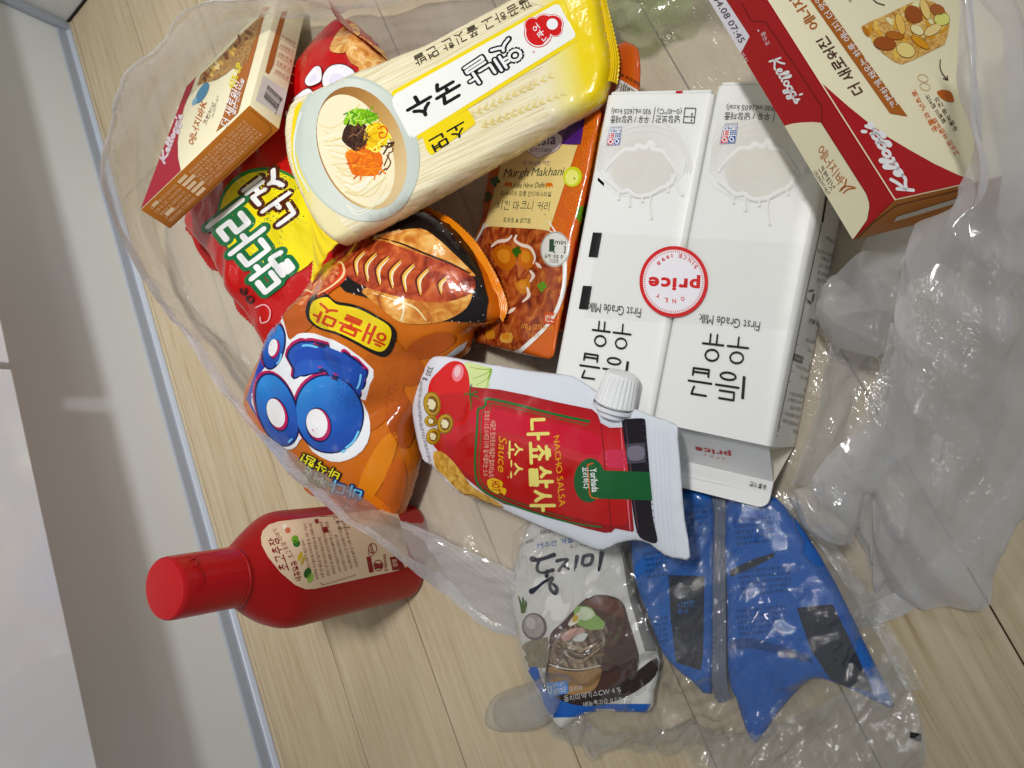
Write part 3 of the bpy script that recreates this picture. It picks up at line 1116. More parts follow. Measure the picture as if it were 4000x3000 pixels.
# seal: a flat blade and a softer, lighter lip that meets the floor
prof = [(0.0002, .0165), (.0016, .0162), (.0019, .0150), (.0020, .0068), (.0026, .0056), (.0036, .0050), (.0052, .0022), (.0058, .0006), (.0002, .0004)]
def sweep(prof, y0, y1, x):
    n = len(prof)
    vs = [(x + p[0], y, p[1]) for y in (y0, y1) for p in prof]
    fs = [(i, (i + 1) % n, n + (i + 1) % n, n + i)[::-1] for i in range(n)] + [tuple(range(n)), tuple(range(2 * n - 1, n - 1, -1))]
    return vs, fs
vs, fs = sweep(prof[:5] + [(.0002, .0056)], -.70, YE - .003, XP)
sl = mesh('floor_seal', vs, fs, STRIP, kick, smooth=False)
vs, fs = sweep([(.0002, .0054), (.0030, .0054), (.0040, .0046), (.0056, .0020), (.0060, .0005), (.0002, .0004)], -.70, YE - .003, XP)
mesh('seal_lip', vs, fs, STRIP2, sl, smooth=False)
v, f = bevel_vf(*box_vf((XP + .0003, YE - .0125, .0006), (.0055, 0, 0), (0, .0125, 0), (0, 0, .199)), .0008, 1)
mesh('corner_seal', v, f, STRIP, kick, smooth=False)

side = thing('side_panel', 'white upright panel closing the corner beside the kickboard', 'panel', (-.5, .905, 0))
v, f = bevel_vf(*box_vf((XP - .016, YE + .0035, .002), (.30, 0, 0), (0, .018, 0), (0, 0, .60)), .0006, 1)
mesh('board', v, f, mat('e2e5e6', 'label'), side, smooth=False)
v, f = box_vf((XP + .006, YE + .0005, .0005), (.26, 0, 0), (0, .0029, 0), (0, 0, .0016))
mesh('floor_joint', v, f, DARK, side, smooth=False)

cab = thing('kitchen_cabinet', 'glossy white base cabinet above the kickboard with two doors', 'cabinet', (XD - .2, .3, DZ))
v, f = box_vf((XD - .33, -.70, DZ + .003), (.3095, 0, 0), (0, 1.59, 0), (0, 0, .45))
mesh('carcass', v, f, mat('b9b7b0', 'label'), cab, smooth=False)
ga = onx(20, 1414.5, XD)[1]; gb = onx(20, 1440.5, XD)[1]
for y0, y1 in ((-.70, gb), (ga, .893)):
    V, Fc = bevel_vf(*box_vf((XD - .020, y0, DZ), (.020, 0, 0), (0, y1 - y0, 0), (0, 0, .46)), .0012, 2)
    mesh('door', V, Fc, WHITE_GLOSS, cab, smooth=False)

# ================================================================== milk cartons
SA = np.array([.6218, .7832, 0.]); WA = np.array([.7832, -.6218, 0.]); UP = np.array([0, 0, 1.])
CW, CL, CT = .0712, .2052, .0712


def carton(label, o):
    """lying on its side, base end up the picture, gable towards the camera's right hand"""
    t = thing('milk_carton', label, 'milk carton', o + WA * CW / 2 - SA * CL / 2, 'two milk cartons taped together')

    def P(x, y, z):
        return o + WA * x - SA * y + UP * z
    bot = .0030
    # body with slightly bellied faces
    n = 12
    vs, fs = [], []
    nr = 18
    ring = []
    r_ = .0032
    for (cx, cz, a0) in ((CW - r_, CT - r_, 0), (r_, CT - r_, 90), (r_, bot + r_, 180), (CW - r_, bot + r_, 270)):
        for q in range(4):
            a = math.radians(a0 + 90 * q / 3)
            ring.append((cx + r_ * math.cos(a), cz + r_ * math.sin(a)))
    full = []
    for i in range(len(ring)):
        a, b = np.array(ring[i]), np.array(ring[(i + 1) % len(ring)])
        if np.linalg.norm(b - a) > .02:
            for q in range(8): full.append(a + (b - a) * q / 8)
        else:
            full.append(a)
    m = len(full)
    for j in range(nr + 1):
        y = CL * j / nr
        bel = math.sin(math.pi * j / nr) * .0016
        for (x, z) in full:
            dx = (x - CW / 2) / (CW / 2); dz = (z - (CT + bot) / 2) / ((CT - bot) / 2)
            bx = bel * (1 - dz * dz) * (1 if abs(dx) > .97 else 0) * np.sign(dx) * .5
            bz = bel * (1 - dx * dx) * (1 if dz > .97 else 0)
            vs.append(P(x + bx, y, z + bz))
    for j in range(nr):
        for i in range(m):
            i2 = (i + 1) % m
            fs.append((j * m + i, j * m + i2, (j + 1) * m + i2, (j + 1) * m + i))
    cap = list(range(m))
    fs.append(tuple(cap[::-1]))
    a, b, c = (np.array(vs[fs[0][k]]) for k in range(3))
    mid = P(CW / 2, 0, CT / 2)
    if np.cross(b - a, c - a) @ (a - mid) < 0:
        fs = [f[::-1] for f in fs]
    body = mesh('body', vs, fs, mat('eeeeea', 'carton'), t, auto=40)
    # folded rim of the base: a flap edge standing a little proud
    V, Fc = bevel_vf(*box_vf(P(.002, -.0028, bot + .002), WA * (CW - .004), -SA * .0026, UP * (CT - bot - .003)), .0010, 1)
    rim = mesh('base_fold', V, Fc, mat('f1f1ee', 'carton'), t, smooth=False)
    # gable: front and rear roof panels, side gussets folded in, sealed fin
    RL, FL = .0222, .0166
    zr = .0375
    A0, A1 = P(0.001, CL, CT - .0008), P(CW - .001, CL, CT - .0008)
    B0, B1 = P(0.001, CL, bot), P(CW - .001, CL, bot)
    E0, E1 = P(0.0015, CL + RL, zr + .001), P(CW - .0015, CL + RL, zr + .001)
    G0, G1 = P(0.0015, CL + RL, zr - .001), P(CW - .0015, CL + RL, zr - .001)
    M0, M1 = P(.022, CL + .010, zr), P(CW - .022, CL + .010, zr)
    mid = lambda a, b, k: a + (b - a) * k
    gv, gf = [], []
    nx, ny = 10, 6
    for j in range(ny + 1):
        for i in range(nx + 1):
            u, w_ = i / nx, j / ny
            p = mid(mid(A0, A1, u), mid(E0, E1, u), w_)
            p = p - UP * .0018 * math.sin(math.pi * w_) * math.sin(math.pi * u)
            gv.append(p)
    for j in range(ny):
        for i in range(nx):
            gf.append((j * (nx + 1) + i, j * (nx + 1) + i + 1, (j + 1) * (nx + 1) + i + 1, (j + 1) * (nx + 1) + i))
    a, b, c = (gv[gf[0][k]] for k in range(3))
    if np.cross(b - a, c - a)[2] < 0: gf = [f[::-1] for f in gf]
    roof = mesh('gable_front', *solid(gv, gf, .0005, (0, 0, 1)), mat('e9e9e6', 'carton'), t, auto=50)
    rv, rf = [B0, B1, G1, G0], [(0, 1, 2, 3)]
    mesh('gable_rear', *solid(rv, rf, .0005, (0, 0, -1)), mat('ece6d2', 'carton'), t, smooth=False)
    for (A, B, Eq, M) in ((A0, B0, mid(E0, G0, .5), M0), (A1, B1, mid(E1, G1, .5), M1)):
        mesh('gusset', [A, B, M, Eq], [(0, 1, 2), (0, 2, 3), (1, 3, 2)], mat('ece8da', 'carton'), t, smooth=False)
    # fin: rounded outer corners, slight upward curl
    fo = []
    cr = .006
    pts = [(0.0015, 0), (CW - .0015, 0), (CW - .0015, FL - cr)]
    for q in range(1, 6):
        a = math.radians(90 * q / 5)
        pts.append((CW - .0015 - cr + cr * math.cos(a), FL - cr + cr * math.sin(a)))
    pts += [(.0015 + cr * .4, FL), (.0015, FL - cr * .4)]
    V2, F2 = cdt([np.array(pts) * 1000], (), 6)
    fv = [P(p[0] / 1000, CL + RL + p[1] / 1000 - .0006, zr + .0016 + .002 * (p[1] / 1000 / FL) ** 1.5) for p in V2]
    ff = [tuple(q) for q in F2]
    ff = [q if np.cross(fv[q[1]] - fv[q[0]], fv[q[2]] - fv[q[0]])[2] > 0 else q[::-1] for q in ff]
    fin = mesh('gable_fin', *solid(fv, ff, .0022, (0, 0, 1)), mat('f0efec', 'carton'), t, auto=40)
    return t, np.array(vs), fs, np.array(gv), gf, np.array(fv), ff, P


ORI = W(2370, 371, CT) * np.array([1, 1, 0])
MILK_L = carton('white milk carton lying beside the orange curry pouch, its gable hidden by the salsa pouch', ORI)
MILK_R = carton('white milk carton lying under the corner of the red and cream box, gable fin showing', ORI + WA * (CW + .0012) + SA * .0042)

# ================================================================== cereal bar boxes
KC = 'efe6c8'; KR = 'a81a2c'; KB = 'b0703a'


def carton_box(t, o, i, j, k, hexes, bev=.0009):
    """cardboard box from corner o with edge vectors i, j, k; colour per face"""
    V, Fc = box_vf(o, i, j, k)
    V2, F2 = bevel_vf(V, Fc, bev, 2)
    c = np.mean(V, axis=0)
    ax = [np.asarray(q) / np.linalg.norm(q) for q in (i, j, k)]
    ml = [mat(h, 'card') for h in hexes]
    idx = []
    V2 = np.array(V2)
    for f in F2:
        n = np.cross(V2[f[1]] - V2[f[0]], V2[f[2]] - V2[f[0]]); n /= np.linalg.norm(n) + 1e-12
        d = [abs(n @ a) for a in ax]
        q = int(np.argmax(d))
        sgn = n @ ax[q] > 0
        idx.append(q * 2 + (1 if sgn else 0))
    ob = mesh('box_body', V2, F2, ml, t, idx, True, auto=30)
    return ob, V2, F2


# left box: corner positions solved from the photo (i long side, j depth of the big face, k thickness)
L000 = np.array([-.3039, .4368, .1340]); L100 = np.array([-.4516, .4444, .1297])
L010 = np.array([-.2942, .5843, .0588]); L001 = np.array([-.3038, .4243, .1094])
Li, Lj, Lk = L100 - L000, L010 - L000, L001 - L000
sh = 1.030                                   # slide away along the sight lines until the far edge meets the bag on the floor
L000 = CAM + (L000 - CAM) * sh; Li, Lj, Lk = Li * sh, Lj * sh * 1.16, Lk * sh
BOX_L = thing('cereal_bar_box', 'cereal bar box tilted on the red snack bag, brown text side uppermost', 'box', (L000 + .5 * (Li + Lj + Lk))[:2].tolist() + [float(min((L000 + a * Li + b * Lj + c * Lk)[2] for a in (0, 1) for b in (0, 1) for c in (0, 1)))])
BL = carton_box(BOX_L, L000, Li, Lj, Lk, [KC, KC, KB, KC, KC, KC])

# right box
def rodr(w):
    th = np.linalg.norm(w); kk = w / th
    K = np.array([[0, -kk[2], kk[1]], [kk[2], 0, -kk[0]], [-kk[1], kk[0], 0]])
    return np.eye(3) + math.sin(th) * K + (1 - math.cos(th)) * K @ K
ri = np.array([.010, .9995, -.030]); rj = np.array([.679, -.029, -.734]); rj -= (rj @ ri) * ri; rj /= np.linalg.norm(rj)
ri /= np.linalg.norm(ri); rk = np.cross(ri, rj); rk = rk if rk[0] < 0 else -rk
RC = .0315
RA = W(3496, 783, .1437)
RO = RA
BOX_R = thing('cereal_bar_box', 'red and cream cereal bar box propped over the milk carton, nut picture uppermost', 'box', (*(RO + .08 * ri + .08 * rj + .015 * rk)[:2], float((RO + .164 * rj + RC * rk)[2])))
BR = carton_box(BOX_R, RO, .166 * ri, .163 * rj, RC * rk, [KB, KC, 'a5182a', KC, KC, KC])
# face order: -i, +i, -j, +j, -k, +k

# ================================================================== packets
def packet(name, label, cat, pl, m, part='wrapper'):
    t = thing(name, label, cat, pl.loc)
    mesh(part, pl.V, pl.F, m, t)
    return t


# red snack bag
PL_RED = Plane((900, 1050, .030), (1500, 350, .034), (1250, 1000, .036))
RED = Pillow([(735, 862), (880, 700), (1080, 420), (1250, 180), (1345, 78), (1420, 120), (1500, 215), (1620, 420), (1640, 620), (1480, 850), (1260, 1180), (1095, 1345), (1040, 1330), (960, 1190), (850, 1010)],
             PL_RED, .034, .022, .45, .004, 3, .0010, 26, 2.0, None, folds(5, 14, 60, 20, 50, .22, 31))
RED_T = packet('snack_bag', 'glossy red snack bag with a yellow disc and green outlined lettering', 'snack bag', RED, mat('b5121b', 'film'))
RED_BV = (RED.V, RED.F)
v, f = strip([(742, 868), (850, 1010), (900, 1100), (965, 1195), (1045, 1332), (1062, 1370)], [(700, 885), (800, 1035), (845, 1060), (868, 1120), (905, 1200), (980, 1275), (1020, 1350), (1042, 1440)], PL_RED, 30, .0007, 5, .001, -.006, 8, .010, 26)
mesh('end_seal', *solid(v, f, .0003, PL_RED.n), mat('a50f18', 'film'), RED_T)
v, f = strip([(1328, 92), (1400, 130), (1490, 215), (1530, 260)], [(1362, 40), (1395, 105), (1440, 165), (1525, 222)], PL_RED, 24, .0006, 4, .001, .026, 8, .006, 30)
mesh('end_seal', *solid(v, f, .0003, PL_RED.n), mat('b5121b', 'film'), RED_T)

# orange snack bag
PL_OR = Plane((1150, 1500, .040), (1750, 1150, .048), (1500, 1950, .030))
ORG = Pillow([(1178, 1205), (1255, 1085), (1330, 1000), (1480, 890), (1640, 822), (1760, 885), (1860, 1000), (1925, 1110), (1958, 1240), (1835, 1290), (1815, 1380), (1700, 1455), (1660, 1540), (1612, 1660), (1625, 1800), (1590, 1940), (1545, 2060), (1480, 2085), (1400, 2020), (1290, 1930), (1160, 1800), (1040, 1680), (962, 1580), (1010, 1480), (1080, 1370)],
             PL_OR, .042, .030, .5, .004, 3, .0010, 20, 5.0, None, folds(6, 10, 60, 70, 50, .24, 32))
ORG_T = packet('snack_bag', 'puffed orange snack bag with big blue bubble letters and grilled seafood picture', 'snack bag', ORG, mat('c4701c', 'film'))
v, f = strip([(1640, 822), (1755, 890), (1855, 1005), (1925, 1115), (1950, 1215), (1962, 1250)], [(1646, 806), (1700, 822), (1800, 880), (1895, 985), (1960, 1110), (1990, 1200), (1975, 1258)], PL_OR, 30, .0007, 5, .001, .002, 7, .004, 40)
mesh('end_seal', *solid(v, f, .0003, PL_OR.n), mat('e0921f', 'film'), ORG_T)
v, f = strip([(1490, 2070), (1520, 2062), (1545, 2052)], [(1552, 2142), (1580, 2140), (1602, 2128)], PL_OR, 24, .0006, 1, .0, -.004, 5, .004, 40)
mesh('end_seal', *solid(v, f, .0003, PL_OR.n), mat('c8741a', 'film'), ORG_T)

# noodle pack
PL_ND = Plane((1250, 720, .094), (2250, 200, .075), (1900, 600, .082))
NOO = Pillow([(1150, 420), (1303, 340), (1700, 178), (2025, 4), (2290, -130), (2335, -60), (2360, 100), (2386, 230), (2375, 318), (2340, 402), (2189, 487), (1936, 633), (1620, 810), (1390, 930), (1322, 950), (1255, 890), (1195, 775), (1140, 610)],
             PL_ND, .0140, .0150, .24, .004, 3, .0003, 30, 9.0, None, folds(4, 12, 50, 90, 30, .06, 33))
NOO_T = packet('noodle_pack', 'clear yellow pack of thin wheat noodles with a bowl of soup printed on it', 'noodle pack', NOO, mat('e9dcb4', 'film'))
v, f = strip([(1150, 425), (1140, 610), (1195, 775), (1258, 890), (1322, 950)], [(1104, 470), (1084, 585), (1168, 775), (1186, 900), (1165, 1072), (1180, 1072)], PL_ND, 24, .0006, 4, .0, -.014, 8, .006, 30)
mesh('end_seal', *solid(v, f, .0003, PL_ND.n), mat('ecd305', 'film'), NOO_T)
v, f = strip([(2300, -130), (2335, -60), (2362, 100), (2386, 230), (2375, 318)], [(2330, -130), (2352, -40), (2384, 100), (2407, 222), (2396, 310)], PL_ND, 24, .0006, 4, .0, -.006, 8, .004, 30)
mesh('end_seal', *solid(v, f, .0003, PL_ND.n), mat('e6cc10', 'film'), NOO_T)

# curry pouches
PL_CU = Plane((2235, 900, .062), (2330, 430, .062), (1860, 1180, .016))
CUR = Pillow([(1985, 480), (2150, 420), (2336, 405), (2330, 520), (2270, 830), (2205, 1150), (2172, 1330), (2160, 1392), (2120, 1400), (2000, 1372), (1850, 1335), (1790, 1300), (1830, 1120), (1872, 880), (1925, 640)],
             PL_CU, .0085, .0075, .55, .004, 2, .0005, 24, 3.0, None, folds(4, 10, 40, 10, 40, .10, 35))
CUR_T = packet('curry_pouch', 'orange curry pouch with a cream name panel leaning on the milk carton', 'pouch', CUR, mat('c9661c', 'pouch'))
PL_C2 = Plane((2330, 700, .050), (2440, 220, .058), (2000, 1000, .004))
CU2 = Pillow([(2180, 300), (2412, 172), (2455, 168), (2486, 184), (2500, 240), (2492, 380), (2425, 640), (2340, 980), (2262, 1290), (2210, 1300), (2060, 1250), (2040, 1100), (2100, 700)],
             PL_C2, .0055, .0045, .55, .0045, 2, .0006, 24, 4.0)
CU2_T = packet('curry_pouch', 'second curry pouch behind the first, its dated back end showing above the milk', 'pouch', CU2, mat('b9581f', 'pouch'))

# salsa pouch
def z_(p, o=(1500, 1350), s=.5651):
    return (o[0] + p[0] * s, o[1] + p[1] * s)
SALO = [z_(p) for p in [(310, 70), (600, 105), (1000, 170), (1250, 200), (1330, 225), (1420, 280), (1500, 335), (1620, 400), (1745, 440), (1870, 490), (2020, 545), (2034, 640), (2060, 960), (2080, 1200), (2118, 1460), (2050, 1475), (1940, 1450), (1840, 1372), (1740, 1345), (1620, 1368), (1520, 1413), (1440, 1400), (1300, 1340), (1100, 1260), (900, 1170), (700, 1080), (520, 1020), (430, 935), (330, 835), (262, 780), (225, 640), (200, 500), (190, 370), (240, 230)]]
PL_SA = Plane((1680, 1500, .050), (2490, 1580, .0830), (2350, 2050, .068))
SAL = Pillow(SALO, PL_SA, .0130, .0045, 1.15, .004, 2, .0003, 22, 6.0, None, folds(4, 10, 40, 30, 50, .07, 34))
SAL_T = packet('sauce_pouch', 'red salsa pouch with a white ribbed spout cap resting on the milk cartons', 'pouch', SAL, mat('dfe3ea', 'pouch'))


def cap_part(t):
    """ribbed screw cap on the slanting shoulder"""
    b = PL_SA.at(2407, 1600); tp = PL_SA.at(2447, 1452)
    ax = tp - b; L = np.linalg.norm(ax); ax /= L
    b = b + PL_SA.n * .0035
    e1 = np.cross(ax, PL_SA.n); e1 /= np.linalg.norm(e1); e2 = np.cross(e1, ax)
    n = 72
    prof = [(-.004, .0085, 0), (.0005, .0085, 0), (.0006, .0128, 0), (.0034, .0130, 0), (.0036, .0112, 0), (.0046, .0112, 0), (.0048, .0126, 0), (.0062, .0124, 1), (.0205, .0108, 1), (.0235, .0104, 1), (.0252, .0090, 0), (.0258, .0070, 0), (.0258, .0, 0)]
    vs, fs = [], []
    for (h, r_, rib) in prof:
        for q in range(n):
            a = 2 * math.pi * q / n
            rr = r_ - (.0007 if rib and (q % 3 == 0) else 0)
            vs.append(b + ax * (h * L / .0262) + (e1 * math.cos(a) + e2 * math.sin(a)) * rr)
    for j in range(len(prof) - 1):
        for q in range(n):
            q2 = (q + 1) % n
            fs.append((j * n + q, j * n + q2, (j + 1) * n + q2, (j + 1) * n + q))
    a, bb, c = (vs[fs[5][k_]] for k_ in range(3))
    if np.cross(bb - a, c - a) @ (a - b - ax * .012) < 0:
        fs = [f[::-1] for f in fs]
    sp = mesh('spout', vs[:4 * n], [f for f in fs if max(f) < 4 * n], mat('e8eaee', 'plastic'), t, auto=30)
    vs2 = vs[4 * n:]
    mesh('screw_cap', vs2, [tuple(i - 4 * n for i in f) for f in fs if min(f) >= 4 * n], mat('eef0f3', 'plastic'), t, auto=28)
cap_part(SAL_T)

# ================================================================== red sauce bottle
BZ = .222
BS = .222 / .210
BC = W(639, 2301, BZ)[:2]
BOT = thing('sauce_bottle', 'red plastic chilli paste bottle standing on the floor by the kickboard', 'bottle', (*BC, 0))
vdir = -np.array([BC[0], BC[1]]) / np.linalg.norm(BC)      # towards the camera
ang = math.radians(-16)
fx = np.array([vdir[0] * math.cos(ang) - vdir[1] * math.sin(ang), vdir[0] * math.sin(ang) + vdir[1] * math.cos(ang)])   # the flat front
fy = np.array([-fx[1], fx[0]])


def bottle_ring(z, a, b, e, n=72):
    """superellipse ring: a half width, b half depth"""
    out = []
    for q in range(n):
        t = 2 * math.pi * q / n
        c, s_ = math.cos(t), math.sin(t)
        x = a * np.sign(c) * abs(c) ** (2 / e); y = b * np.sign(s_) * abs(s_) ** (2 / e)
        p = BC + fy * x + fx * y
        out.append((p[0], p[1], z))
    return out
bprof = [(.0, .034, .025, 3.0), (.0012, .0375, .0280, 3.0), (.005, .0395, .0298, 3.0), (.02, .0400, .0302, 3.0), (.06, .0402, .0304, 3.0), (.10, .0404, .0306, 3.0), (.120, .0404, .0306, 3.0), (.130, .0390, .0300, 2.8), (.138, .0352, .0284, 2.6), (.146, .0300, .0258, 2.4), (.153, .0250, .0232, 2.2), (.158, .0214, .0210, 2.05), (.1605, .0200, .0200, 2.0), (.163, .0196, .0196, 2.0)]
# smooth the profile
bp_ = catmull_at(np.array(bprof), 64, False)
vs, fs = [], []
n = 72
for r_ in bp_:
    vs += bottle_ring(max(0.0006, r_[0] * BS), r_[1] * (1 - .03 * r_[0] / .16), r_[2] * (1 - .03 * r_[0] / .16), r_[3], n)
for j in range(len(bp_) - 1):
    for q in range(n):
        q2 = (q + 1) % n
        fs.append((j * n + q, j * n + q2, (j + 1) * n + q2, (j + 1) * n + q))
fs.append(tuple(range(n))[::-1])
a, b, c = (np.array(vs[fs[n * 20][k_]]) for k_ in range(3))
if np.cross(b - a, c - a) @ (a - np.array([*BC, a[2]])) < 0: fs = [f[::-1] for f in fs]
BOT_V, BOT_F = np.array(vs), fs
mesh('bottle_body', vs, fs, mat('9c0f14', 'plastic'), BOT)
cprof = [(.1625, .0199), (.1632, .0203), (.1645, .0204), (.1648, .0198), (.1656, .0198), (.1660, .0203), (.2060, .0197), (.2085, .0193), (.2097, .0183), (.2100, .0170), (.2100, .0)]
vs, fs = [], []
for (z, r_) in cprof:
    for q in range(96):
        a = 2 * math.pi * q / 96
        rr = r_ * .965 - (.00022 if q % 3 == 0 and .166 < z < .2065 else 0)
        vs.append((BC[0] + rr * math.cos(a), BC[1] + rr * math.sin(a), z * BS))
for j in range(len(cprof) - 1):
    for q in range(96):
        q2 = (q + 1) % 96
        fs.append((j * 96 + q, j * 96 + q2, (j + 1) * 96 + q2, (j + 1) * 96 + q))
a, b, c = (np.array(vs[fs[96 * 5][k_]]) for k_ in range(3))
if np.cross(b - a, c - a) @ (a - np.array([*BC, a[2]])) < 0: fs = [f[::-1] for f in fs]
CAP_V, CAP_F = np.array(vs), fs
CAPR = new_mat('red_cap', 'plastic'); CAPR[2].inputs['Base Color'].default_value = lin('bb141b'); CAPR[2].inputs['Roughness'].default_value = .25
mesh('screw_cap', vs, fs, CAPR[0], BOT, auto=35)

# ================================================================== chilled broth pouches in a clear bag
def zb(p): return (1800 + p[0] * .859, 1900 + p[1] * .859)
PL_B1 = Plane((2000, 2200, .012), (2500, 2200, .022), (2250, 2750, .010))
BR1 = Pillow([zb(p) for p in [(335, 130), (560, 120), (700, 160), (740, 300), (790, 480), (850, 640), (905, 790), (880, 930), (850, 1032), (640, 1020), (520, 1060), (455, 1108), (385, 1005), (305, 830), (262, 640), (225, 450), (270, 290)]], PL_B1, .010, .008, .5, .005, 2, .0010, 24, 11.)
BR1_T = packet('broth_pouch', 'chilled radish broth pouch with a noodle bowl picture inside the clear bag', 'pouch', BR1, mat('d9d8d2', 'foil'))
PL_B2 = Plane((2500, 2150, .026), (2770, 2150, .022), (2700, 2650, .012))
BR2 = Pillow([zb(p) for p in [(778, 240), (900, 60), (1010, 15), (1140, 30), (1150, 300), (1152, 620), (1142, 945), (1050, 885), (960, 812), (900, 720), (840, 560), (790, 420)]], PL_B2, .007, .006, .5, .005, 2, .0008, 24, 12.)
BR2_T = packet('broth_pouch', 'narrow blue back of a broth pouch with a black panel, beside the picture pouch', 'pouch', BR2, mat('2f62ab', 'foil'))
PL_B3 = Plane((2860, 2100, .022), (3300, 2350, .016), (2950, 2800, .010))
BR3 = Pillow([zb(p) for p in [(1206, 50), (1330, 40), (1430, 50), (1505, 130), (1565, 205), (1700, 430), (1860, 760), (1972, 996), (1900, 985), (1790, 930), (1690, 890), (1600, 875), (1500, 960), (1420, 1060), (1340, 1168), (1290, 1085), (1250, 960), (1216, 870), (1208, 500)]], PL_B3, .008, .006, .5, .005, 2, .0010, 24, 13.)
BR3_T = packet('broth_pouch', 'wide blue broth pouch lying slanted with a dark panel and pointed corners', 'pouch', BR3, mat('2c60ae', 'foil'))

v, f = strip([zb((1206, 45)), zb((1206, 500)), zb((1212, 880)), zb((1240, 960))], [zb((1146, 25)), zb((1150, 500)), zb((1150, 900)), zb((1180, 985))], PL_B3, 12, .0005, 3, .001, .0, 10, .003, 40)
mesh('side_seal', *solid(v, f, .0003, PL_B3.n), mat('6a7280', 'foil'), BR3_T)

# ================================================================== print on the packages
def TR(ox, oy, s):
    def f(p):
        if np.isscalar(p[0]):
            return (ox + p[0] * s, oy + p[1] * s)
        return [f(q) for q in p]
    return f


def TX(pr, z, body, bl, br, tl, m, layer=2, bold=0.0, tr=None, sub=None, grow=0.0, shear=0.0, space=1.0):
    pr.text(body, z(bl), z(br), z(tl), m, layer, bold, z(tr) if tr else None, sub, grow, True, shear, space)


def glow(pr, c, rx, ry, h0, h1, kind, layer, ang=0, steps=7, sp=None):
    """printed soft tone: rings stepping from the centre colour to the ground colour"""
    a, b = np.array([int(h0[i:i + 2], 16) for i in (0, 2, 4)]), np.array([int(h1[i:i + 2], 16) for i in (0, 2, 4)])
    for k in range(steps):
        t = k / (steps - 1)
        q = 1 - t * .9
        col = b + (a - b) * t
        pr.ell(c, rx * q, ry * q, mat('%02x%02x%02x' % tuple(int(x) for x in col), kind), layer + k * .35, ang, 36, None, sp)


def script_k(pr, z, bl, br, tl, m, layer, w=.13, sub=None):
    """the cursive word on the cereal bar boxes, written with a round pen"""
    bl, br, tl = (np.array(z(q)) for q in (bl, br, tl))
    def c(cx, cy, rx, ry):
        return [(cx + rx * math.cos(t), cy + ry * math.sin(t)) for t in np.linspace(.6, .6 + 2 * math.pi, 11)]
    S = [[(.22, 1.05), (.12, .5), (.02, .0)], [(.62, 1.08), (.4, .75), (.12, .48), (.3, .3), (.5, .06), (.66, .1)],
         [(.66, .1), (.86, .42), (.80, .56), (.70, .42), (.70, .12), (.82, .02), (.95, .14)],
         [(.95, .14), (1.15, .70), (1.17, .98), (1.09, .96), (1.02, .5), (1.02, .1), (1.12, .03), (1.20, .14)],
         [(1.20, .14), (1.40, .70), (1.42, .98), (1.34, .96), (1.27, .5), (1.27, .1), (1.37, .03)],
         c(1.60, .27, .13, .23), c(1.95, .27, .13, .23), [(2.08, .5), (2.06, .0), (2.0, -.34), (1.88, -.38), (1.86, -.22), (2.05, -.02), (2.2, .12)],
         c(2.32, .27, .13, .23), [(2.45, .5), (2.43, .0), (2.37, -.34), (2.25, -.38), (2.23, -.22), (2.42, -.02), (2.6, .12)],
         [(2.62, 1.0), (2.58, .78)], [(2.62, .12), (2.78, .52), (2.74, .36), (2.86, .14), (2.78, .02), (2.64, .06)]]
    L = np.linalg.norm(br - bl)
    for s_ in S:
        P = [bl + (br - bl) * (x / 2.86) + (tl - bl) * ((y + .38) / 1.46) for x, y in s_]
        pr.stroke(P, L / 2.86 * w, m, layer, 3)


def bars(pr, q, n, m, layer, seed=1, frac=1.0):
    """barcode between four corners q (start-top, end-top, end-bottom, start-bottom)"""
    rnd = random.Random(seed)
    q = [np.array(p, float) for p in q]
    x = 0.0
    ws = [rnd.choice([1, 1, 2, 3]) for _ in range(n * 2)]
    tot = sum(ws)
    for i, w in enumerate(ws):
        a, b = x / tot, (x + w) / tot
        x += w
        if i % 2 == 0:
            pr.poly([q[0] + (q[1] - q[0]) * a, q[0] + (q[1] - q[0]) * b, q[3] + (q[2] - q[3]) * b, q[3] + (q[2] - q[3]) * a], m, layer, sp=0)


LOREM = ['원재료명 및 함량 표기', '보관방법 직사광선을 피해', '유통기한 별도표기일까지', '반품 및 교환 구입처', '영양정보 총 내용량', '소비자 상담실 안내', '제조원 판매원 주소', '부정 불량식품 신고는']

# ------------------------------------------------------------------ milk cartons
zM, zM2 = TR(2100, 300, .6027), TR(2100, 1200, .6027)
INK = mat('1b1a1a', 'carton'); GREY = mat('55534f', 'carton'); MRED = mat('c5162b', 'carton'); MBLU = mat('1f4fa0', 'carton'); MWH = mat('f3f3f1', 'carton')


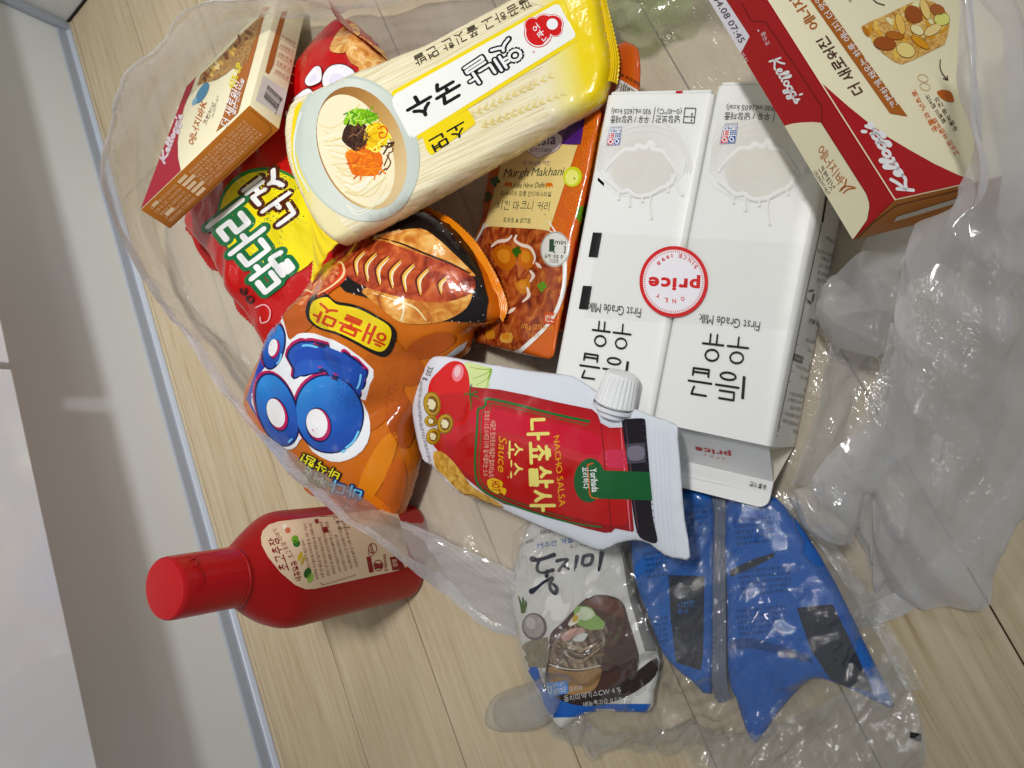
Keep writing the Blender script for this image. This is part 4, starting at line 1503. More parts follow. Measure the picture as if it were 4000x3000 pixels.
def splash(pr, dx, dy, k):
    def z(p):
        return zM(((p[0] - 680) * k + 680 + dx, (p[1] - 600) * k + 600 + dy))
    P = lambda q: [z(p) for p in q]
    c = z((650, 470))
    glow(pr, c, 205 * k, 190 * k, 'd9d5cd', 'ebebe7', 'carton', .3, 0, 8, 0)
    shd = mat('dfdcd5', 'carton'); pool = mat('dddad1', 'carton'); rim = mat('ecebe7', 'carton')
    for q in range(3):
        pr.stroke(P([(430 - 18 * q, 600), (440 - 10 * q, 480 - 18 * q), (560, 380 - 30 * q), (720, 350 - 34 * q), (880, 400 - 30 * q), (960 + 16 * q, 520), (950 + 20 * q, 620)]), 5 * k, mat('e3e0d9', 'carton'), 3.2, 4)
    pr.poly(P([(478, 600), (500, 540), (580, 485), (690, 470), (800, 500), (870, 560), (885, 620), (850, 690), (770, 745), (660, 760), (560, 730), (495, 670)]), pool, 3.4, 4, (), 0)
    pr.poly(P([(500, 600), (560, 510), (680, 485), (760, 510), (700, 560), (690, 640), (560, 690), (510, 650)]), mat('dcd8ce', 'carton'), 3.6, 4, (), 0)
    crown = [(440, 600), (480, 550), (530, 500), (570, 470), (630, 470), (650, 445), (700, 460), (735, 425), (752, 450), (745, 470), (810, 480), (840, 520), (870, 560), (910, 625)]
    pr.stroke(P([(x + 4, y + 9) for x, y in crown]), [6 * k, 16 * k, 20 * k, 20 * k, 16 * k, 6 * k], shd, 3.8, 3)
    pr.stroke(P(crown), [6 * k, 13 * k, 17 * k, 18 * k, 13 * k, 6 * k], rim, 4.2, 3)
    low = [(440, 660), (480, 690), (540, 740), (590, 735), (630, 765), (680, 770), (740, 755), (800, 720), (850, 700), (890, 640)]
    pr.stroke(P([(x + 3, y + 7) for x, y in low]), 15 * k, shd, 3.8, 3)
    pr.stroke(P(low), 12 * k, rim, 4.2, 3)
    for d in ([(530, 740), (526, 790)], [(600, 745), (596, 835)], [(680, 765), (678, 805)], [(735, 755), (728, 830), (736, 915)], [(840, 690), (846, 740)], [(870, 640), (885, 690), (938, 765)], [(470, 560), (440, 605)]):
        pr.stroke(P([(x + 3, y + 3) for x, y in d]), [9 * k, 6 * k, 13 * k], shd, 3.9, 3)
        pr.stroke(P(d), [8 * k, 4 * k, 10 * k], rim, 4.4, 3)


def kmilk(pr, q):
    """certification mark; q corners: top-left, top-right, bottom-right, bottom-left in the picture"""
    q = [np.array(zM(p)) for p in q]
    def b(u, v): return q[0] * (1 - u) * (1 - v) + q[1] * u * (1 - v) + q[2] * u * v + q[3] * (1 - u) * v
    def quad(u0, v0, u1, v1, m, l): pr.poly([b(u0, v0), b(u1, v0), b(u1, v1), b(u0, v1)], m, l, sp=0)
    red = mat('d01f38', 'carton')
    quad(0, 0, 1, 1, MBLU, 5); quad(.03, .02, .97, .98, MWH, 5.6)
    quad(.06, .58, .48, .96, red, 6.2); quad(.52, .58, .95, .96, MBLU, 6.2)
    for (u, m) in ((.27, red), (.735, MBLU)):
        c = b(u, .77); pr.ell(c, 9.5, 10.5, MWH, 6.8, 0, 18, None, 0); pr.ell(c, 5, 6, m, 7.3, 0, 14, None, 0)
    for r_ in range(3):
        quad(.08, .24 + .105 * r_, .16, .32 + .105 * r_, red, 6.2); quad(.22, .24 + .105 * r_, .48, .31 + .105 * r_, red, 6.2)
        for c in range(3): quad(.54 + .145 * c, .24 + .105 * r_, .66 + .145 * c, .31 + .105 * r_, MBLU, 6.2)
    pr.text('K-MILK', b(.94, .06), b(.08, .06), b(.94, .19), MBLU, 6.2, .02)
    pr.text('국산우유사용인증', b(1.0, -.19), b(.06, -.19), b(1.0, -.06), MBLU, 5, 0)


def milk_common(M, nm):
    t, V, Fc, gv, gf, fv, ff, P = M
    pr = Print(V, Fc, None, 0); pr.flat = False
    pr.cur = 'printed_front'
    return pr


pr = milk_common(MILK_L, 'L')
splash(pr, 0, 0, 1.0)
TX(pr, zM2, '1등급', (598, 338), (285, 290), (575, 500), INK, 5, .0, (262, 458))
TX(pr, zM2, '우유', (618, 115), (360, 82), (600, 282), INK, 5, .0, (345, 252))
TX(pr, zM, 'First Grade Milk', (676, 1500), (335, 1462), (668, 1562), GREY, 5, 0, (330, 1522))
pr.poly(zM([(362, 1010), (420, 1013), (392, 1172), (333, 1168)]), INK, 5); pr.poly(zM([(297, 1355), (355, 1358), (330, 1510), (270, 1505)]), INK, 5)
TX(pr, zM, '냉장보관', (925, 254), (768, 254), (922, 302), GREY, 5, .012)
TX(pr, zM, '(0~10℃)', (938, 200), (780, 200), (935, 245), GREY, 5, 0)
TX(pr, zM, '우유 / 냉장제품', (728, 254), (478, 254), (722, 302), GREY, 5, .012)
TX(pr, zM, '930 mL(605 kcal)', (740, 200), (485, 200), (735, 245), GREY, 5, 0)
pr.stroke(zM([(765, 200), (748, 300)]), 2.5, GREY, 5)
pr.stroke(zM([(958, 204), (1028, 207), (1016, 302), (946, 298)]), 3.5, GREY, 5, 0, True)
pr.stroke(zM([(950, 259), (1022, 264)]), 3, GREY, 5.4); pr.stroke(zM([(1004, 240), (1001, 252)]), 5, GREY, 5.4); pr.stroke(zM([(1000, 280), (998, 288)]), 5, GREY, 5.4)
kmilk(pr, [(466, 345), (548, 340), (536, 444), (450, 449)])
pr.cur = 'printed_rim_mark'
pr.build(MILK_L[0])
pr = Print(*(lambda v, f: (v, f))(*bevel_vf(*box_vf(MILK_L[7](.002, -.0028, .005), WA * (CW - .004), -SA * .0026, UP * (CT - .006)), .0010, 1)), None, 0)
pr.cur = 'printed_red_tab'
pr.poly([(2641, 357), (2668, 356), (2667, 365), (2640, 366)], MRED, 2)
pr.build(MILK_L[0])

pr = milk_common(MILK_R, 'R')
splash(pr, 757, 5, 1.10)
TX(pr, zM2, '1등급', (1352, 432), (985, 383), (1338, 622), INK, 5, .0, (965, 562))
TX(pr, zM2, '우유', (1380, 198), (1075, 163), (1360, 378), INK, 5, .0, (1055, 348))
TX(pr, zM2, 'First Grade Milk', (1447, 96), (1052, 42), (1437, 156), GREY, 5, 0, (1045, 101))
TX(pr, zM, '우유 / 냉장제품', (1512, 236), (1215, 232), (1506, 284), GREY, 5, .012)
TX(pr, zM, '930 mL(605 kcal)', (1540, 180), (1230, 174), (1534, 224), GREY, 5, 0)
pr.stroke(zM([(1545, 190), (1528, 290)]), 2.5, GREY, 5)
kmilk(pr, [(1205, 326), (1300, 319), (1283, 434), (1182, 439)])
pr.build(MILK_R[0])
# side of the right carton
zs = TR(3000, 800, .6024)
pr = milk_common(MILK_R, 'S'); pr.cur = 'printed_side'
SINK = mat('3a3835', 'carton'); SGR = mat('7d7b76', 'carton')
pr.poly(zs([(372, -60), (500, 40), (470, 205), (345, 112)]), INK, 1)
TX(pr, zs, 'F3.93', (430, 90), (372, 40), (415, 115), MWH, 2, 0)
pr.stroke(zs([(345, 125), (262, 500), (180, 900), (60, 1470)]), 2.2, SINK, 1)
for a, b in (((200, 845), (335, 880)), ((185, 905), (320, 940)), ((170, 965), (312, 992)), ((150, 1080), (288, 1108)), ((135, 1145), (272, 1165)), ((50, 1500), (200, 1500)), ((70, 1440), (210, 1442))):
    pr.stroke(zs([a, b]), 2.2, SINK, 1)
rowsT = [(430, 245, 378, 215), (450, 345, 320, 300), (430, 375, 335, 345), (420, 420, 330, 395), (408, 470, 322, 440), (395, 510, 318, 490), (325, 900, 250, 880), (305, 960, 262, 945), (285, 1050, 265, 1045), (275, 1085, 185, 1050), (265, 1140, 210, 1115), (250, 1210, 232, 1200), (235, 1250, 140, 1225), (230, 1290, 125, 1265), (215, 1330, 145, 1315), (205, 1380, 100, 1355), (195, 1430, 95, 1400), (200, 1480, 165, 1470)]
for k_, (x1, y1, x0, y0) in enumerate(rowsT):
    TX(pr, zs, LOREM[k_ % 8][:max(3, int((x1 - x0) / 11))], (x1, y1 - 16), (x0, y0 - 16), (x1 - 5, y1 + 8), SGR, 1, .01)
pr.poly(zs([(170, 962), (228, 985), (218, 1030), (160, 1008)]), SINK, 1.4)
TX(pr, zs, '상품특성', (222, 990), (172, 972), (216, 1018), MWH, 2, 0)
bars(pr, [zs(p) for p in ((392, 530), (350, 712), (298, 695), (328, 505))], 16, SINK, 1.2, 4)
for a, b in (((262, 560), (290, 555)), ((294, 580), (284, 625)), ((275, 640), (258, 620))):
    pr.stroke(zs([a, b]), 6, SINK, 1.2)
TX(pr, zs, '일반팩', (262, 640), (256, 600), (250, 642), SGR, 1.2, 0)
TX(pr, zs, '멸균 1등급', (345, 760), (268, 735), (338, 790), SINK, 1.2, .03)
pr.build(MILK_R[0])
zg = TR(2500, 1600, .3165)
for M in (MILK_R,):
    pr = Print(M[3], M[4], None, 0, .0003); pr.cur = 'printed_gable'
    TX(pr, zg, 'price', (1118, 500), (676, 430), (1132, 582), MRED, 1, .03, (690, 508))
    for ch, x, y in (('O', 1030, 600), ('N', 960, 594), ('L', 880, 578), ('Y', 805, 551)):
        TX(pr, zg, ch, (x + 17, y - 9), (x - 15, y - 14), (x + 17, y + 9), MRED, 1, .03)
    pr.build(M[0])
    pr = Print(M[5], M[6], None, 0, .0006); pr.cur = 'printed_fin'
    TX(pr, zg, '유통기한', (1575, 930), (1362, 884), (1560, 992), INK, 2, .02, (1346, 946))
    pr.stroke(zg([(540, 822), (1640, 1072)]), 2, mat('c9c7c2', 'carton'), 1)
    pr.build(M[0])

# round sticker on clear tape that ties the cartons
zt = CT + .0021
TAPE = thing('promotion_sticker', 'round red and white price sticker on clear tape across both milk cartons', 'sticker', (*W(2632, 1100, zt)[:2], zt))
gx = [W(*zM(p), zt) for p in ((395, 1010), (1790, 1085), (1650, 1640), (300, 1560))]
n = 14
tv = [gx[0] * (1 - u) * (1 - v_) + gx[1] * u * (1 - v_) + gx[2] * u * v_ + gx[3] * (1 - u) * v_ for v_ in np.linspace(0, 1, n) for u in np.linspace(0, 1, n)]
tf = [(j * n + i, (j + 1) * n + i, (j + 1) * n + i + 1, j * n + i + 1) for j in range(n - 1) for i in range(n - 1)]
TAPEM = film_mat('clear_tape', .012, (.99, .99, .985), .3, .05, 30, .16)
tq = thing
mesh('clear_tape', tv, tf, TAPEM, TAPE)
pr = Print(tv, tf, None, 0, .0002)
pr.cur = 'paper_disc'
C0 = zM((883, 1328))
SW = mat('eeeaf0', 'label'); SR = mat('c8182c', 'label')
pr.ell(C0, 134, 139, SR, 0, 0, 64, None, 0)
pr.ell(C0, 120, 124.5, SW, .8, 0, 64, None, 0)
pr.cur = 'printed_lettering'
for k_ in range(96):
    a = 2 * math.pi * k_ / 96
    pr.stroke([(C0[0] + 110 * math.cos(a), C0[1] + 114 * math.sin(a)), (C0[0] + 118 * math.cos(a), C0[1] + 122.5 * math.sin(a))], 2.2, SR, 1.6, cap=False)
TX(pr, zM, 'price', (1058, 1286), (724, 1270), (1052, 1394), SR, 2, .035, (716, 1378))
def arc_letters(chars):
    for ch, x, y, s_, a in chars:
        a = math.radians(a)
        r_ = np.array([-math.cos(a), -math.sin(a)]); u = np.array([-math.sin(a) * -1, -math.cos(a) * -1])
        u = np.array([r_[1], -r_[0]])
        o = np.array([x, y])
        w = s_ * (.25 if ch in 'I1' else .85)
        TX(pr, zM, ch, tuple(o - r_ * w / 2 - u * s_ / 2), tuple(o + r_ * w / 2 - u * s_ / 2), tuple(o - r_ * w / 2 + u * s_ / 2), SR, 2, .02)
arc_letters([('O', 942, 1440, 28, -22), ('N', 887, 1455, 28, -4), ('L', 833, 1447, 28, 12), ('Y', 783, 1420, 28, 26)])
arc_letters([('S', 1026, 1232, 25, 46), ('I', 1010, 1208, 25, 38), ('N', 988, 1190, 25, 30), ('C', 957, 1172, 25, 20), ('E', 926, 1162, 25, 12), ('1', 872, 1160, 25, -4), ('9', 845, 1168, 25, -14), ('9', 816, 1184, 25, -26), ('8', 787, 1209, 25, -38)])
pr.build(TAPE)

# ------------------------------------------------------------------ right cereal bar box
zK = TR(2700, 0, .6027)
cR, cC, cB = mat('a5182a', 'card'), mat(KC, 'card'), mat(KB, 'card')
cW, cD = mat('f2eff0', 'card'), mat('4d2e22', 'card')
pr = Print(BR[1], BR[2], None, 0); pr.flat = True
pr.face(RO, .166 * ri, RC * rk)
pr.cur = 'printed_side'
pr.poly(zK([(30, -110), (440, -110), (848, 540), (1318, 1292), (1052, 1556)]), cR, .3)
pr.poly(zK([(598, 818), (660, 800), (720, 793), (790, 790), (848, 796), (1140, 1255), (1158, 1310), (1160, 1345), (1150, 1400), (1145, 1425), (1052, 1560)]), cC, 1)
pr.stroke(zK([(330, 20), (385, 125), (402, 136), (478, 140), (492, 152), (850, 690), (848, 792)]), 4, mat('6e0f1c', 'card'), 1.4)
pr.stroke(zK([(848, 796), (1140, 1255), (1158, 1310), (1160, 1345), (1150, 1400), (1145, 1425), (1055, 1552)]), 3, mat('8a3a2c', 'card'), 1.5)
pr.poly(zK([(80, -60), (190, -60), (382, 235), (322, 350), (104, 8)]), mat('e6e4ea', 'card'), 1)
TX(pr, zK, '2023.04.08 07:45', (60, -150), (318, 282), (98, -172), mat('4a4a50', 'card'), 2, .01)
TX(pr, zK, '까지', (322, 350), (352, 405), (345, 336), cW, 2)
TX(pr, zK, '뜯는곳', (455, 215), (490, 300), (480, 200), cW, 2)
pr.poly(zK([(432, 192), (448, 196), (440, 206)]), cW, 2, sp=0)
script_k(pr, zK, (490, 412), (660, 688), (572, 352), cW, 2, .11)
br_ = mat('b06a38', 'card')
TX(pr, zK, '에너지바', (814, 985), (962, 1212), (862, 928), br_, 2, .015, (1008, 1160))
pr.stroke(zK([(1010, 1160), (1000, 1200), (975, 1225)]), 6, br_, 2, 3); pr.stroke(zK([(968, 1238), (1010, 1206), (1068, 1218), (1020, 1226), (992, 1250)]), 6, br_, 2, 3)
TX(pr, zK, '크런치넛', (822, 1104), (912, 1236), (852, 1062), cD, 2, .01, (942, 1205))
TX(pr, zK, 'CRUNCHY NUT', (796, 1114), (888, 1264), (812, 1100), cD, 2, .0, (906, 1252))
pr.face(RO, .166 * ri, .163 * rj)
pr.cur = 'printed_front'
pr.poly(zK([(800, 470), (850, 545), (900, 590), (1020, 695), (1150, 800), (1280, 895), (1420, 978), (1570, 1062), (1725, 1135), (1900, 1200), (2060, 1260), (2060, 1150), (1900, 1185), (1320, 1300)]), cR, .5)
kb = mat('a96535', 'card')
TX(pr, zK, '더 새로워진', (1128, 590), (875, 230), (1046, 630), cD, 1.5, .02, (800, 268))
TX(pr, zK, '에너지바', (838, 165), (640, -120), (770, 208), br_, 1.5, .02, (572, -78))
pr.poly(zK([(560, -300), (640, -310), (850, 0), (1400, 757), (1287, 738), (768, 0)]), kb, 1)
TX(pr, zK, '간편하게 채우는 하루 에너지, 더 맛있게', (1345, 678), (790, -80), (1300, 706), cW, 2, .015, (750, -50))
gran = speckle('granola', [(.15, '8a4a1c'), (.38, 'c98e3d'), (.6, 'e4b967'), (.85, 'f3dda0')], 260, 'card', (1, 1, 1), 0, 3, 1.5)
pr.poly(zK([(1100, 178), (1160, 140), (1250, 105), (1360, 50), (1490, -10), (1580, 20), (1660, 90), (1672, 160), (1660, 230), (1640, 290), (1540, 340), (1440, 390), (1360, 420), (1310, 400), (1235, 345), (1170, 260)]), gran, 1)
rnd = random.Random(5)
for k_ in range(46):
    u, v_ = rnd.random(), rnd.random()
    c = np.array([1110, 185]) + u * np.array([390, -175]) + v_ * np.array([165, 190])
    c = zK(tuple(c))
    h = rnd.choice(['f2dc9c', 'e9c470', 'd49a46', 'f5e6b8', 'b9772f', 'e2b25a'])
    pr.ell(c, rnd.uniform(10, 26), rnd.uniform(6, 13), mat(h, 'card'), 1.6 + k_ * .02, rnd.uniform(0, 180), 12, None, 0)
for (x, y, a, b, g, h) in ((1250, 288, 72, 42, 10, '9a5320'), (1436, 100, 62, 50, 45, '9a5224'), (1315, 236, 60, 26, 8, 'ad6a2c'), (1590, 70, 48, 34, 20, 'a4643a'), (1460, 200, 46, 28, 30, 'f3e3b0'), (1385, 330, 62, 46, 25, 'f0d894'), (1512, 65, 26, 70, -20, 'efd08a'), (1620, 130, 50, 40, 0, 'dfe08a'), (1560, 200, 60, 30, -30, 'eed59a'), (1350, 160, 26, 70, -15, 'e8c071'), (1480, 280, 70, 22, 35, 'd99a45')):
    pr.ell(zK((x, y)), a * .6 + 2, b * .6 + 2, mat('7a4318', 'card'), 3.2, g, 16, None, 0)
    pr.ell(zK((x, y)), a * .6, b * .6, mat(h, 'card'), 3.6, g, 16, None, 0)
pr.stroke(zK([(1612, 390), (1610, 440), (1625, 480), (1658, 520)]), 4, cD, 1.5, 3); pr.stroke(zK([(1632, 512), (1660, 522), (1656, 494)]), 4, cD, 1.5)
pr.poly(zK([(1590, 600), (1625, 585), (1680, 600), (1700, 660), (1660, 660), (1620, 640)]), mat('b4622c', 'card'), 1.5, 3)
og = mat('cf6a3a', 'card')
TX(pr, zK, '알알이 씹히는', (1650, 790), (1530, 610), (1628, 806), cD, 1.5, .01)
TX(pr, zK, '두툼하게! 견과', (1730, 840), (1595, 625), (1705, 858), cD, 1.5, .01)
TX(pr, zK, '곡물과 넛츠로', (1600, 850), (1450, 580), (1572, 866), og, 1.5, .02)
TX(pr, zK, '고소한 아몬드와', (1740, 1000), (1580, 760), (1712, 1018), og, 1.5, .02)
for (x, y) in ((1500, 510), (1512, 565)):
    pr.ell(zK((x, y)), 22, 15, mat('cfb98f', 'card'), 1.5, 20, 18, .85, 0)
TX(pr, zK, 'A', (1040, 10), (1022, -6), (1030, 20), cD, 1.5)
pr.stroke(zK([(1170, -10), (1200, 20), (1250, 36)]), 4, cD, 1.5, 3)
script_k(pr, zK, (1468, 1232), (1195, 790), (1350, 1262), cW, 1.5, .12)
pr.face(RO, .163 * rj, RC * rk)
pr.cur = 'printed_end'
pr.poly(zK([(1330, 1402), (1760, 1270), (1760, 1300), (1310, 1436)]), mat('d9d2c4', 'card'), 1)
pr.stroke(zK([(1075, 1548), (1180, 1440), (1330, 1330), (1760, 1225)]), 3, mat('6a3f1c', 'card'), 1)
pr.build(BOX_R)

# ------------------------------------------------------------------ left cereal bar box
zA = TR(350, 0, .4521)
pr = Print(BL[1], BL[2], None, 0); pr.flat = True
pr.face(L000, Li, Lj)
pr.cur = 'printed_front'
pr.poly(zA([(790, 790), (930, 640), (880, 780), (820, 920), (780, 1090), (762, 1230), (765, 1360), (790, 1478), (640, 1640), (431, 1818), (470, 1690), (640, 1160)]), mat('a02038', 'card'), 1)
pr.poly(zA([(1560, 60), (1500, 170), (1440, 420), (1380, 640), (1285, 978), (1190, 1070), (1095, 1142), (1160, 990), (1230, 760), (1320, 540), (1430, 240), (1500, 60)]), kb, 1)
pr.poly(zA([(930, 740), (960, 650), (1060, 560), (1180, 440), (1300, 310), (1500, 120), (1440, 330), (1370, 520), (1300, 610), (1240, 590), (1180, 640), (1100, 690), (1010, 715)]), speckle('granola_dark', [(.2, '4e2d18'), (.4, '8a5a2c'), (.6, 'c09653'), (.85, 'e6cd92')], 230, 'card', (1, 1, 1), 0, 3, 1.5), 1.6)
for k_ in range(16):
    pr.ell(zA((1000 + 24 * k_ + rnd.uniform(-20, 20), 690 - 26 * k_ + rnd.uniform(-20, 20))), rnd.uniform(8, 18), rnd.uniform(4, 8), mat(rnd.choice(['e8d19a', '8c4a1e', 'd8b264', '6a3a1c']), 'card'), 2.2 + .02 * k_, rnd.uniform(20, 80), 12, None, 0)
TX(pr, zA, '더 새로워진', (1200, 1110), (1330, 730), (1128, 1070), cW, 2.5, .02)
TX(pr, zA, '알찬 견과 곡물', (1262, 1000), (1345, 690), (1232, 985), cW, 2.5, .02)
TX(pr, zA, '40% UP', (1245, 780), (1330, 570), (1195, 745), mat('e3d838', 'card'), 3, .03)
TX(pr, zA, '에너지바K', (905, 1268), (1020, 890), (848, 1230), br_, 2, .02)
TX(pr, zA, '크런치넛', (1010, 1085), (1090, 900), (980, 1070), mat('7a6a58', 'card'), 2, .01)
TX(pr, zA, 'CRUNCHY NUT', (1070, 1020), (1120, 830), (1058, 1014), mat('8a7a68', 'card'), 2, 0)
pr.ell(zA((975, 805)), 46, 17, mat('4d7f9a', 'card'), 2, -60, 24); pr.ell(zA((910, 880)), 16, 8, mat('7fa8bd', 'card'), 2.2, -60, 16)
script_k(pr, zA, (668, 1425), (822, 1010), (602, 1392), mat('d9cdd2', 'card'), 2, .11)
pr.face(L000, Li, Lk)
pr.cur = 'printed_side'
q0, q1, q2, q3 = (np.array(p) for p in ((978, 411), (545, 821), (667, 898), (1087, 502)))
def bf(a, c): return tuple(q0 * (1 - a) * (1 - c) + q1 * a * (1 - c) + q2 * a * c + q3 * (1 - a) * c)
tx = mat('e3c9a8', 'card')
ident = lambda p: p
for k_ in range(6):
    c = .16 + .115 * k_
    TX(pr, ident, (LOREM[k_] + ' ' + LOREM[(k_ + 3) % 8] + ' ' + LOREM[(k_ + 5) % 8])[:30], bf(.60, c + .085), bf(.10, c + .085), bf(.60, c), tx, 1, .0)
for k_ in range(5):
    c = .14 + .15 * k_
    pr.poly([bf(.70, c), bf(.625 - .03 * (k_ % 2), c), bf(.625 - .03 * (k_ % 2), c + .1), bf(.70, c + .1)], tx, 1)
    TX(pr, ident, (LOREM[(k_ + 2) % 8] + LOREM[k_])[:14], bf(.95, c + .1), bf(.72, c + .1), bf(.95, c + .01), tx, 1, 0)
pr.poly([bf(.93, .12), bf(.88, .12), bf(.88, .22), bf(.93, .22)], tx, 1); pr.poly([bf(.93, .55), bf(.86, .55), bf(.86, .66), bf(.93, .66)], tx, 1)
pr.stroke([bf(.02, .10), bf(.02, .8), bf(.05, .93), bf(.98, .93)], 2.5, mat('7a4820', 'card'), 1)
pr.face(L000, Lj, Lk)
pr.cur = 'printed_end'
pr.poly(zA([(1660, 100), (1706, 95), (1640, 330), (1585, 560), (1545, 640), (1515, 625), (1560, 440)]), kb, 1)
lb = zA([(1500, 652), (1712, 790), (1650, 1010), (1432, 868)])
pr.poly(lb, mat('d8d5d0', 'card'), 1)
bars(pr, [zA(p) for p in ((1535, 735), (1498, 855), (1600, 960), (1668, 860))], 15, INK, 2, 9)
TX(pr, zA, '8 801083 610', (1608, 990), (1660, 850), (1596, 984), INK, 2)
for k_ in range(5):
    y = 330 + 75 * k_
    pr.stroke(zA([(1640 - 12 * k_, y), (1800 - 12 * k_, y + 95)]), 1.5, mat('c2a078', 'card'), 1)
    TX(pr, zA, LOREM[k_][:6], (1655 - 14 * k_, y - 6), (1770 - 14 * k_, y + 60), (1662 - 14 * k_, y - 30), kb, 1)
pr.build(BOX_L)

# ------------------------------------------------------------------ noodle pack
zN = TR(1050, 0, .6329)
_a, _b2 = W(1250, 720, .09), W(2250, 200, .075)
nang = math.atan2(_b2[1] - _a[1], _b2[0] - _a[0])
NOODLE = speckle('noodles', [(.30, 'c7b584'), (.45, 'e3d6ad'), (.6, 'efe6c6'), (.8, 'f6efd8')], 1.0, 'film', (16, 950, 1), 0, 3, .25)
_mp = [x for x in NOODLE.node_tree.nodes if x.type == 'MAPPING' and abs(x.inputs['Scale'].default_value[1] - 950) < 1][0]
_mp.vector_type = 'TEXTURE'; _mp.inputs['Scale'].default_value = (1 / 16, 1 / 950, 1); _mp.inputs['Rotation'].default_value = (0, 0, nang)
[c for c in NOO_T.children if c.name.startswith('wrapper')][0].data.materials[0] = NOODLE
fm = lambda h: mat(h, 'film')
pr = Print(NOO.V, NOO.F, PL_ND, 13)
pr.cur = 'printed_design'
YEL = fm('efd403')
nl = NOO_T.location
g1 = grad('yellow_fade', W(*zN((1700, 540)), .09), W(*zN((1985, 410)), .09), [(0, 'e9dfbd'), (.45, 'ebdd80'), (.8, 'efd403'), (1, 'efd200')], 'film', nl)
pr.poly(zN([(1500, -30), (1700, -160), (1960, -180), (2030, -60), (2080, 120), (2130, 340), (2140, 460), (2090, 610), (2010, 660), (1930, 720), (1800, 790), (1690, 640), (1640, 500), (1720, 380), (1820, 300), (1850, 120), (1700, 40)]), g1, .5, 3)
g2 = grad('yellow_fade_end', W(1300, 700, .09), W(1185, 700, .09), [(0, 'e6dba8'), (.4, 'e6d858'), (1, 'e8cf0a')], 'film', nl)
pr.poly([(1152, 425), (1200, 410), (1215, 520), (1230, 640), (1275, 780), (1345, 880), (1400, 925), (1322, 952), (1255, 890), (1195, 775), (1140, 610)], g2, .5, 3)
pr.poly(zN([(735, 640), (738, 600), (770, 560), (1780, -2), (1810, -4), (1832, 20), (1915, 215), (1912, 245), (1895, 262), (895, 880), (868, 880), (850, 862)]), YEL, 1.6)
pr.poly(zN([(950, 845), (1228, 676), (1240, 690), (1276, 752), (1268, 772), (1012, 956), (995, 952), (975, 925)]), YEL, 1.7)
pr.poly(zN([(766, 650), (764, 612), (786, 580), (1770, 28), (1795, 34), (1893, 210), (1892, 226), (1882, 238), (898, 850), (880, 850), (864, 836)]), fm('f1efe9'), 2.4)
BK = fm('141310')
TX(pr, zN, '소면', (1205, 742), (985, 868), (1236, 822), BK, 3, .03, (1026, 945), 14)
TX(pr, zN, '국수', (1152, 448), (818, 640), (1215, 580), BK, 3, .045, (900, 765), 14)
TX(pr, zN, '옛날', (1500, 222), (1185, 432), (1588, 362), BK, 3, .012, (1262, 545), 14, .075)
TX(pr, zN, '옛날', (1500, 222), (1185, 432), (1588, 362), fm('f4f2ee'), 3.8, .012, (1262, 545), 14)
TX(pr, zN, '깔끔하고 쫄깃한 면발', (1600, -20), (888, 352), (1628, 38), fm('3a3020'), 3, .005, (915, 415), 14)
RD = fm('c5142c'); WH = fm('f4f2ee')
def lobes(k, m, l):
    pr.poly([[(x + q * k * math.cos(t), y + q2 * k * math.sin(t)) for t in np.linspace(0, 2 * math.pi, 24, endpoint=False)] for (x, y, q, q2) in ((*zN((1665, 205)), 50, 52), (*zN((1755, 150)), 38, 34), (*zN((1630, 160)), 30, 30), (*zN((1770, 185)), 26, 26), (*zN((1700, 150)), 36, 36))], m, l)
lobes(1.12, RD, 3); lobes(1.05, WH, 3.5); lobes(.96, RD, 4)
TX(pr, zN, '오뚜기', (1655, 140), (1735, 240), (1622, 172), WH, 4.6, .02, (1702, 276), 14)
pr.ell(zN((1752, 152)), 22, 22, WH, 4.6, 0, 20)
TX(pr, zN, '®', (1642, 312), (1626, 322), (1648, 326), RD, 3)
# bowl of noodles
def egg(c, rx, ry, ang): return [(c[0] + rx * math.cos(t) * math.cos(math.radians(ang)) - ry * math.sin(t) * math.sin(math.radians(ang)), c[1] + rx * math.cos(t) * math.sin(math.radians(ang)) + ry * math.sin(t) * math.cos(math.radians(ang))) for t in np.linspace(0, 2 * math.pi, 44, endpoint=False)]
pr.poly(zN(egg((548, 918), 372, 462, -22)), fm('bfc8bd'), 2)
pr.poly(zN(egg((556, 926), 360, 450, -22)), grad('bowl', W(*zN((170, 980)), .1), W(*zN((900, 820)), .1), [(0, 'aeb9ae'), (.12, 'c6cfc4'), (.5, 'd6dbd0'), (1, 'c2cac0')], 'film', nl), 2.3)
pr.poly(zN(egg((575, 915), 262, 392, -20)), grad('broth', W(*zN((300, 700)), .1), W(*zN((850, 1000)), .1), [(0, '8a5a28'), (.35, 'a87636'), (.7, 'c49a58'), (1, 'd8bd8a')], 'film', nl), 2.6)
pr.poly(zN(egg((540, 930), 215, 362, -22)), fm('efe3c4'), 3)
rnd = random.Random(8)
for k_ in range(34):
    t = rnd.random()
    a = np.array([300 + 180 * t, 760 + 520 * t]) + np.array([rnd.uniform(0, 40), 0]); b = np.array([560 + 200 * t, 640 + 560 * t])
    md = (a + b) / 2 + np.array([rnd.uniform(-60, 40), rnd.uniform(20, 120)])
    pr.stroke(zN([tuple(a), tuple(md), tuple(b)]), rnd.uniform(2.5, 5), fm(rnd.choice(['dcc891', 'fbf4df', 'e4d3a4', 'f6ecd0'])), 3.3 + .01 * k_, 5)
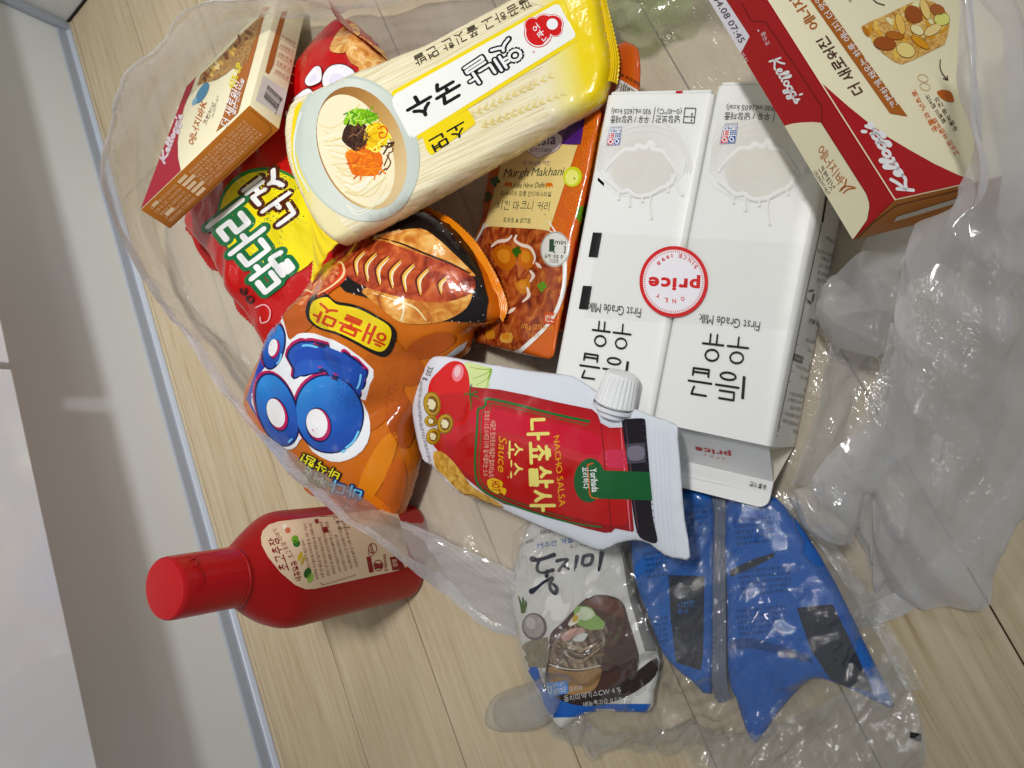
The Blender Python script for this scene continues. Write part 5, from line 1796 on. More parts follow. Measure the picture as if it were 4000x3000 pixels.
def tangle(area_, n, cols, w, l, seed):
    r2 = random.Random(seed)
    A = np.array(area_, float); lo, hi = A.min(0), A.max(0)
    pts = []
    while len(pts) < n:
        p = np.array([[r2.uniform(lo[0], hi[0]), r2.uniform(lo[1], hi[1])]])
        if inside(p, A)[0]: pts.append(p[0])
    for k_, p in enumerate(pts):
        a = r2.uniform(0, 6.28); L = r2.uniform(18, 48)
        d = np.array([math.cos(a), math.sin(a)]) * L; e = np.array([-d[1], d[0]]) * r2.uniform(-.6, .6)
        pr.stroke(zN([tuple(p - d), tuple(p + e), tuple(p + d)]), w * r2.uniform(.7, 1.2), fm(r2.choice(cols)), l + .012 * k_, 4)
ar = [(465, 770), (500, 690), (560, 672), (640, 690), (680, 730), (640, 755), (560, 772)]
pr.poly(zN(ar), fm('86b83a'), 3.9, 3); tangle(ar, 22, ['9fd04a', '6da02c', 'c4e27a', '4f8a22'], 5, 4.2, 1)
ar = [(455, 850), (480, 780), (560, 760), (612, 790), (600, 900), (520, 920), (465, 880)]
pr.poly(zN(ar), fm('3a241a'), 3.9, 3); tangle(ar, 22, ['5a3a2a', '2a1812', '7d5a42', '4a2c1e'], 6, 4.2, 2)
ar = [(600, 800), (650, 755), (720, 775), (742, 830), (720, 900), (640, 930), (592, 900)]
pr.poly(zN(ar), fm('e8c41a'), 3.9, 3); tangle(ar, 20, ['f5dc3a', 'd9ac12', 'f9ea7a'], 7, 4.2, 3)
pr.stroke(zN([(680, 800), (710, 780), (735, 810), (720, 850), (690, 850), (685, 825), (708, 820)]), 5, fm('d2481c'), 4.6, 4)
ar = [(485, 940), (560, 912), (680, 935), (705, 1000), (672, 1080), (600, 1088), (525, 1080), (492, 1010)]
pr.poly(zN(ar), fm('d97422'), 3.9, 3); tangle(ar, 34, ['ee8c34', 'c95f16', 'f6a855', 'e07a24'], 6, 4.2, 4)
tangle([(690, 980), (745, 870), (765, 900), (740, 1000), (700, 1070)], 9, ['3a2416', '6a3a1e'], 6, 4.2, 5)
pr.stroke(zN([(200, 700), (165, 830), (160, 950), (185, 1060), (250, 1180)]), 7, fm('d9e2dc'), 2.4, 4)
# ears of wheat, pale on the noodles
for (a, b, n_) in (((1250, 705), (1780, 450), 12), ((1330, 770), (1860, 560), 12)):
    a, b = np.array(a), np.array(b)
    pr.stroke(zN([tuple(a), tuple(b)]), 3, fm('dccb92'), .9)
    for k_ in range(n_):
        p = a + (b - a) * k_ / n_
        pr.ell(zN(tuple(p + (0, -10))), 15, 5, fm('e4d6a2'), 1.1, -52, 12); pr.ell(zN(tuple(p + (6, 10))), 15, 5, fm('dac98c'), 1.1, 0, 12)
pr.build(NOO_T)
PLS = Plane((1100, 560, .090), (1190, 900, .084), (1280, 1000, .084))

# ------------------------------------------------------------------ red snack bag
zR = TR(700, 550, .5425)
pr = Print(RED.V, RED.F, PL_RED, 9, .0010, .0001)
pr.cur = 'printed_design'
def ringpts(c, rx, ry, ang, n=40):
    a = math.radians(ang)
    return [(c[0] + rx * math.cos(t) * math.cos(a) - ry * math.sin(t) * math.sin(a), c[1] + rx * math.cos(t) * math.sin(a) + ry * math.sin(t) * math.cos(a)) for t in np.linspace(0, 2 * math.pi, n, endpoint=False)]
pr.poly(zR(ringpts((660, 580), 405, 365, 50)), fm('1f7a3c'), .6)
pr.poly(zR(ringpts((672, 596), 398, 356, 50)), fm('ecdd06'), 1.1)
WHF = fm('eef0f3')
q1 = ((868, 930), (470, 405), (610, 1125), (190, 620))
for g, h, l in ((.095, '0f6a40', 2), (.0, 'eef0f3', 3.2)):
    TX(pr, zR, '닭다리', q1[0], q1[1], q1[2], fm(h), l, .045, q1[3], 12, g)
q2 = ((895, 500), (690, 175), (690, 640), (450, 360))
for g, h, l in ((.095, '4a1f16', 1.6), (.0, 'eef0f3', 2.9)):
    TX(pr, zR, '너겟', q2[0], q2[1], q2[2], fm(h), l, .045, q2[3], 12, g)
TX(pr, zR, '90', (480, 1040), (560, 1150), (430, 1070), fm('3a0d10'), 1.5, .03)
pr.stroke(zR([(560, 1200), (620, 1180), (660, 1220), (650, 1290), (600, 1310), (590, 1270)]), 5, fm('e8b0b4'), 1.5, 4)
# upper end: white rounded shapes and fried pieces
for p in ([(100, 720), (130, 640), (200, 570), (255, 545), (290, 590), (285, 660), (220, 700), (150, 745)], [(330, 500), (350, 440), (400, 400), (480, 400), (545, 455), (530, 540), (430, 575), (350, 560)], [(225, 500), (280, 420), (320, 410), (335, 450), (325, 510), (250, 540)]):
    pr.poly(zN(p), fm('3a1414'), 1.0, 4)
    c = np.mean(p, axis=0)
    pr.poly(zN([tuple(c + (np.array(q) - c) * .93) for q in p]), fm('ebe9f2'), 1.6, 4)
    pr.poly(zN([tuple(c + np.array([-8, 14]) + (np.array(q) - c) * .45) for q in p]), fm('dcd9e8'), 2.0, 4)
pr.ell(zN((140, 660)), 15, 24, fm('8a2416'), 2.3, 25, 20); pr.ell(zN((140, 662)), 8, 17, fm('c7803a'), 2.7, 25, 16)
fried = speckle('fried', [(.25, 'a85a1c'), (.45, 'd99a48'), (.62, 'ecc27a'), (.85, 'f6deac')], 120, 'film', (1, 1, 1), 0, 4, 1.0)
for p in ([(380, 300), (440, 190), (520, 150), (560, 200), (540, 250), (490, 320), (420, 330)], [(470, 250), (560, 230), (640, 280), (740, 350), (700, 400), (600, 440), (560, 420), (500, 370)], [(560, 420), (600, 400), (660, 410), (640, 450), (580, 470)]):
    pr.poly(zN(p), fried, 1.3, 3)
pr.build(RED_T)

# ------------------------------------------------------------------ orange snack bag
zO = TR(850, 1000, .7236)
pr = Print(ORG.V, ORG.F, PL_OR, 9, .0010, .0001)
pr.cur = 'printed_design'
for (c, rx, ry, a, h) in (((870, 700), 130, 260, 20, 'b5641a'), ((980, 860), 70, 180, -10, 'a8551a'), ((1000, 600), 120, 90, 30, 'b05d18'), ((860, 1150), 60, 220, 25, 'd8881f'), ((800, 1400), 160, 120, 30, 'd97f16'), ((950, 1250), 60, 160, 10, 'c2660f'), ((450, 330), 80, 120, 40, 'b25c16'), ((1150, 480), 140, 60, -20, 'a9571a')):
    pr.poly(zO(ringpts(c, rx, ry, a, 30)), fm(h), .5)
pr.poly(zO([(700, 1450), (800, 1380), (990, 1430), (1000, 1560), (930, 1600), (800, 1560)]), fm('cf7a12'), .9, 3)
# black panel with white lines, prawns, grilled lobster
pr.poly(zR([(1120, 1010), (1150, 960), (1300, 800), (1500, 560), (1700, 490), (1810, 545), (1960, 620), (2090, 760), (2170, 950), (2222, 1150), (2205, 1300), (1930, 1295), (1700, 1305), (1450, 1160), (1200, 1090)]), fm('15100f'), 1.2)
for a, b in (((1700, 480), (1900, 660)), ((1640, 500), (1740, 640)), ((1800, 540), (1960, 680)), ((1980, 1190), (2014, 1300)), ((2060, 1160), (2096, 1295)), ((2120, 1120), (2155, 1290)), ((2170, 1050), (2190, 1250)), ((1940, 1210), (1965, 1295)), ((1195, 990), (1265, 1110)), ((1240, 985), (1300, 1090)), ((1300, 1000), (1330, 1070)), ((1880, 600), (2020, 740))):
    pr.stroke(zR([a, b]), 3.2, fm('e4dfd8'), 1.7)
bread = speckle('grilled', [(.25, '8a3d12'), (.42, 'c9762a'), (.58, 'e6a64c'), (.8, 'f6d78f')], 70, 'film', (1, 1, 1), 0, 4, 1.2)
red_s = speckle('shell', [(.25, '5e1a0c'), (.45, 'a3381a'), (.62, 'c85a2c'), (.85, 'e99a55')], 80, 'film', (1, 1, 1), 0, 4, 1.0)
prawn = speckle('prawns', [(.25, '6e1d10'), (.42, 'b8452a'), (.58, 'dd7f4a'), (.75, 'f2c79a'), (.9, 'f7e6cf')], 90, 'film', (1, 1, 1), 0, 3, 1.6)
pr.poly(zR([(1380, 760), (1420, 690), (1600, 650), (1750, 640), (1850, 700), (1960, 800), (2060, 900), (2130, 985), (1960, 915), (1800, 860), (1640, 800), (1500, 760)]), bread, 2.0, 3)
pr.poly(zR([(1320, 1090), (1400, 1060), (1600, 1110), (1800, 1135), (1960, 1135), (2110, 1080), (2070, 1200), (1930, 1285), (1780, 1315), (1600, 1305), (1480, 1225), (1390, 1150)]), bread, 2.0, 3)
pr.poly(zR([(1110, 850), (1200, 760), (1350, 715), (1500, 735), (1620, 780), (1800, 840), (1960, 895), (2060, 950), (2128, 1010), (2110, 1095), (1950, 1155), (1800, 1160), (1600, 1130), (1400, 1075), (1260, 1015), (1170, 930)]), red_s, 2.6, 3)
for k_, (x, y, L, w) in enumerate(((1290, 880, 130, 30), (1370, 905, 150, 32), (1455, 930, 150, 34), (1545, 955, 150, 34), (1640, 980, 150, 36), (1745, 1005, 140, 36), (1890, 1035, 90, 34))):
    up, dn = (x + L * .34, y - L * .62), (x - L * .05, y + L * .75)
    md = (x - L * .12, y)
    pr.stroke(zR([up, md, dn]), [6, w * .75, 8], fm('5c1c0c'), 3.2, 5)
    pr.stroke(zR([(up[0] + 6, up[1] + 4), (md[0] + 8, md[1]), (dn[0] + 6, dn[1] - 4)]), [4, w * .5, 5], fm('f0b866'), 3.6, 5)
    pr.stroke(zR([(up[0] + 12, up[1] + 18), (md[0] + 14, md[1] + 4), (dn[0] + 10, dn[1] - 22)]), [2, w * .2, 3], fm('fbe9c8'), 4.0, 5)
pr.stroke(zR([(1430, 700), (1600, 745), (1780, 820), (1960, 890), (2090, 960)]), [3, 8, 8, 5], fm('3a1a0e'), 3.3, 4)
pr.stroke(zR([(1400, 1100), (1560, 1150), (1700, 1200), (1780, 1290)]), [3, 7, 4], fm('fbe3b4'), 2.6, 4); pr.stroke(zR([(1580, 1120), (1620, 1200), (1600, 1290)]), [3, 6, 4], fm('fdf0d4'), 2.6, 4)
pr.poly(zR([(800, 1100), (850, 960), (960, 885), (1080, 850), (1180, 880), (1195, 980), (1110, 1080), (1010, 1155), (900, 1190), (820, 1170)]), prawn, 2.0, 3)
for (p) in ([(1000, 1120), (1100, 1060), (1180, 980), (1170, 900), (1110, 890)], [(870, 1010), (930, 960), (990, 980), (960, 1030)], [(840, 1130), (900, 1090), (960, 1110)]):
    pr.stroke(zR(p), [16, 34, 14], fm('c3482a'), 2.5, 4); pr.stroke(zR([(x + 8, y - 10) for x, y in p]), [4, 10, 4], fm('f3cfa2'), 2.9, 4)
TX(pr, zR, '맛있는 해물', (1600, 640), (1400, 690), (1610, 665), fm('e6cfa8'), 2.2, .01, None, 14)
# blue bubble letters
MG, WHT, NAVY, BLUE, LBL = fm('b21c5e'), fm('e9ecf2'), fm('0c1a4a'), fm('1a57b4'), fm('2f83d0')
whole = [(335, 310), (362, 345), (380, 420), (398, 452), (440, 420), (500, 416), (560, 428), (700, 490), (842, 612), (822, 690), (798, 775), (772, 765), (815, 850), (828, 960), (785, 1050), (705, 1100), (620, 1108), (520, 1055), (465, 975), (432, 1022), (380, 1042), (310, 980), (235, 890), (188, 790), (198, 720), (228, 640), (282, 570), (250, 520), (246, 450), (288, 380)]
pr.poly(zO(whole), WHT, 1.4, 2)
pr.poly(zO([(160, 770), (200, 660), (235, 560), (252, 540), (258, 600), (205, 700), (190, 790), (225, 880)]), fm('2340a8'), 1.6)
BAR = [(388, 545), (395, 515), (420, 485), (455, 468), (520, 468), (600, 488), (690, 525), (760, 575), (806, 625), (790, 690), (766, 750), (738, 716), (726, 690), (670, 668), (612, 648), (592, 612), (540, 628), (480, 640), (420, 655), (425, 612)]
def outl(P, w, m, l): pr.stroke(zO(P), w, m, l, 0, True)
rings = [((606, 852), 176, 206, -12, (546, 905), 52, 74), ((328, 828), 100, 196, -18, (326, 850), 42, 74), ((310, 488), 52, 118, 12, (310, 498), 21, 42)]
def shift(P, d): return [(x + d[0], y + d[1]) for x, y in P]
outl(shift(BAR, (-4, -10)), 22, MG, 2.0); outl(BAR, 16, NAVY, 2.6); pr.poly(zO(BAR), grad('blue_bar', W(*zO((420, 500)), .08), W(*zO((790, 720)), .07), [(0, '1a52b0'), (.5, '1c5cc0'), (1, '15409c')], 'film', ORG_T.location), 3.0)
for c, rx, ry, a, hc, hx, hy in rings:
    pr.poly(zO(ringpts((c[0] - 6, c[1] - 10), rx + 13, ry + 13, a)), MG, 2.1)
    pr.poly(zO(ringpts(c, rx + 10, ry + 10, a)), NAVY, 2.7)
    pr.poly(zO(ringpts(c, rx, ry, a)), BLUE, 3.1)
    G_ = grad('blue_%d' % int(c[0]), W(*zO((c[0] - rx * .5, c[1] - ry * .8)), .08), W(*zO((c[0] + rx * .5, c[1] + ry)), .07), [(0, '2a86d2'), (.35, '1f6cc6'), (.65, '1a54b2'), (1, '173f98')], 'film', ORG_T.location)
    pr.poly(zO(ringpts(c, rx * .99, ry * .99, a)), G_, 3.4)
    pr.poly(zO(ringpts((hc[0] + 5, hc[1] + 4), hx * 1.32, hy * 1.28, a)), NAVY, 4.6)
    pr.poly(zO(ringpts((hc[0] + 6, hc[1] + 3), hx * 1.18, hy * 1.17, a)), MG, 5.0)
    pr.poly(zO(ringpts((hc[0] - 3, hc[1] - 4), hx * 1.08, hy * 1.07, a)), fm('f0eef4'), 5.4)
pr.poly(zO([(430, 510), (480, 490), (560, 500), (680, 550), (700, 580), (620, 560), (540, 560), (470, 560), (420, 590)]), fm('1648a6'), 3.5)
for p, w in (([(468, 484), (500, 482), (545, 492)], 8), ([(775, 640), (768, 680), (755, 710)], 7), ([(700, 1035), (740, 1000), (765, 950)], 9), ([(690, 1050), (678, 1056)], 10), ([(330, 580), (345, 560), (352, 530)], 7), ([(392, 1000), (408, 985)], 7)):
    pr.stroke(zO(p), w, fm('7fc4f0'), 5.8, 4)
# flavour name
LBB = [(925, 1190), (945, 1140), (990, 1112), (1060, 1100), (1130, 1155), (1240, 1175), (1340, 1205), (1440, 1262), (1540, 1330), (1568, 1400), (1540, 1500), (1484, 1552), (1400, 1530), (1250, 1450), (1100, 1380), (1000, 1345), (935, 1290), (918, 1235)]
pr.poly(zR(LBB), fm('171310'), 2.6, 3)
c_ = np.mean(LBB, axis=0)
pr.poly(zR([tuple(c_ + (np.array(q) - c_) * np.array([.90, .84])) for q in LBB]), fm('ecd21a'), 3.2, 3)
TX(pr, zR, '해물맛', (1530, 1372), (1010, 1155), (1470, 1505), fm('c74a1c'), 3.8, .025, (955, 1285), 12)
for g, h, l in ((.11, '1a1408', 2.4), (0, 'e8e04a', 3.2)):
    TX(pr, zO, '바삭함!', (672, 1162), (470, 1058), (650, 1212), fm(h), l, .03, (445, 1108), 12, g)
for g, h, l in ((.12, '0f2f66', 2.4), (0, '7cc8ee', 3.2)):
    TX(pr, zO, '바다', (790, 1252), (620, 1198), (772, 1322), fm(h), l, .03, (600, 1268), 12, g)
for g, h, l in ((.12, '2a2a2a', 2.4), (0, 'e6e6e0', 3.2)):
    TX(pr, zO, '에서 온', (600, 1205), (485, 1130), (585, 1262), fm(h), l, .03, (470, 1185), 12, g)
pr.ell(zO((825, 1475)), 26, 27, fm('ece6e0'), 2, 0, 24)
pr.stroke(zO([(812, 1485), (828, 1462), (838, 1480), (826, 1492)]), 4, fm('c8261c'), 2.6, 4)
pr.poly(zR([(1900, 1560), (2000, 1480), (2070, 1440), (2040, 1500), (1950, 1560)]), fm('b9bcc0'), 1.2)
pr.build(ORG_T)

# ------------------------------------------------------------------ curry pouch
zC = TR(1700, 450, .6029)
pm = lambda h: mat(h, 'pouch')
pr = Print(CUR.V, CUR.F, PL_CU, 12)
pr.cur = 'printed_design'
lt = pm('dc8433')
for (x, y, r_) in ((890, 560, 44), (1010, 180, 60), (800, 720, 40), (960, 330, 46), (300, 560, 46), (340, 430, 40), (880, 1060, 36), (850, 1250, 30), (920, 450, 30), (270, 720, 36), (985, 60, 50)):
    for q, w in ((1, 2.4), (.66, 2), (.3, 2.4)):
        pr.stroke([(zC((x, y))[0] + r_ * .6 * q * math.cos(t), zC((x, y))[1] + r_ * .8 * q * math.sin(t)) for t in np.linspace(0, 2 * math.pi, 14, endpoint=False)], w, lt, .5, 0, True)
    for k_ in range(8):
        t = k_ * math.pi / 4
        p = zC((x, y)); pr.stroke([(p[0] + r_ * .42 * math.cos(t), p[1] + r_ * .56 * math.sin(t)), (p[0] + r_ * .72 * math.cos(t), p[1] + r_ * .96 * math.sin(t))], 2, lt, .6)
pr.poly(zC([(480, 60), (700, -60), (985, -80), (945, 188), (820, 197), (590, 182), (480, 160)]), pm('47206e'), 1)
pr.poly(zC([(470, 150), (600, 176), (925, 196), (840, 450), (742, 746), (322, 722), (400, 430)]), pm('e5cf92'), 1.2)
pr.poly(zC([(600, 165), (640, 130), (700, 80), (780, 110), (826, 145), (812, 205), (770, 242), (715, 258), (668, 280), (630, 255), (592, 232), (592, 200)]), pm('e4dcec'), 1.8, 3)
pr.stroke(zC([(600, 165), (640, 130), (700, 80), (780, 110), (826, 145), (812, 205), (770, 242), (715, 258), (668, 280), (630, 255), (592, 232), (592, 200)]), 2.5, pm('8a5a3a'), 2.1, 3, True)
PU = pm('3c1f4c'); GN = pm('20402a')
TX(pr, zC, 'Asia', (622, 205), (782, 190), (632, 130), PU, 2.4, .02, None, 14)
TX(pr, zC, 'KITCHEN', (620, 240), (755, 240), (622, 216), PU, 2.4, .0)
TX(pr, zC, '티·아시아 키친', (572, 326), (745, 326), (577, 296), pm('6a3a78'), 2, .01)
TX(pr, zC, 'Murgh Makhani', (440, 420), (832, 408), (452, 348), GN, 2, .0, None, 16, 0, .15)
TX(pr, zC, 'India New Delhi', (506, 472), (712, 470), (512, 438), GN, 2, .0, None, None, 0, .2)
TX(pr, zC, '티·아시아 정통 인디아스타일', (424, 524), (752, 530), (430, 490), GN, 2, .008)
TX(pr, zC, '치킨 마크니 커리', (396, 614), (738, 622), (408, 552), GN, 2, .006, None, 16)
pr.stroke(zC([(378, 632), (718, 646)]), 2, GN, 2)
TX(pr, zC, '토마토 & 생크림', (440, 696), (618, 703), (446, 662), GN, 2, .01)
for (x, y, m_) in ((478, 452, 1), (740, 456, -1)):
    e = pm('cf7430')
    pr.poly([zC((x + m_ * a, y + b)) for a, b in ((-20, -14), (-26, 0), (-22, 14), (-16, 4), (-8, 2), (-8, 16), (0, 16), (2, 6), (12, 6), (14, 16), (22, 16), (22, -8), (14, -18), (-4, -16), (-10, -20))], e, 2)
food = speckle('curry', [(.22, '3e0f06'), (.38, '7a2710'), (.52, 'a84a1c'), (.66, 'c26f2c'), (.85, 'd99a58')], 95, 'pouch', (1, 1, 1), 0, 5, 1.2)
pr.poly(zC([(290, 760), (330, 690), (420, 700), (740, 746), (800, 800), (845, 900), (852, 1040), (832, 1180), (760, 1340), (640, 1460), (540, 1540), (430, 1530), (220, 1480), (120, 1420), (160, 1200), (230, 900)]), pm('e8e4dc'), 1.0, 3)
pr.poly(zC([(300, 770), (340, 724), (470, 728), (730, 748), (785, 810), (820, 900), (826, 1040), (808, 1170), (740, 1330), (620, 1450), (510, 1530), (380, 1510), (200, 1450), (120, 1380), (170, 1200), (240, 900)]), food, 1.6, 3)
for P, h in (([(370, 880), (440, 840), (520, 870), (520, 970), (470, 1010), (400, 970)], 'b4662a'), ([(560, 850), (640, 880), (650, 960), (600, 1000), (540, 960)], 'bd6a2a'), ([(520, 1090), (600, 1060), (620, 1130), (560, 1160)], 'c27a34'), ([(430, 1420), (500, 1410), (500, 1470), (430, 1470)], 'd6a05a'), ([(330, 1400), (380, 1390), (390, 1440), (340, 1450)], 'c98a44')):
    pr.poly(zC(P), pm(h), 2.2, 2); c = np.mean(P, axis=0); pr.poly(zC([tuple(c + np.array([-6, -10]) + (np.array(q) - c) * .55) for q in P]), pm('d08a44'), 2.6, 2)
for p in ([(370, 850), (410, 820), (470, 810), (500, 780)], [(530, 780), (520, 810), (560, 840), (620, 860), (650, 920), (640, 960)], [(620, 1010), (640, 1040), (620, 1080)], [(600, 1120), (610, 1170), (570, 1210)], [(480, 1280), (520, 1250)], [(660, 960), (690, 990)], [(310, 1370), (360, 1330), (420, 1330)]):
    pr.stroke(zC(p), [8, 14, 5], pm('ecd9c8'), 2.9, 4)
for (x, y) in ((695, 1110), (530, 885), (390, 430), (340, 530), (940, 660), (945, 620)):
    for k_ in range(4):
        pr.ell(zC((x + 16 * math.cos(k_ * 1.7), y + 20 * math.sin(k_ * 1.7))), 11, 8, pm('5f8f2c' if x > 600 else '2f5a1c'), 3.1 + .05 * k_, 50 * k_, 12)
rim = [(740, 690), (800, 790), (836, 900), (840, 1040), (820, 1180), (750, 1340), (640, 1460), (540, 1545)]
pr.stroke(zC(rim), [4, 10, 10, 8], pm('efece6'), 3.0, 4)
pr.ell(zC((780, 870)), 56, 69, pm('dcdad2'), 3.4, 5, 36); pr.ell(zC((780, 870)), 54, 67, pm('5a5a50'), 3.7, 5, 36, .965); 
TX(pr, zC, '1', (742, 885), (772, 885), (745, 805), GN, 4, .03); TX(pr, zC, 'min', (778, 836), (848, 840), (780, 806), GN, 4, .01)
pr.stroke(zC([(775, 850), (845, 853), (842, 893), (772, 890)]), 4, GN, 4, 0, True)
TX(pr, zC, '살짝 개봉 후', (712, 925), (832, 935), (715, 898), GN, 4, .01); TX(pr, zC, '그대로', (738, 958), (805, 962), (740, 932), GN, 4, .01)
pr.poly(zC([(715, 1275), (788, 1281), (776, 1358), (705, 1350)]), pm('c9582a'), 3.4, 0); TX(pr, zC, '1인분', (718, 1336), (774, 1342), (722, 1292), pm('efe4d4'), 4, .02)
TX(pr, zC, '170 g (275 kcal)', (560, 1392), (765, 1402), (566, 1352), pm('e09a50'), 3.4, .01); TX(pr, zC, '즉석조리식품', (600, 1440), (720, 1448), (604, 1410), pm('d68a44'), 3.4, .01)
pr.ell(zC((892, 400)), 36, 40, pm('c9cf3c'), 1.6, 20, 24); pr.ell(zC((888, 404)), 26, 30, pm('e6e68a'), 2, 20, 24); pr.ell(zC((905, 412)), 3, 5, pm('7a5a1c'), 2.4, 0, 10)
pr.poly(zC([(915, 820), (960, 800), (960, 900), (900, 960)]), pm('a8241c'), 1.4, 3)
pr.build(CUR_T)
z2 = TR(2300, 300, .2712)
pr = Print(CU2.V, CU2.F, PL_C2, 12); pr.cur = 'printed_design'
TX(pr, z2, '2022.12.14 까지', (770, 110), (440, -90), (742, 160), pm('2a1a14'), 1, .01)
pr.poly(z2([(430, 20), (740, 215), (480, 245), (380, 232)]), pm('d6d2cc'), 1)
bars(pr, [z2(p) for p in ((475, 95), (600, 175), (590, 240), (455, 225))], 9, pm('20201e'), 2, 3)
TX(pr, z2, '000765', (690, 215), (520, 90), (670, 245), pm('2a2a28'), 2, .01)
pr.poly(zC([(1030, 120), (1090, 40), (1060, 300), (1000, 520), (985, 460)]), pm('cfa23c'), 1, 2); pr.poly(zC([(940, 700), (985, 560), (975, 700), (930, 900)]), pm('3c6a24'), 1, 2)
pr.poly(zC([(900, 930), (950, 840), (930, 1000), (890, 1060)]), pm('a8241c'), 1, 2); pr.poly(zC([(880, 1080), (930, 1010), (880, 1280), (850, 1300)]), pm('3a1c56'), 1)
pr.build(CU2_T)

# ------------------------------------------------------------------ salsa pouch
zS = TR(1500, 1350, .5651)
pr = Print(SAL.V, SAL.F, PL_SA, 9, .0004)
pr.cur = 'printed_design'
pr.poly(zS([(560, 120), (640, 128), (700, 145), (742, 155), (746, 182), (730, 240), (720, 292), (610, 282), (585, 200)]), pm('d6e2a6'), .8, 3)
for p in ([(745, 165), (680, 165), (600, 150)], [(745, 168), (700, 200), (620, 230)], [(742, 175), (715, 230), (640, 275)], [(744, 180), (724, 240), (712, 288)]):
    pr.stroke(zS(p), [5, 3, 2], pm('8db34a'), 1.2, 4)
JAR = [(560, 282), (800, 305), (1000, 345), (1200, 392), (1360, 424), (1440, 440), (1478, 475), (1500, 535), (1560, 568), (1660, 566), (1668, 620), (1690, 760), (1705, 1000), (1730, 1275), (1720, 1285), (1600, 1262), (1570, 1288), (1530, 1292), (1400, 1262), (1200, 1202), (1000, 1135), (830, 1092), (700, 1020), (600, 940), (520, 870), (430, 790), (370, 720), (345, 690), (400, 600), (480, 420)]
pr.poly(zS(JAR), grad('jar', W(*zS((700, 320)), .07), W(*zS((620, 1020)), .07), [(0, 'a80d16'), (.25, 'c41420'), (.5, 'cf2a36'), (.62, 'b80f1a'), (1, '980b12')], 'pouch', SAL_T.location), 1.0, 0)
pr.poly(zS([(640, 420), (900, 470), (1200, 540), (1480, 620), (1480, 760), (1200, 690), (900, 610), (620, 560)]), pm('c63040'), 1.4, 3)
pr.poly(zS([(600, 600), (900, 660), (1300, 790), (1600, 900), (1680, 1230), (1300, 1180), (900, 1060), (640, 920), (480, 760)]), pm('b30f18'), 1.4, 3)
pr.poly(zS([(310, 300), (330, 235), (380, 180), (440, 125), (500, 108), (555, 132), (588, 200), (596, 290), (606, 380), (600, 470), (560, 535), (500, 556), (430, 542), (340, 500), (306, 400)]), pm('cf1118'), 2.0, 3)
pr.poly(zS([(340, 400), (400, 340), (560, 330), (596, 400), (570, 500), (500, 535), (400, 510)]), pm('bb0d16'), 2.3, 3)
pr.ell(zS((515, 190)), 22, 34, pm('e58a94'), 2.6, 12, 24); pr.ell(zS((512, 180)), 12, 22, pm('f3c2c6'), 3, 12, 20)
for p in ([(600, 345), (640, 350), (660, 370)], [(600, 345), (600, 300), (612, 268)], [(600, 345), (606, 400), (606, 445)], [(600, 345), (570, 330), (560, 350)], [(600, 345), (640, 320), (648, 330)]):
    pr.stroke(zS(p), [7, 5, 3], pm('3f6a2c'), 3, 4)
for (x, y, a, b, g) in ((330, 520, 46, 40, 0), (338, 405, 60, 88, -8), (428, 540, 56, 70, 10), (346, 626, 50, 58, 20)):
    pr.ell(zS((x, y)), a * .565, b * .565, pm('8a6a1c'), 3.2, g, 28); pr.ell(zS((x - 2, y - 2)), a * .49, b * .49, pm('c2a048'), 3.6, g, 28)
    pr.ell(zS((x + 4, y)), a * .36, b * .38, pm('7d5a20'), 4.0, g, 24)
    for k_ in range(6):
        pr.ell(zS((x + a * .22 * math.cos(k_), y + b * .25 * math.sin(k_ * 1.1))), a * .13, b * .13, pm('efe6c0'), 4.3 + .02 * k_, 30 * k_, 10)
chip = speckle('chips', [(.3, 'a8741c'), (.5, 'd2a03a'), (.7, 'e6bf5c'), (.9, 'f1d88a')], 180, 'pouch', (1, 1, 1), 0, 3, .6)
pr.poly(zS([(345, 745), (382, 728), (430, 750), (490, 810), (550, 890), (600, 970), (560, 1020), (500, 985), (420, 900), (360, 840)]), chip, 2.0, 3)
pr.poly(zS([(540, 980), (580, 950), (640, 990), (760, 1058), (832, 1118), (740, 1098), (620, 1062), (560, 1034)]), chip, 2.4, 3)
pr.stroke(zS([(560, 1030), (620, 1030), (720, 1085), (820, 1115)]), 4, pm('8a5a1a'), 2.8, 3)
GRN = pm('0d6a36')
fr1 = [(1420, 525), (1250, 490), (1100, 455), (900, 405), (720, 368), (708, 405), (690, 432), (655, 442), (648, 560), (638, 700), (634, 830), (645, 930), (680, 988), (760, 1042), (900, 1102), (1100, 1168), (1300, 1222), (1505, 1252)]
pr.stroke(zS(fr1), [10, 10, 9, 9, 9, 8, 6], GRN, 2.4, 3)
fr2 = [(1412, 552), (1100, 482), (760, 400), (742, 440), (700, 462), (680, 470), (672, 640), (660, 830), (670, 920), (700, 972), (780, 1020), (900, 1072), (1100, 1140), (1300, 1196)]
pr.stroke(zS(fr2), 3, GRN, 2.4, 3)
CAPB = [(1648, 540), (1655, 518), (1685, 508), (1790, 504), (1810, 530), (1818, 640), (1832, 800), (1850, 1100), (1870, 1230), (1893, 1330), (1880, 1364), (1830, 1352), (1775, 1325), (1755, 1290), (1740, 1240), (1712, 1060), (1692, 860), (1668, 700)]
pr.poly(zS(CAPB), pm('17121a'), 2.2, 2)
pr.poly(zS([(1675, 690), (1690, 680), (1800, 672), (1810, 690), (1812, 795), (1800, 808), (1700, 815), (1685, 800)]), pm('4a4652'), 2.5, 2)
pr.poly(zS([(1690, 705), (1790, 698), (1798, 780), (1702, 790)]), pm('76727f'), 2.8, 3)
for k_ in range(16):
    y_ = 540 + 46 * k_
    if not 860 < y_ < 1075: pr.stroke(zS([(1790 + .10 * (y_ - 540), y_), (1806 + .10 * (y_ - 540), y_ + 2)]), 3, pm('3a3540'), 2.9)
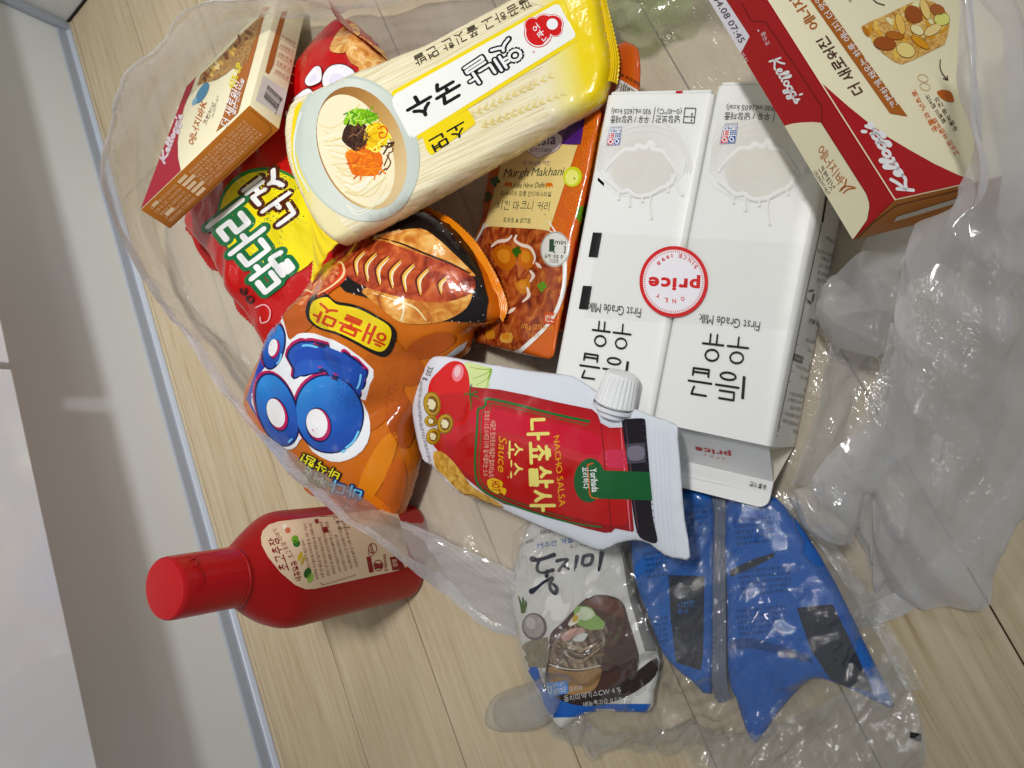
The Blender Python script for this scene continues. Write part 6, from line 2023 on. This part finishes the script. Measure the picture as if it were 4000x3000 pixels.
pr.stroke(zS([(1672, 530), (1700, 760), (1722, 1000), (1760, 1270)]), [2, 5, 3], pm('5a4048'), 2.6, 4)
pr.poly(zS([(1530, 735), (1560, 720), (1655, 722), (1672, 760), (1675, 835), (1560, 840), (1535, 800)]), pm('c84258'), 1.9, 3)
for q_ in range(5): pr.stroke(zS([(1540, 742 + 20 * q_), (1665, 740 + 22 * q_)]), [2, 5, 2], pm(['e08a96', 'd2607a', 'e8a0a8', 'c23048', 'd87a88'][q_]), 2.1, 0)
pr.stroke(zS([(1500, 545), (1520, 700), (1535, 900), (1560, 1100), (1575, 1285)]), [3, 5, 4], pm('7d0a12'), 1.8, 4); pr.stroke(zS([(1640, 575), (1660, 800), (1690, 1100), (1705, 1270)]), [3, 5, 4], pm('e0808a'), 1.8, 4)
pr.poly(zS([(1730, 1275), (1755, 1290), (1790, 1330), (1760, 1300)]), pm('7a2a30'), 1.9)
pr.poly([zS(ringpts((1425, 930), 108, 152, 4)), zS([(1480, 862), (1660, 866), (1838, 874), (1847, 970), (1857, 1068), (1660, 1060), (1480, 1056)])], pm('0a5a30'), 3.0, 0)
WP = pm('eef0ee')
TX(pr, zS, '요리하다', (1372, 838), (1380, 990), (1418, 836), WP, 3.6, .02)
TX(pr, zS, 'Yorihada', (1426, 850), (1442, 1012), (1474, 846), WP, 3.6, .02)
pr.stroke(zS([(1448, 812), (1420, 822), (1412, 835), (1420, 930), (1428, 1025), (1450, 1050), (1482, 1054)]), 5, pm('cf6a2c'), 3.6, 4)
YL = pm('eee08a')
TX(pr, zS, '나쵸살사', (985, 505), (1012, 1148), (1140, 498), YL, 3, .035, (1198, 1148), 14)
TX(pr, zS, 'NACHO SALSA', (1176, 628), (1215, 1112), (1214, 618), pm('e6b03a'), 3, .0, (1262, 1104), 14)
TX(pr, zS, '소스', (868, 656), (864, 914), (968, 654), YL, 3, .02)
pr.stroke(zS([(862, 735), (862, 912)]), 2, YL, 3)
TX(pr, zS, 'Sauce', (800, 626), (792, 876), (856, 620), pm('e6a83a'), 3, .0, None, 16, 0, .35)
SP = pm('ecc9b4')
TX(pr, zS, '새콤한 토마토와 매콤한 할라피뇨의', (742, 516), (728, 906), (780, 516), SP, 3, .0)
TX(pr, zS, '조화로 나쵸스낵과 더욱 잘 어울리는 소스', (700, 450), (690, 902), (736, 450), SP, 3, .0)
pr.poly(zS([(718, 945), (724, 925), (760, 914), (800, 925), (828, 945), (820, 975), (845, 985), (850, 1005), (835, 1032), (815, 1010), (790, 1022), (755, 1005), (728, 980)]), pm('eec030'), 3, 2)
TX(pr, zS, 'HOT', (745, 928), (752, 1000), (805, 935), pm('b03018'), 3.6, .03)
DKT = pm('3a3a40')
TX(pr, zS, '330 g', (298, 140), (266, 236), (344, 152), DKT, 1, .0)
for k_, (a, b) in enumerate((((248, 244), (232, 400)), ((232, 405), (250, 560)), ((252, 565), (282, 700)), ((284, 705), (318, 826)))):
    TX(pr, zS, ['(아이스크림콘 유형 소스류)', '토마토 71% 할라피뇨 절임', '설탕 정제소금 양파분말', '멕시코산 할라피뇨 2%'][k_], a, b, (a[0] + 24, a[1] + 2), DKT, 1, .0)
pr.poly(zS([(425, 905), (470, 930), (520, 975), (500, 1010), (440, 950)]), pm('e9ebf0'), .9, 2)
for k_ in range(5):
    x = 1838 + 30 * k_
    pr.stroke(zS([(x, 560 + 6 * k_), (x + 16, 900), (x + 30, 1180), (x + 60, 1430)]), 1.6, pm('d3d8e2'), .7, 3)
pr.build(SAL_T)

# ------------------------------------------------------------------ sauce bottle
zT = TR(500, 1900, .5877)
pr = Print(BOT_V, BOT_F, None, 14, .0004)
lm = lambda h: mat(h, 'label')
pr.cur = 'paper_label'
pr.poly(zT([(884, 345), (895, 300), (935, 258), (1000, 236), (1200, 212), (1440, 182), (1640, 160), (1740, 152), (1790, 175), (1838, 330), (1866, 490), (1850, 535), (1780, 562), (1580, 605), (1240, 680), (1180, 683), (1110, 655), (1010, 570), (930, 470), (890, 395)]), lm('dcc4a8'), .3, 0)
pr.cur = 'printed_label'
MR = lm('7e1822'); SM = lm('8a5a50'); LG = lm('5a7a2a')
TX(pr, zT, '초고추장', (1076, 558), (996, 338), (1006, 566), MR, 1.4, .02, (924, 350), 14)
TX(pr, zT, '새콤달콤', (1156, 624), (1112, 488), (1112, 636), MR, 1.4, .02, (1078, 502), 14)
TX(pr, zT, '초고추장 이야기', (1104, 470), (990, 282), (1072, 482), MR, 1.4, .01, None, 14)
for (x, y, a, b, h) in ((1190, 575, 24, 36, '2c5a24'), (1208, 608, 20, 34, '8fb45a'), (1108, 352, 22, 26, '6f9a3a'), (1118, 380, 24, 24, '2f6a28'), (1140, 465, 12, 34, 'c8a83a'), (1160, 490, 10, 36, 'b9a050'), (1040, 270, 16, 18, 'e8dcc8'), (1062, 295, 18, 20, 'c06a50')):
    pr.ell(zT((x, y)), a * .58, b * .58, lm(h), 1.6, 20, 18)
pr.stroke(zT([(1078, 222), (1282, 205), (1430, 196), (1468, 280), (1505, 590), (1290, 655), (1275, 640)]), 2, MR, 1.4)
pr.stroke(zT([(1290, 655), (1180, 420), (1078, 222)]), 2, MR, 1.4)
for k_ in range(9):
    x = 1160 + 36 * k_
    a = (x + 70 + k_ * 2, 640 - 12 * k_); b = (x - 20, 232 - 3 * k_)
    a2 = tuple(np.array(a) + (np.array(b) - np.array(a)) * .03); b2 = tuple(np.array(a) + (np.array(b) - np.array(a)) * (.95 if k_ % 3 else .7))
    TX(pr, zT, (LOREM[k_ % 8] + ' ' + LOREM[(k_ + 2) % 8] + ' ' + LOREM[(k_ + 4) % 8])[:26], a2, b2, (a2[0] - 20, a2[1] + 3), SM, 1.4, .01, None, 20)
pr.poly(zT([(1285, 275), (1318, 268), (1330, 305), (1296, 312)]), MR, 1.6); pr.poly(zT([(1236, 222), (1260, 219), (1268, 246), (1244, 250)]), MR, 1.6)
bars(pr, [zT(p) for p in ((1372, 238), (1462, 222), (1474, 275), (1392, 290))], 16, lm('2a2424'), 1.5, 6)
TX(pr, zT, '205', (1362, 224), (1415, 206), (1358, 206), SM, 1.5)
for (x, y, r_) in ((1622, 412, 30), (1660, 525, 32), (1612, 440, 20)):
    pr.ell(zT((x, y)), r_ * .6, r_ * .7, MR, 1.5, 0, 24, .84)
TX(pr, zT, 'ccm', (1628, 440), (1620, 385), (1612, 442), MR, 1.6, .02)
pr.poly(zT([(1632, 510), (1690, 508), (1688, 545), (1640, 548)]), MR, 1.6)
TX(pr, zT, 'HACCP', (1656, 518), (1668, 518), (1656, 500), lm('dcc4a8'), 2)
pr.poly(zT([(1580, 468), (1610, 464), (1630, 568), (1600, 574)]), MR, 1.4)
TX(pr, zT, 'DAESANG', (1722, 560), (1710, 450), (1702, 562), MR, 1.5, .02)
pr.poly(zT([(1735, 470), (1800, 460), (1840, 545), (1755, 560)]), MR, 1.5); TX(pr, zT, '영양', (1790, 530), (1780, 480), (1758, 535), lm('dcc4a8'), 2, .02)
pr.build(BOT)
z6 = TR(500, 1950, .3315)
pr = Print(CAP_V, CAP_F, None, 10, .0008)
pr.cur = 'moulded_leaf'
pr.stroke(z6([(735, 720), (770, 690), (800, 720), (800, 770), (780, 790)]), 9, CAPR[0], 0, 4); pr.stroke(z6([(790, 790), (830, 820), (865, 900), (868, 970), (850, 1030), (828, 1085)]), [5, 7, 6, 3], CAPR[0], 0, 4)
pr.build(BOT)

# ------------------------------------------------------------------ broth pouches
zD = TR(1500, 2000, .5425)
fo = lambda h: mat(h, 'foil')
pr = Print(BR1.V, BR1.F, PL_B1, 14)
pr.cur = 'printed_design'
pr.poly(zD([(1690, 60), (1800, 60), (1900, 700), (1960, 1000), (1880, 1000), (1760, 600), (1700, 240)]), fo('7c7a74'), .6)
BLK = fo('1c2230')
pr.poly(zD([(1015, 1110), (1110, 1116), (1135, 1220), (1220, 1300), (1400, 1380), (1700, 1380), (1920, 1380), (1880, 1460), (1200, 1480), (1260, 1560), (1180, 1520), (1060, 1260)]), fo('2a5fb0'), 1.0)
pr.poly(zD([(990, 960), (1180, 900), (1190, 1100), (1130, 1120), (1000, 1110)]), fo('8a8472'), .8, 2)
pr.ell(zD((1085, 825)), 48, 54, fo('6e5f62'), 1.2, -15, 28); pr.ell(zD((1080, 820)), 40, 46, fo('a8a19c'), 1.6, -15, 28); pr.ell(zD((1060, 800)), 18, 24, fo('c4c0b8'), 2, -15, 20)
for p in ([(1000, 720), (985, 650), (970, 610)], [(1005, 715), (1005, 640), (1000, 615)], [(1010, 715), (1025, 660), (1020, 640)]):
    pr.stroke(zD(p), [12, 8, 5], fo('4c6a34'), 1.6, 4)
pr.poly(zD([(1160, 1230), (1190, 1040), (1200, 880), (1290, 790), (1420, 650), (1500, 602), (1620, 600), (1720, 650), (1760, 770), (1800, 900), (1840, 1080), (1760, 1230), (1560, 1330), (1300, 1330)]), fo('4a342c'), 1.2, 3)
pr.poly(zD([(1440, 660), (1510, 618), (1620, 620), (1700, 660), (1730, 760), (1640, 740), (1540, 700)]), fo('6a4438'), 1.6, 3)
noo = speckle('buckwheat', [(.3, '3c2f26'), (.48, '7d6a55'), (.62, 'a8957c'), (.85, 'cfc2aa')], 60, 'foil', (3, 1, 1), .9, 3, 1.0)
pr.poly(zD([(1195, 1060), (1230, 930), (1290, 850), (1400, 780), (1560, 800), (1610, 850), (1580, 980), (1560, 1100), (1400, 1125), (1250, 1100)]), noo, 2.0, 3)
rnd = random.Random(12)
for k_ in range(16):
    a = np.array([1250 + rnd.uniform(0, 60), 900 + rnd.uniform(0, 90)]); b = np.array([1570 + rnd.uniform(-30, 20), 880 + rnd.uniform(0, 160)])
    pr.stroke(zD([tuple(a), tuple((a + b) / 2 + (rnd.uniform(-40, 0), rnd.uniform(40, 110))), tuple(b)]), rnd.uniform(3, 6), fo(rnd.choice(['54443a', 'b5a48a', '8a7660', '2f2620'])), 2.3 + .02 * k_, 5)
pr.poly(zD([(1280, 900), (1330, 850), (1420, 830), (1450, 860), (1380, 890), (1310, 930)]), fo('c9a49a'), 3, 3); pr.poly(zD([(1360, 920), (1420, 870), (1470, 880), (1430, 930)]), fo('d8dcd6'), 3, 3)
pr.poly(zD([(1370, 700), (1420, 675), (1500, 690), (1530, 740), (1590, 790), (1580, 830), (1500, 850), (1400, 810), (1380, 760)]), fo('8fb06a'), 3.2, 2)
pr.poly(zD([(1420, 690), (1480, 690), (1520, 740), (1460, 780), (1410, 760)]), fo('d5dfc0'), 3.5, 2); pr.poly(zD([(1330, 800), (1375, 740), (1415, 720), (1410, 780), (1350, 820)]), fo('e2ddcf'), 3.5, 3); pr.ell(zD((1380, 765)), 11, 15, fo('d6b450'), 3.8, 25, 16)
pr.stroke(zD([(1195, 1095), (1300, 1125), (1420, 1132), (1560, 1105)]), 5, fo('d9d4c8'), 3, 4)
pr.poly(zD([(1192, 1110), (1300, 1140), (1420, 1146), (1565, 1120), (1545, 1230), (1480, 1295), (1300, 1310), (1205, 1240)]), fo('a5835a'), 2.6, 3)
pr.poly(zD([(1120, 1180), (1150, 1230), (1250, 1290), (1400, 1310), (1560, 1290), (1720, 1220), (1830, 1140), (1960, 1050), (1950, 1180), (1800, 1300), (1600, 1380), (1400, 1390), (1250, 1340), (1150, 1260)]), fo('2c211c'), 2.4, 3)
pr.poly(zD([(1165, 1240), (1180, 1228), (1315, 1212), (1328, 1225), (1332, 1300), (1200, 1332)]), fo('5f8fd0'), 3, 0)
WF = fo('dcdcd8')
TX(pr, zD, '냉장보관', (1228, 1312), (1320, 1290), (1222, 1272), WF, 3.6, .02); TX(pr, zD, '0℃~10℃', (1224, 1262), (1310, 1246), (1220, 1234), WF, 3.6, .01); pr.stroke(zD([(1182, 1258), (1206, 1254), (1212, 1296), (1190, 1302)]), 3, WF, 3.6, 0, True)
TX(pr, zD, '조리예', (1342, 1292), (1430, 1278), (1338, 1258), WF, 3.4, .0)
TX(pr, zD, '동치미엑기스CW 4 %', (1300, 1368), (1710, 1296), (1296, 1322), WF, 3.4, .005, None, 16); TX(pr, zD, '배농축과즙 0.2 %', (1440, 1400), (1720, 1360), (1436, 1364), WF, 3.4, .005)
for p, w in (([(1072, 338), (1110, 345), (1160, 332), (1226, 308)], [26, 16, 16, 20]), ([(1120, 350), (1104, 395), (1116, 430), (1160, 436), (1218, 418)], [12, 14, 12, 18]), ([(1180, 425), (1172, 462)], 15), ([(1066, 570), (1110, 540), (1160, 500), (1212, 478)], [26, 14, 12, 20]), ([(1212, 478), (1196, 520), (1204, 560), (1236, 584), (1246, 548), (1222, 520)], [18, 14, 18, 12]), ([(1248, 352), (1300, 340), (1322, 344)], [16, 12, 16]), ([(1262, 420), (1290, 380), (1318, 350)], [14, 10, 12]), ([(1296, 385), (1330, 410)], 12), ([(1392, 322), (1384, 370), (1376, 418)], [18, 14, 10]), ([(1440, 320), (1432, 380), (1490, 372), (1500, 312), (1442, 318)], 14), ([(1570, 296), (1560, 360), (1548, 420)], [22, 16, 10])):
    pr.stroke(zD(p), w if not isinstance(w, list) else [q * .9 for q in w], BLK, 2, 5)
TX(pr, zD, '제주산 겨울무', (1104, 268), (1420, 208), (1100, 226), fo('2f64a8'), 2, .015); TX(pr, zD, '깊고 시원한', (1340, 262), (1500, 240), (1336, 236), fo('5a5a58'), 2, .01)
TX(pr, zD, '2023.04.20', (1126, 160), (1290, 140), (1124, 134), BLK, 2, .01); TX(pr, zD, 'AG3', (1024, 234), (1076, 212), (1022, 212), BLK, 2, .0)
pr.build(BR1_T)
DKB = fo('16325e'); PAN = fo('2b3038')
for (pk, tt, pan, lines) in ((BR2, BR2_T, [(945, 402), (1108, 408), (1102, 760), (1092, 836), (980, 800), (955, 600)], [(830, 300, 940), (1010, 120, 1120), (860, 600, 940)]),
                             (BR3, BR3_T, [(1528, 552), (1690, 535), (1800, 760), (1878, 940), (1780, 912), (1690, 890), (1590, 740)], [(1240, 150, 1420), (1260, 380, 1500), (1250, 560, 1480)])):
    pr = Print(pk.V, pk.F, pk.plane, 14); pr.cur = 'printed_design'
    pr.poly(zb2(pan) if False else [zb(p) for p in pan], PAN, 1)
    for (x0, y0, x1) in lines:
        for r_ in range(5):
            TX(pr, zb, (LOREM[r_] + ' ' + LOREM[(r_ + 2) % 8])[:max(6, int((x1 - x0) / 11))], (x0 + 4 * r_, y0 + 26 * r_ + 16), (x1, y0 + 26 * r_ + 8 - (x1 - x0) * .06), (x0 + 4 * r_, y0 + 26 * r_), DKB, 1.5, .01)
    if pk is BR2:
        TX(pr, zb, '시원한\n육수', (985, 585), (1065, 575), (985, 525), fo('3d6aa8'), 2, .03)
        pr.stroke([zb(p) for p in ((800, 640), (860, 700), (930, 720))], 3, DKB, 1)
    else:
        pr.poly([zb(p) for p in ((1225, 380), (1330, 330), (1430, 300), (1425, 320), (1340, 365), (1228, 412))], PAN, 1)
        pr.poly([zb(p) for p in ((1228, 705), (1330, 690), (1560, 760), (1600, 800), (1500, 780), (1330, 735), (1228, 745))], fo('1d4480'), 1, 2)
    pr.build(tt)

# ================================================================== plastic bags
MILKY = film_mat('milky_film', .30, (.985, .985, .99), .9, .22, 60, .09)
MILKY2 = film_mat('milky_film_double', .50, (.985, .985, .995), .9, .05, 50, .12)
CLEAR = film_mat('clear_film', .015, (.995, .995, .995), 1.5, .3, 90, .05)
CLEARM = film_mat('clear_film_layered', .20, (.985, .985, .97), 1.8, .3, 80, .07)
GREENF = film_mat('green_film', .26, (.86, .96, .72), .9, .2, 40, .10)
CLEARB = film_mat('clear_film_under', .16, (.985, .985, .975), .5, .1, 40, .15)
HEMF = film_mat('white_hem', .70, (.99, .99, 1.0), 1.0, .3, 90, .12)

SHOP = thing('carrier_bag', 'milky white carrier bag lying open on the floor around the groceries', 'plastic bag', (*W(2000, 1200, 0)[:2], .0012))
#      floor edge        wall middle         rim
net = [((800, 1150, .0015), (660, 1130, .030), (556, 1090, .060)),
       ((720, 900, .0015), (540, 860, .050), (425, 805, .090)),
       ((700, 620, .0015), (520, 610, .060), (396, 640, .110)),
       ((760, 430, .0015), (590, 350, .060), (470, 330, .112)),
       ((850, 300, .0015), (690, 210, .060), (598, 190, .110)),
       ((1000, 180, .0015), (850, 80, .060), (755, 25, .108)),
       ((1300, 120, .0015), (1230, 40, .050), (1180, -30, .105)),
       ((1700, 40, .0015), (1700, -40, .050), (1650, -140, .100)),
       ((2250, 0, .0015), (2250, -100, .050), (2230, -220, .100)),
       ((2800, -60, .0015), (2850, -160, .050), (2850, -300, .100)),
       ((3500, -100, .0015), (3650, -200, .040), (3700, -300, .080)),
       ((3950, 700, .0015), (4050, 700, .020), (4150, 700, .040)),
       ((3750, 1650, .0015), (3900, 1740, .008), (4020, 1860, .003)),
       ((3200, 2250, .0015), (3330, 2350, .005), (3440, 2440, .002)),
       ((2600, 2150, .0015), (2650, 2250, .003), (2700, 2350, .002)),
       ((2060, 2150, .0015), (2030, 2350, .004), (2012, 2486, .003)),
       ((1830, 2100, .0015), (1770, 2220, .020), (1735, 2320, .026)),
       ((1680, 2000, .0015), (1590, 2075, .055), (1490, 2140, .092)),
       ((1430, 1860, .0015), (1320, 1890, .060), (1222, 1935, .100)),
       ((1180, 1580, .0015), (1060, 1610, .032), (955, 1640, .060)),
       ((950, 1350, .0015), (840, 1340, .030), (732, 1330, .055))]
cen = (2300, 1150)
def lp(a, b, k): return tuple(x + (y - x) * k for x, y in zip(a, b))
rows = [[(*lp(cen, q[0][:2], .05), .0013) for q in net], [(*lp(cen, q[0][:2], .5), .0014) for q in net], [q[0] for q in net],
        [q[1] for q in net], [q[2] for q in net]]
V, Fc = film_grid(rows, 90, 300, [(9, .0030, (1, .2, -.2, 1))], True, 1.0, .0012, folds(7, 14, 100, 40, 60, .20, 3), lambda u, v: 1.0 if u < .8 else 1 - .6 * (u - .8) / .2)
# the sheet under the groceries lies flat
V = np.array(V).reshape(90, 300, 3)
for i in range(90):
    k_ = min(1, max(0, (i - 38) / 14))
    V[i, :, 2] = np.minimum(V[i, :, 2], .0030 + k_ * 1.0)
V = V.reshape(-1, 3)
mesh('bag_wall', V, Fc, MILKY, SHOP)
# hem: the doubled, whiter edge
R5 = V.reshape(90, 300, 3)
hv = []
for j in range(300):
    w_ = .010 + .008 * noise.noise(Vector((j * .09, 1.3, 0)))
    a = R5[89, j]; b = R5[80, j]
    d = (b - a) / (np.linalg.norm(b - a) + 1e-9)
    for q in range(5):
        p = a + d * w_ * q / 4
        p = p + np.array([0, 0, .0012 * math.sin(math.pi * q / 4) + .0008]) + .0010 * noise.noise(Vector((j * .5, q * .7, 2)))
        hv.append(p)
hf = [(j * 5 + q, j * 5 + q + 1, ((j + 1) % 300) * 5 + q + 1, ((j + 1) % 300) * 5 + q) for j in range(300) for q in range(4)]
mesh('bag_hem', hv, hf, HEMF, SHOP)

cr = [(9, .010, (1, .5, .06, .12)), (24, .0045, (1, .55, .05, .15)), (60, .0016, (1, .3, -.1, .5))]
sideB = [[(3690, -80, .165), (3780, -80, .172), (3900, -80, .160), (4020, -80, .12), (4150, -80, .06)],
         [(3722, 350, .150), (3800, 350, .165), (3900, 350, .150), (4020, 350, .11), (4150, 350, .05)],
         [(3735, 720, .128), (3810, 740, .142), (3900, 760, .130), (4020, 780, .09), (4140, 800, .04)],
         [(3560, 1020, .100), (3680, 1040, .122), (3830, 1060, .110), (3980, 1080, .07), (4120, 1120, .03)],
         [(3475, 1300, .085), (3600, 1330, .102), (3760, 1360, .090), (3920, 1400, .06), (4090, 1440, .02)],
         [(3330, 1640, .060), (3470, 1680, .080), (3640, 1730, .070), (3830, 1780, .04), (4040, 1830, .008)],
         [(3200, 1900, .040), (3350, 1960, .060), (3520, 2030, .050), (3700, 2080, .03), (3880, 2060, .004)],
         [(3260, 2060, .030), (3360, 2140, .035), (3470, 2200, .030), (3590, 2260, .02), (3720, 2250, .004)],
         [(3330, 2280, .012), (3370, 2330, .014), (3400, 2370, .012), (3430, 2400, .008), (3470, 2430, .003)]]
V, Fc = film_grid(sideB, 200, 130, [(6, .002, (1, .5, .06, .12))], False, 4.0, .0012, folds(7, 9, 60, -27, 6, .40, 5) + folds(4, 40, 130, -25, 14, .13, 6), None, .55)
mesh('bag_side', V, Fc, MILKY2, SHOP)
inner = [[(3400, 930, .04), (3470, 900, .055), (3590, 880, .07)],
         [(3290, 1110, .040), (3400, 1110, .070), (3570, 1040, .08)],
         [(3240, 1235, .035), (3370, 1260, .072), (3530, 1200, .078)],
         [(3310, 1340, .025), (3420, 1400, .042), (3490, 1330, .055)]]
V, Fc = film_grid(inner, 90, 80, [(16, .003, (1, .2, -.2, 1))], False, 8.0, .0012, folds(5, 10, 44, 10, 40, .5, 7))
mesh('bag_fold', V, Fc, MILKY2, SHOP)
low = [[(3345, 1000, .020), (3390, 1050, .010), (3480, 1100, .003)],
       [(3245, 1350, .022), (3300, 1380, .014), (3420, 1420, .003)],
       [(3175, 1640, .024), (3250, 1650, .012), (3350, 1680, .003)],
       [(3090, 1900, .020), (3170, 1900, .012), (3280, 1960, .003)]]
V, Fc = film_grid(low, 50, 30, [(16, .002, (1, .2, -.2, 1))], False, 9.0, .0012, folds(6, 14, 90, -28, 50, .45, 8))
mesh('bag_fold', V, Fc, MILKY, SHOP)
han = [[(3480, 1260, .110), (3540, 1280, .116), (3600, 1260, .110)],
       [(3380, 1560, .085), (3460, 1600, .094), (3540, 1600, .085)],
       [(3230, 1880, .060), (3320, 1930, .070), (3420, 1960, .060)],
       [(3110, 1960, .040), (3200, 2040, .052), (3320, 2110, .040)],
       [(3270, 2060, .028), (3300, 2110, .030), (3340, 2150, .026)]]
V, Fc = film_grid(han, 110, 50, [(14, .003, (1, .5, .1, .2))], False, 12.0, .0012, folds(6, 16, 90, -28, 30, .5, 9))
mesh('bag_handle', V, Fc, MILKY, SHOP)

flap = [[(1560, 2035, .060), (1740, 2105, .036), (2012, 2235, .022)],
        [(1585, 2115, .055), (1770, 2205, .028), (2018, 2345, .014)],
        [(1625, 2200, .045), (1800, 2345, .014), (2022, 2478, .004)]]
V, Fc = film_grid(flap, 70, 130, [(14, .002, (1, .2, -.2, 1))], False, 17.0, .0012, folds(6, 18, 160, 55, 22, .42, 19), None, .6)
mesh('bag_flap', V, Fc, MILKY2, SHOP)

CLB = thing('produce_bag', 'clear crinkled bag holding the blue chilled broth pouches', 'plastic bag', (*W(2700, 2400, 0)[:2], .0015))
clr = [[(2060, 2040, .024), (2350, 2000, .038), (2640, 1950, .040), (2850, 1950, .038), (3040, 1960, .034), (3110, 2000, .014)],
       [(1982, 2260, .020), (2250, 2250, .036), (2560, 2250, .040), (2850, 2230, .036), (3120, 2180, .034), (3290, 2230, .008)],
       [(2000, 2450, .018), (2280, 2480, .034), (2580, 2480, .036), (2860, 2480, .034), (3200, 2420, .032), (3430, 2430, .008)],
       [(2050, 2640, .016), (2330, 2680, .030), (2620, 2680, .030), (2900, 2680, .030), (3260, 2640, .026), (3540, 2640, .008)],
       [(2088, 2800, .010), (2360, 2820, .022), (2640, 2840, .024), (2920, 2880, .026), (3250, 2850, .020), (3610, 2850, .007)],
       [(2150, 2890, .003), (2400, 2930, .006), (2660, 2960, .008), (2940, 3050, .010), (3260, 3060, .010), (3600, 3060, .003)]]
V, Fc = film_grid(clr, 190, 260, [(14, .0020, (.35, 1, -1, .35))], False, 21.0, .0012, folds(4, 9, 40, 120, 18, .42, 11) + folds(6, 45, 220, 122, 22, .50, 12) + folds(3, 20, 60, 40, 20, .22, 13))
mesh('bag_top', V, Fc, CLEAR, CLB)
low = [[(p[0], p[1], .0040) for p in r] for r in clr]
V, Fc = film_grid(low, 40, 60, [(20, .0015, (1, .2, -.2, 1)), (50, .0008, (1, 0, 0, 1))], False, 22.0, .0030)
mesh('bag_bottom', V, Fc, CLEARB, CLB)
tail = [[(2080, 2780, .012), (2350, 2830, .022), (2620, 2850, .024), (2900, 2900, .026), (3240, 2740, .026), (3500, 2560, .016)],
        [(2110, 2840, .012), (2380, 2880, .020), (2650, 2900, .020), (2940, 2960, .024), (3330, 2860, .024), (3570, 2720, .012)],
        [(2150, 2890, .006), (2400, 2930, .010), (2660, 2960, .012), (2940, 3060, .014), (3320, 3060, .012), (3620, 2990, .005)]]
V, Fc = film_grid(tail, 70, 220, [(18, .0020, (.35, 1, -1, .35))], False, 25.0, .0012, folds(6, 14, 140, 112, 20, .55, 14))
mesh('bag_end', V, Fc, CLEARM, CLB)
PL_E = Plane((3100, 2020, .016), (3500, 2560, .012), (3300, 2350, .018))
v, f = strip([(3030, 1965), (3140, 2080), (3290, 2290), (3420, 2500), (3520, 2700)], [(3085, 1950), (3190, 2060), (3345, 2275), (3475, 2480), (3590, 2700)], PL_E, 24, .0007, 6, .004, .0, 10, .005, 40)
mesh('heat_seal', v, f, CLEARM, CLB)
v, f = strip([(3556, 2852), (3600, 2862)], [(3552, 2880), (3598, 2894)], Plane((3500, 2800, .013), (3620, 2860, .011), (3500, 2950, .012)), 4, 0, 1, .002, 0, 6)
mesh('ink_mark', v, f, mat('1c1a1c', 'film'), CLB)
PL_T = Plane((1950, 2760, .014), (2150, 2750, .016), (2050, 2830, .012))
TW = Pillow([(1905, 2760), (1955, 2705), (2060, 2672), (2140, 2640), (2190, 2740), (2130, 2830), (2015, 2852), (1930, 2830)], PL_T, .012, .010, .5, .005, 3, .003, 30, 31.)
mesh('bag_corner', TW.V, TW.F, CLEARM, CLB)

GRB = thing('green_bag', 'pale green plastic bag behind the yellow noodle pack', 'plastic bag', (*W(2480, 20, .02)[:2], .02))
gr = [[(2380, -220, .05), (2550, -220, .06), (2760, -220, .05)],
      [(2310, -80, .045), (2500, -90, .058), (2740, -100, .045)],
      [(2330, 40, .030), (2500, 60, .042), (2700, 40, .030)],
      [(2390, 100, .010), (2500, 140, .016), (2620, 100, .010)]]
V, Fc = film_grid(gr, 90, 100, [(18, .003, (1, .4, -.4, 1))], False, 41.0, .0012, folds(6, 14, 90, 40, 70, .5, 15))
mesh('bag_wall', V, Fc, GREENF, GRB)

bpy.data.scenes.remove(_tsc)
bpy.data.objects.remove(_txo)
bpy.data.curves.remove(_txt)
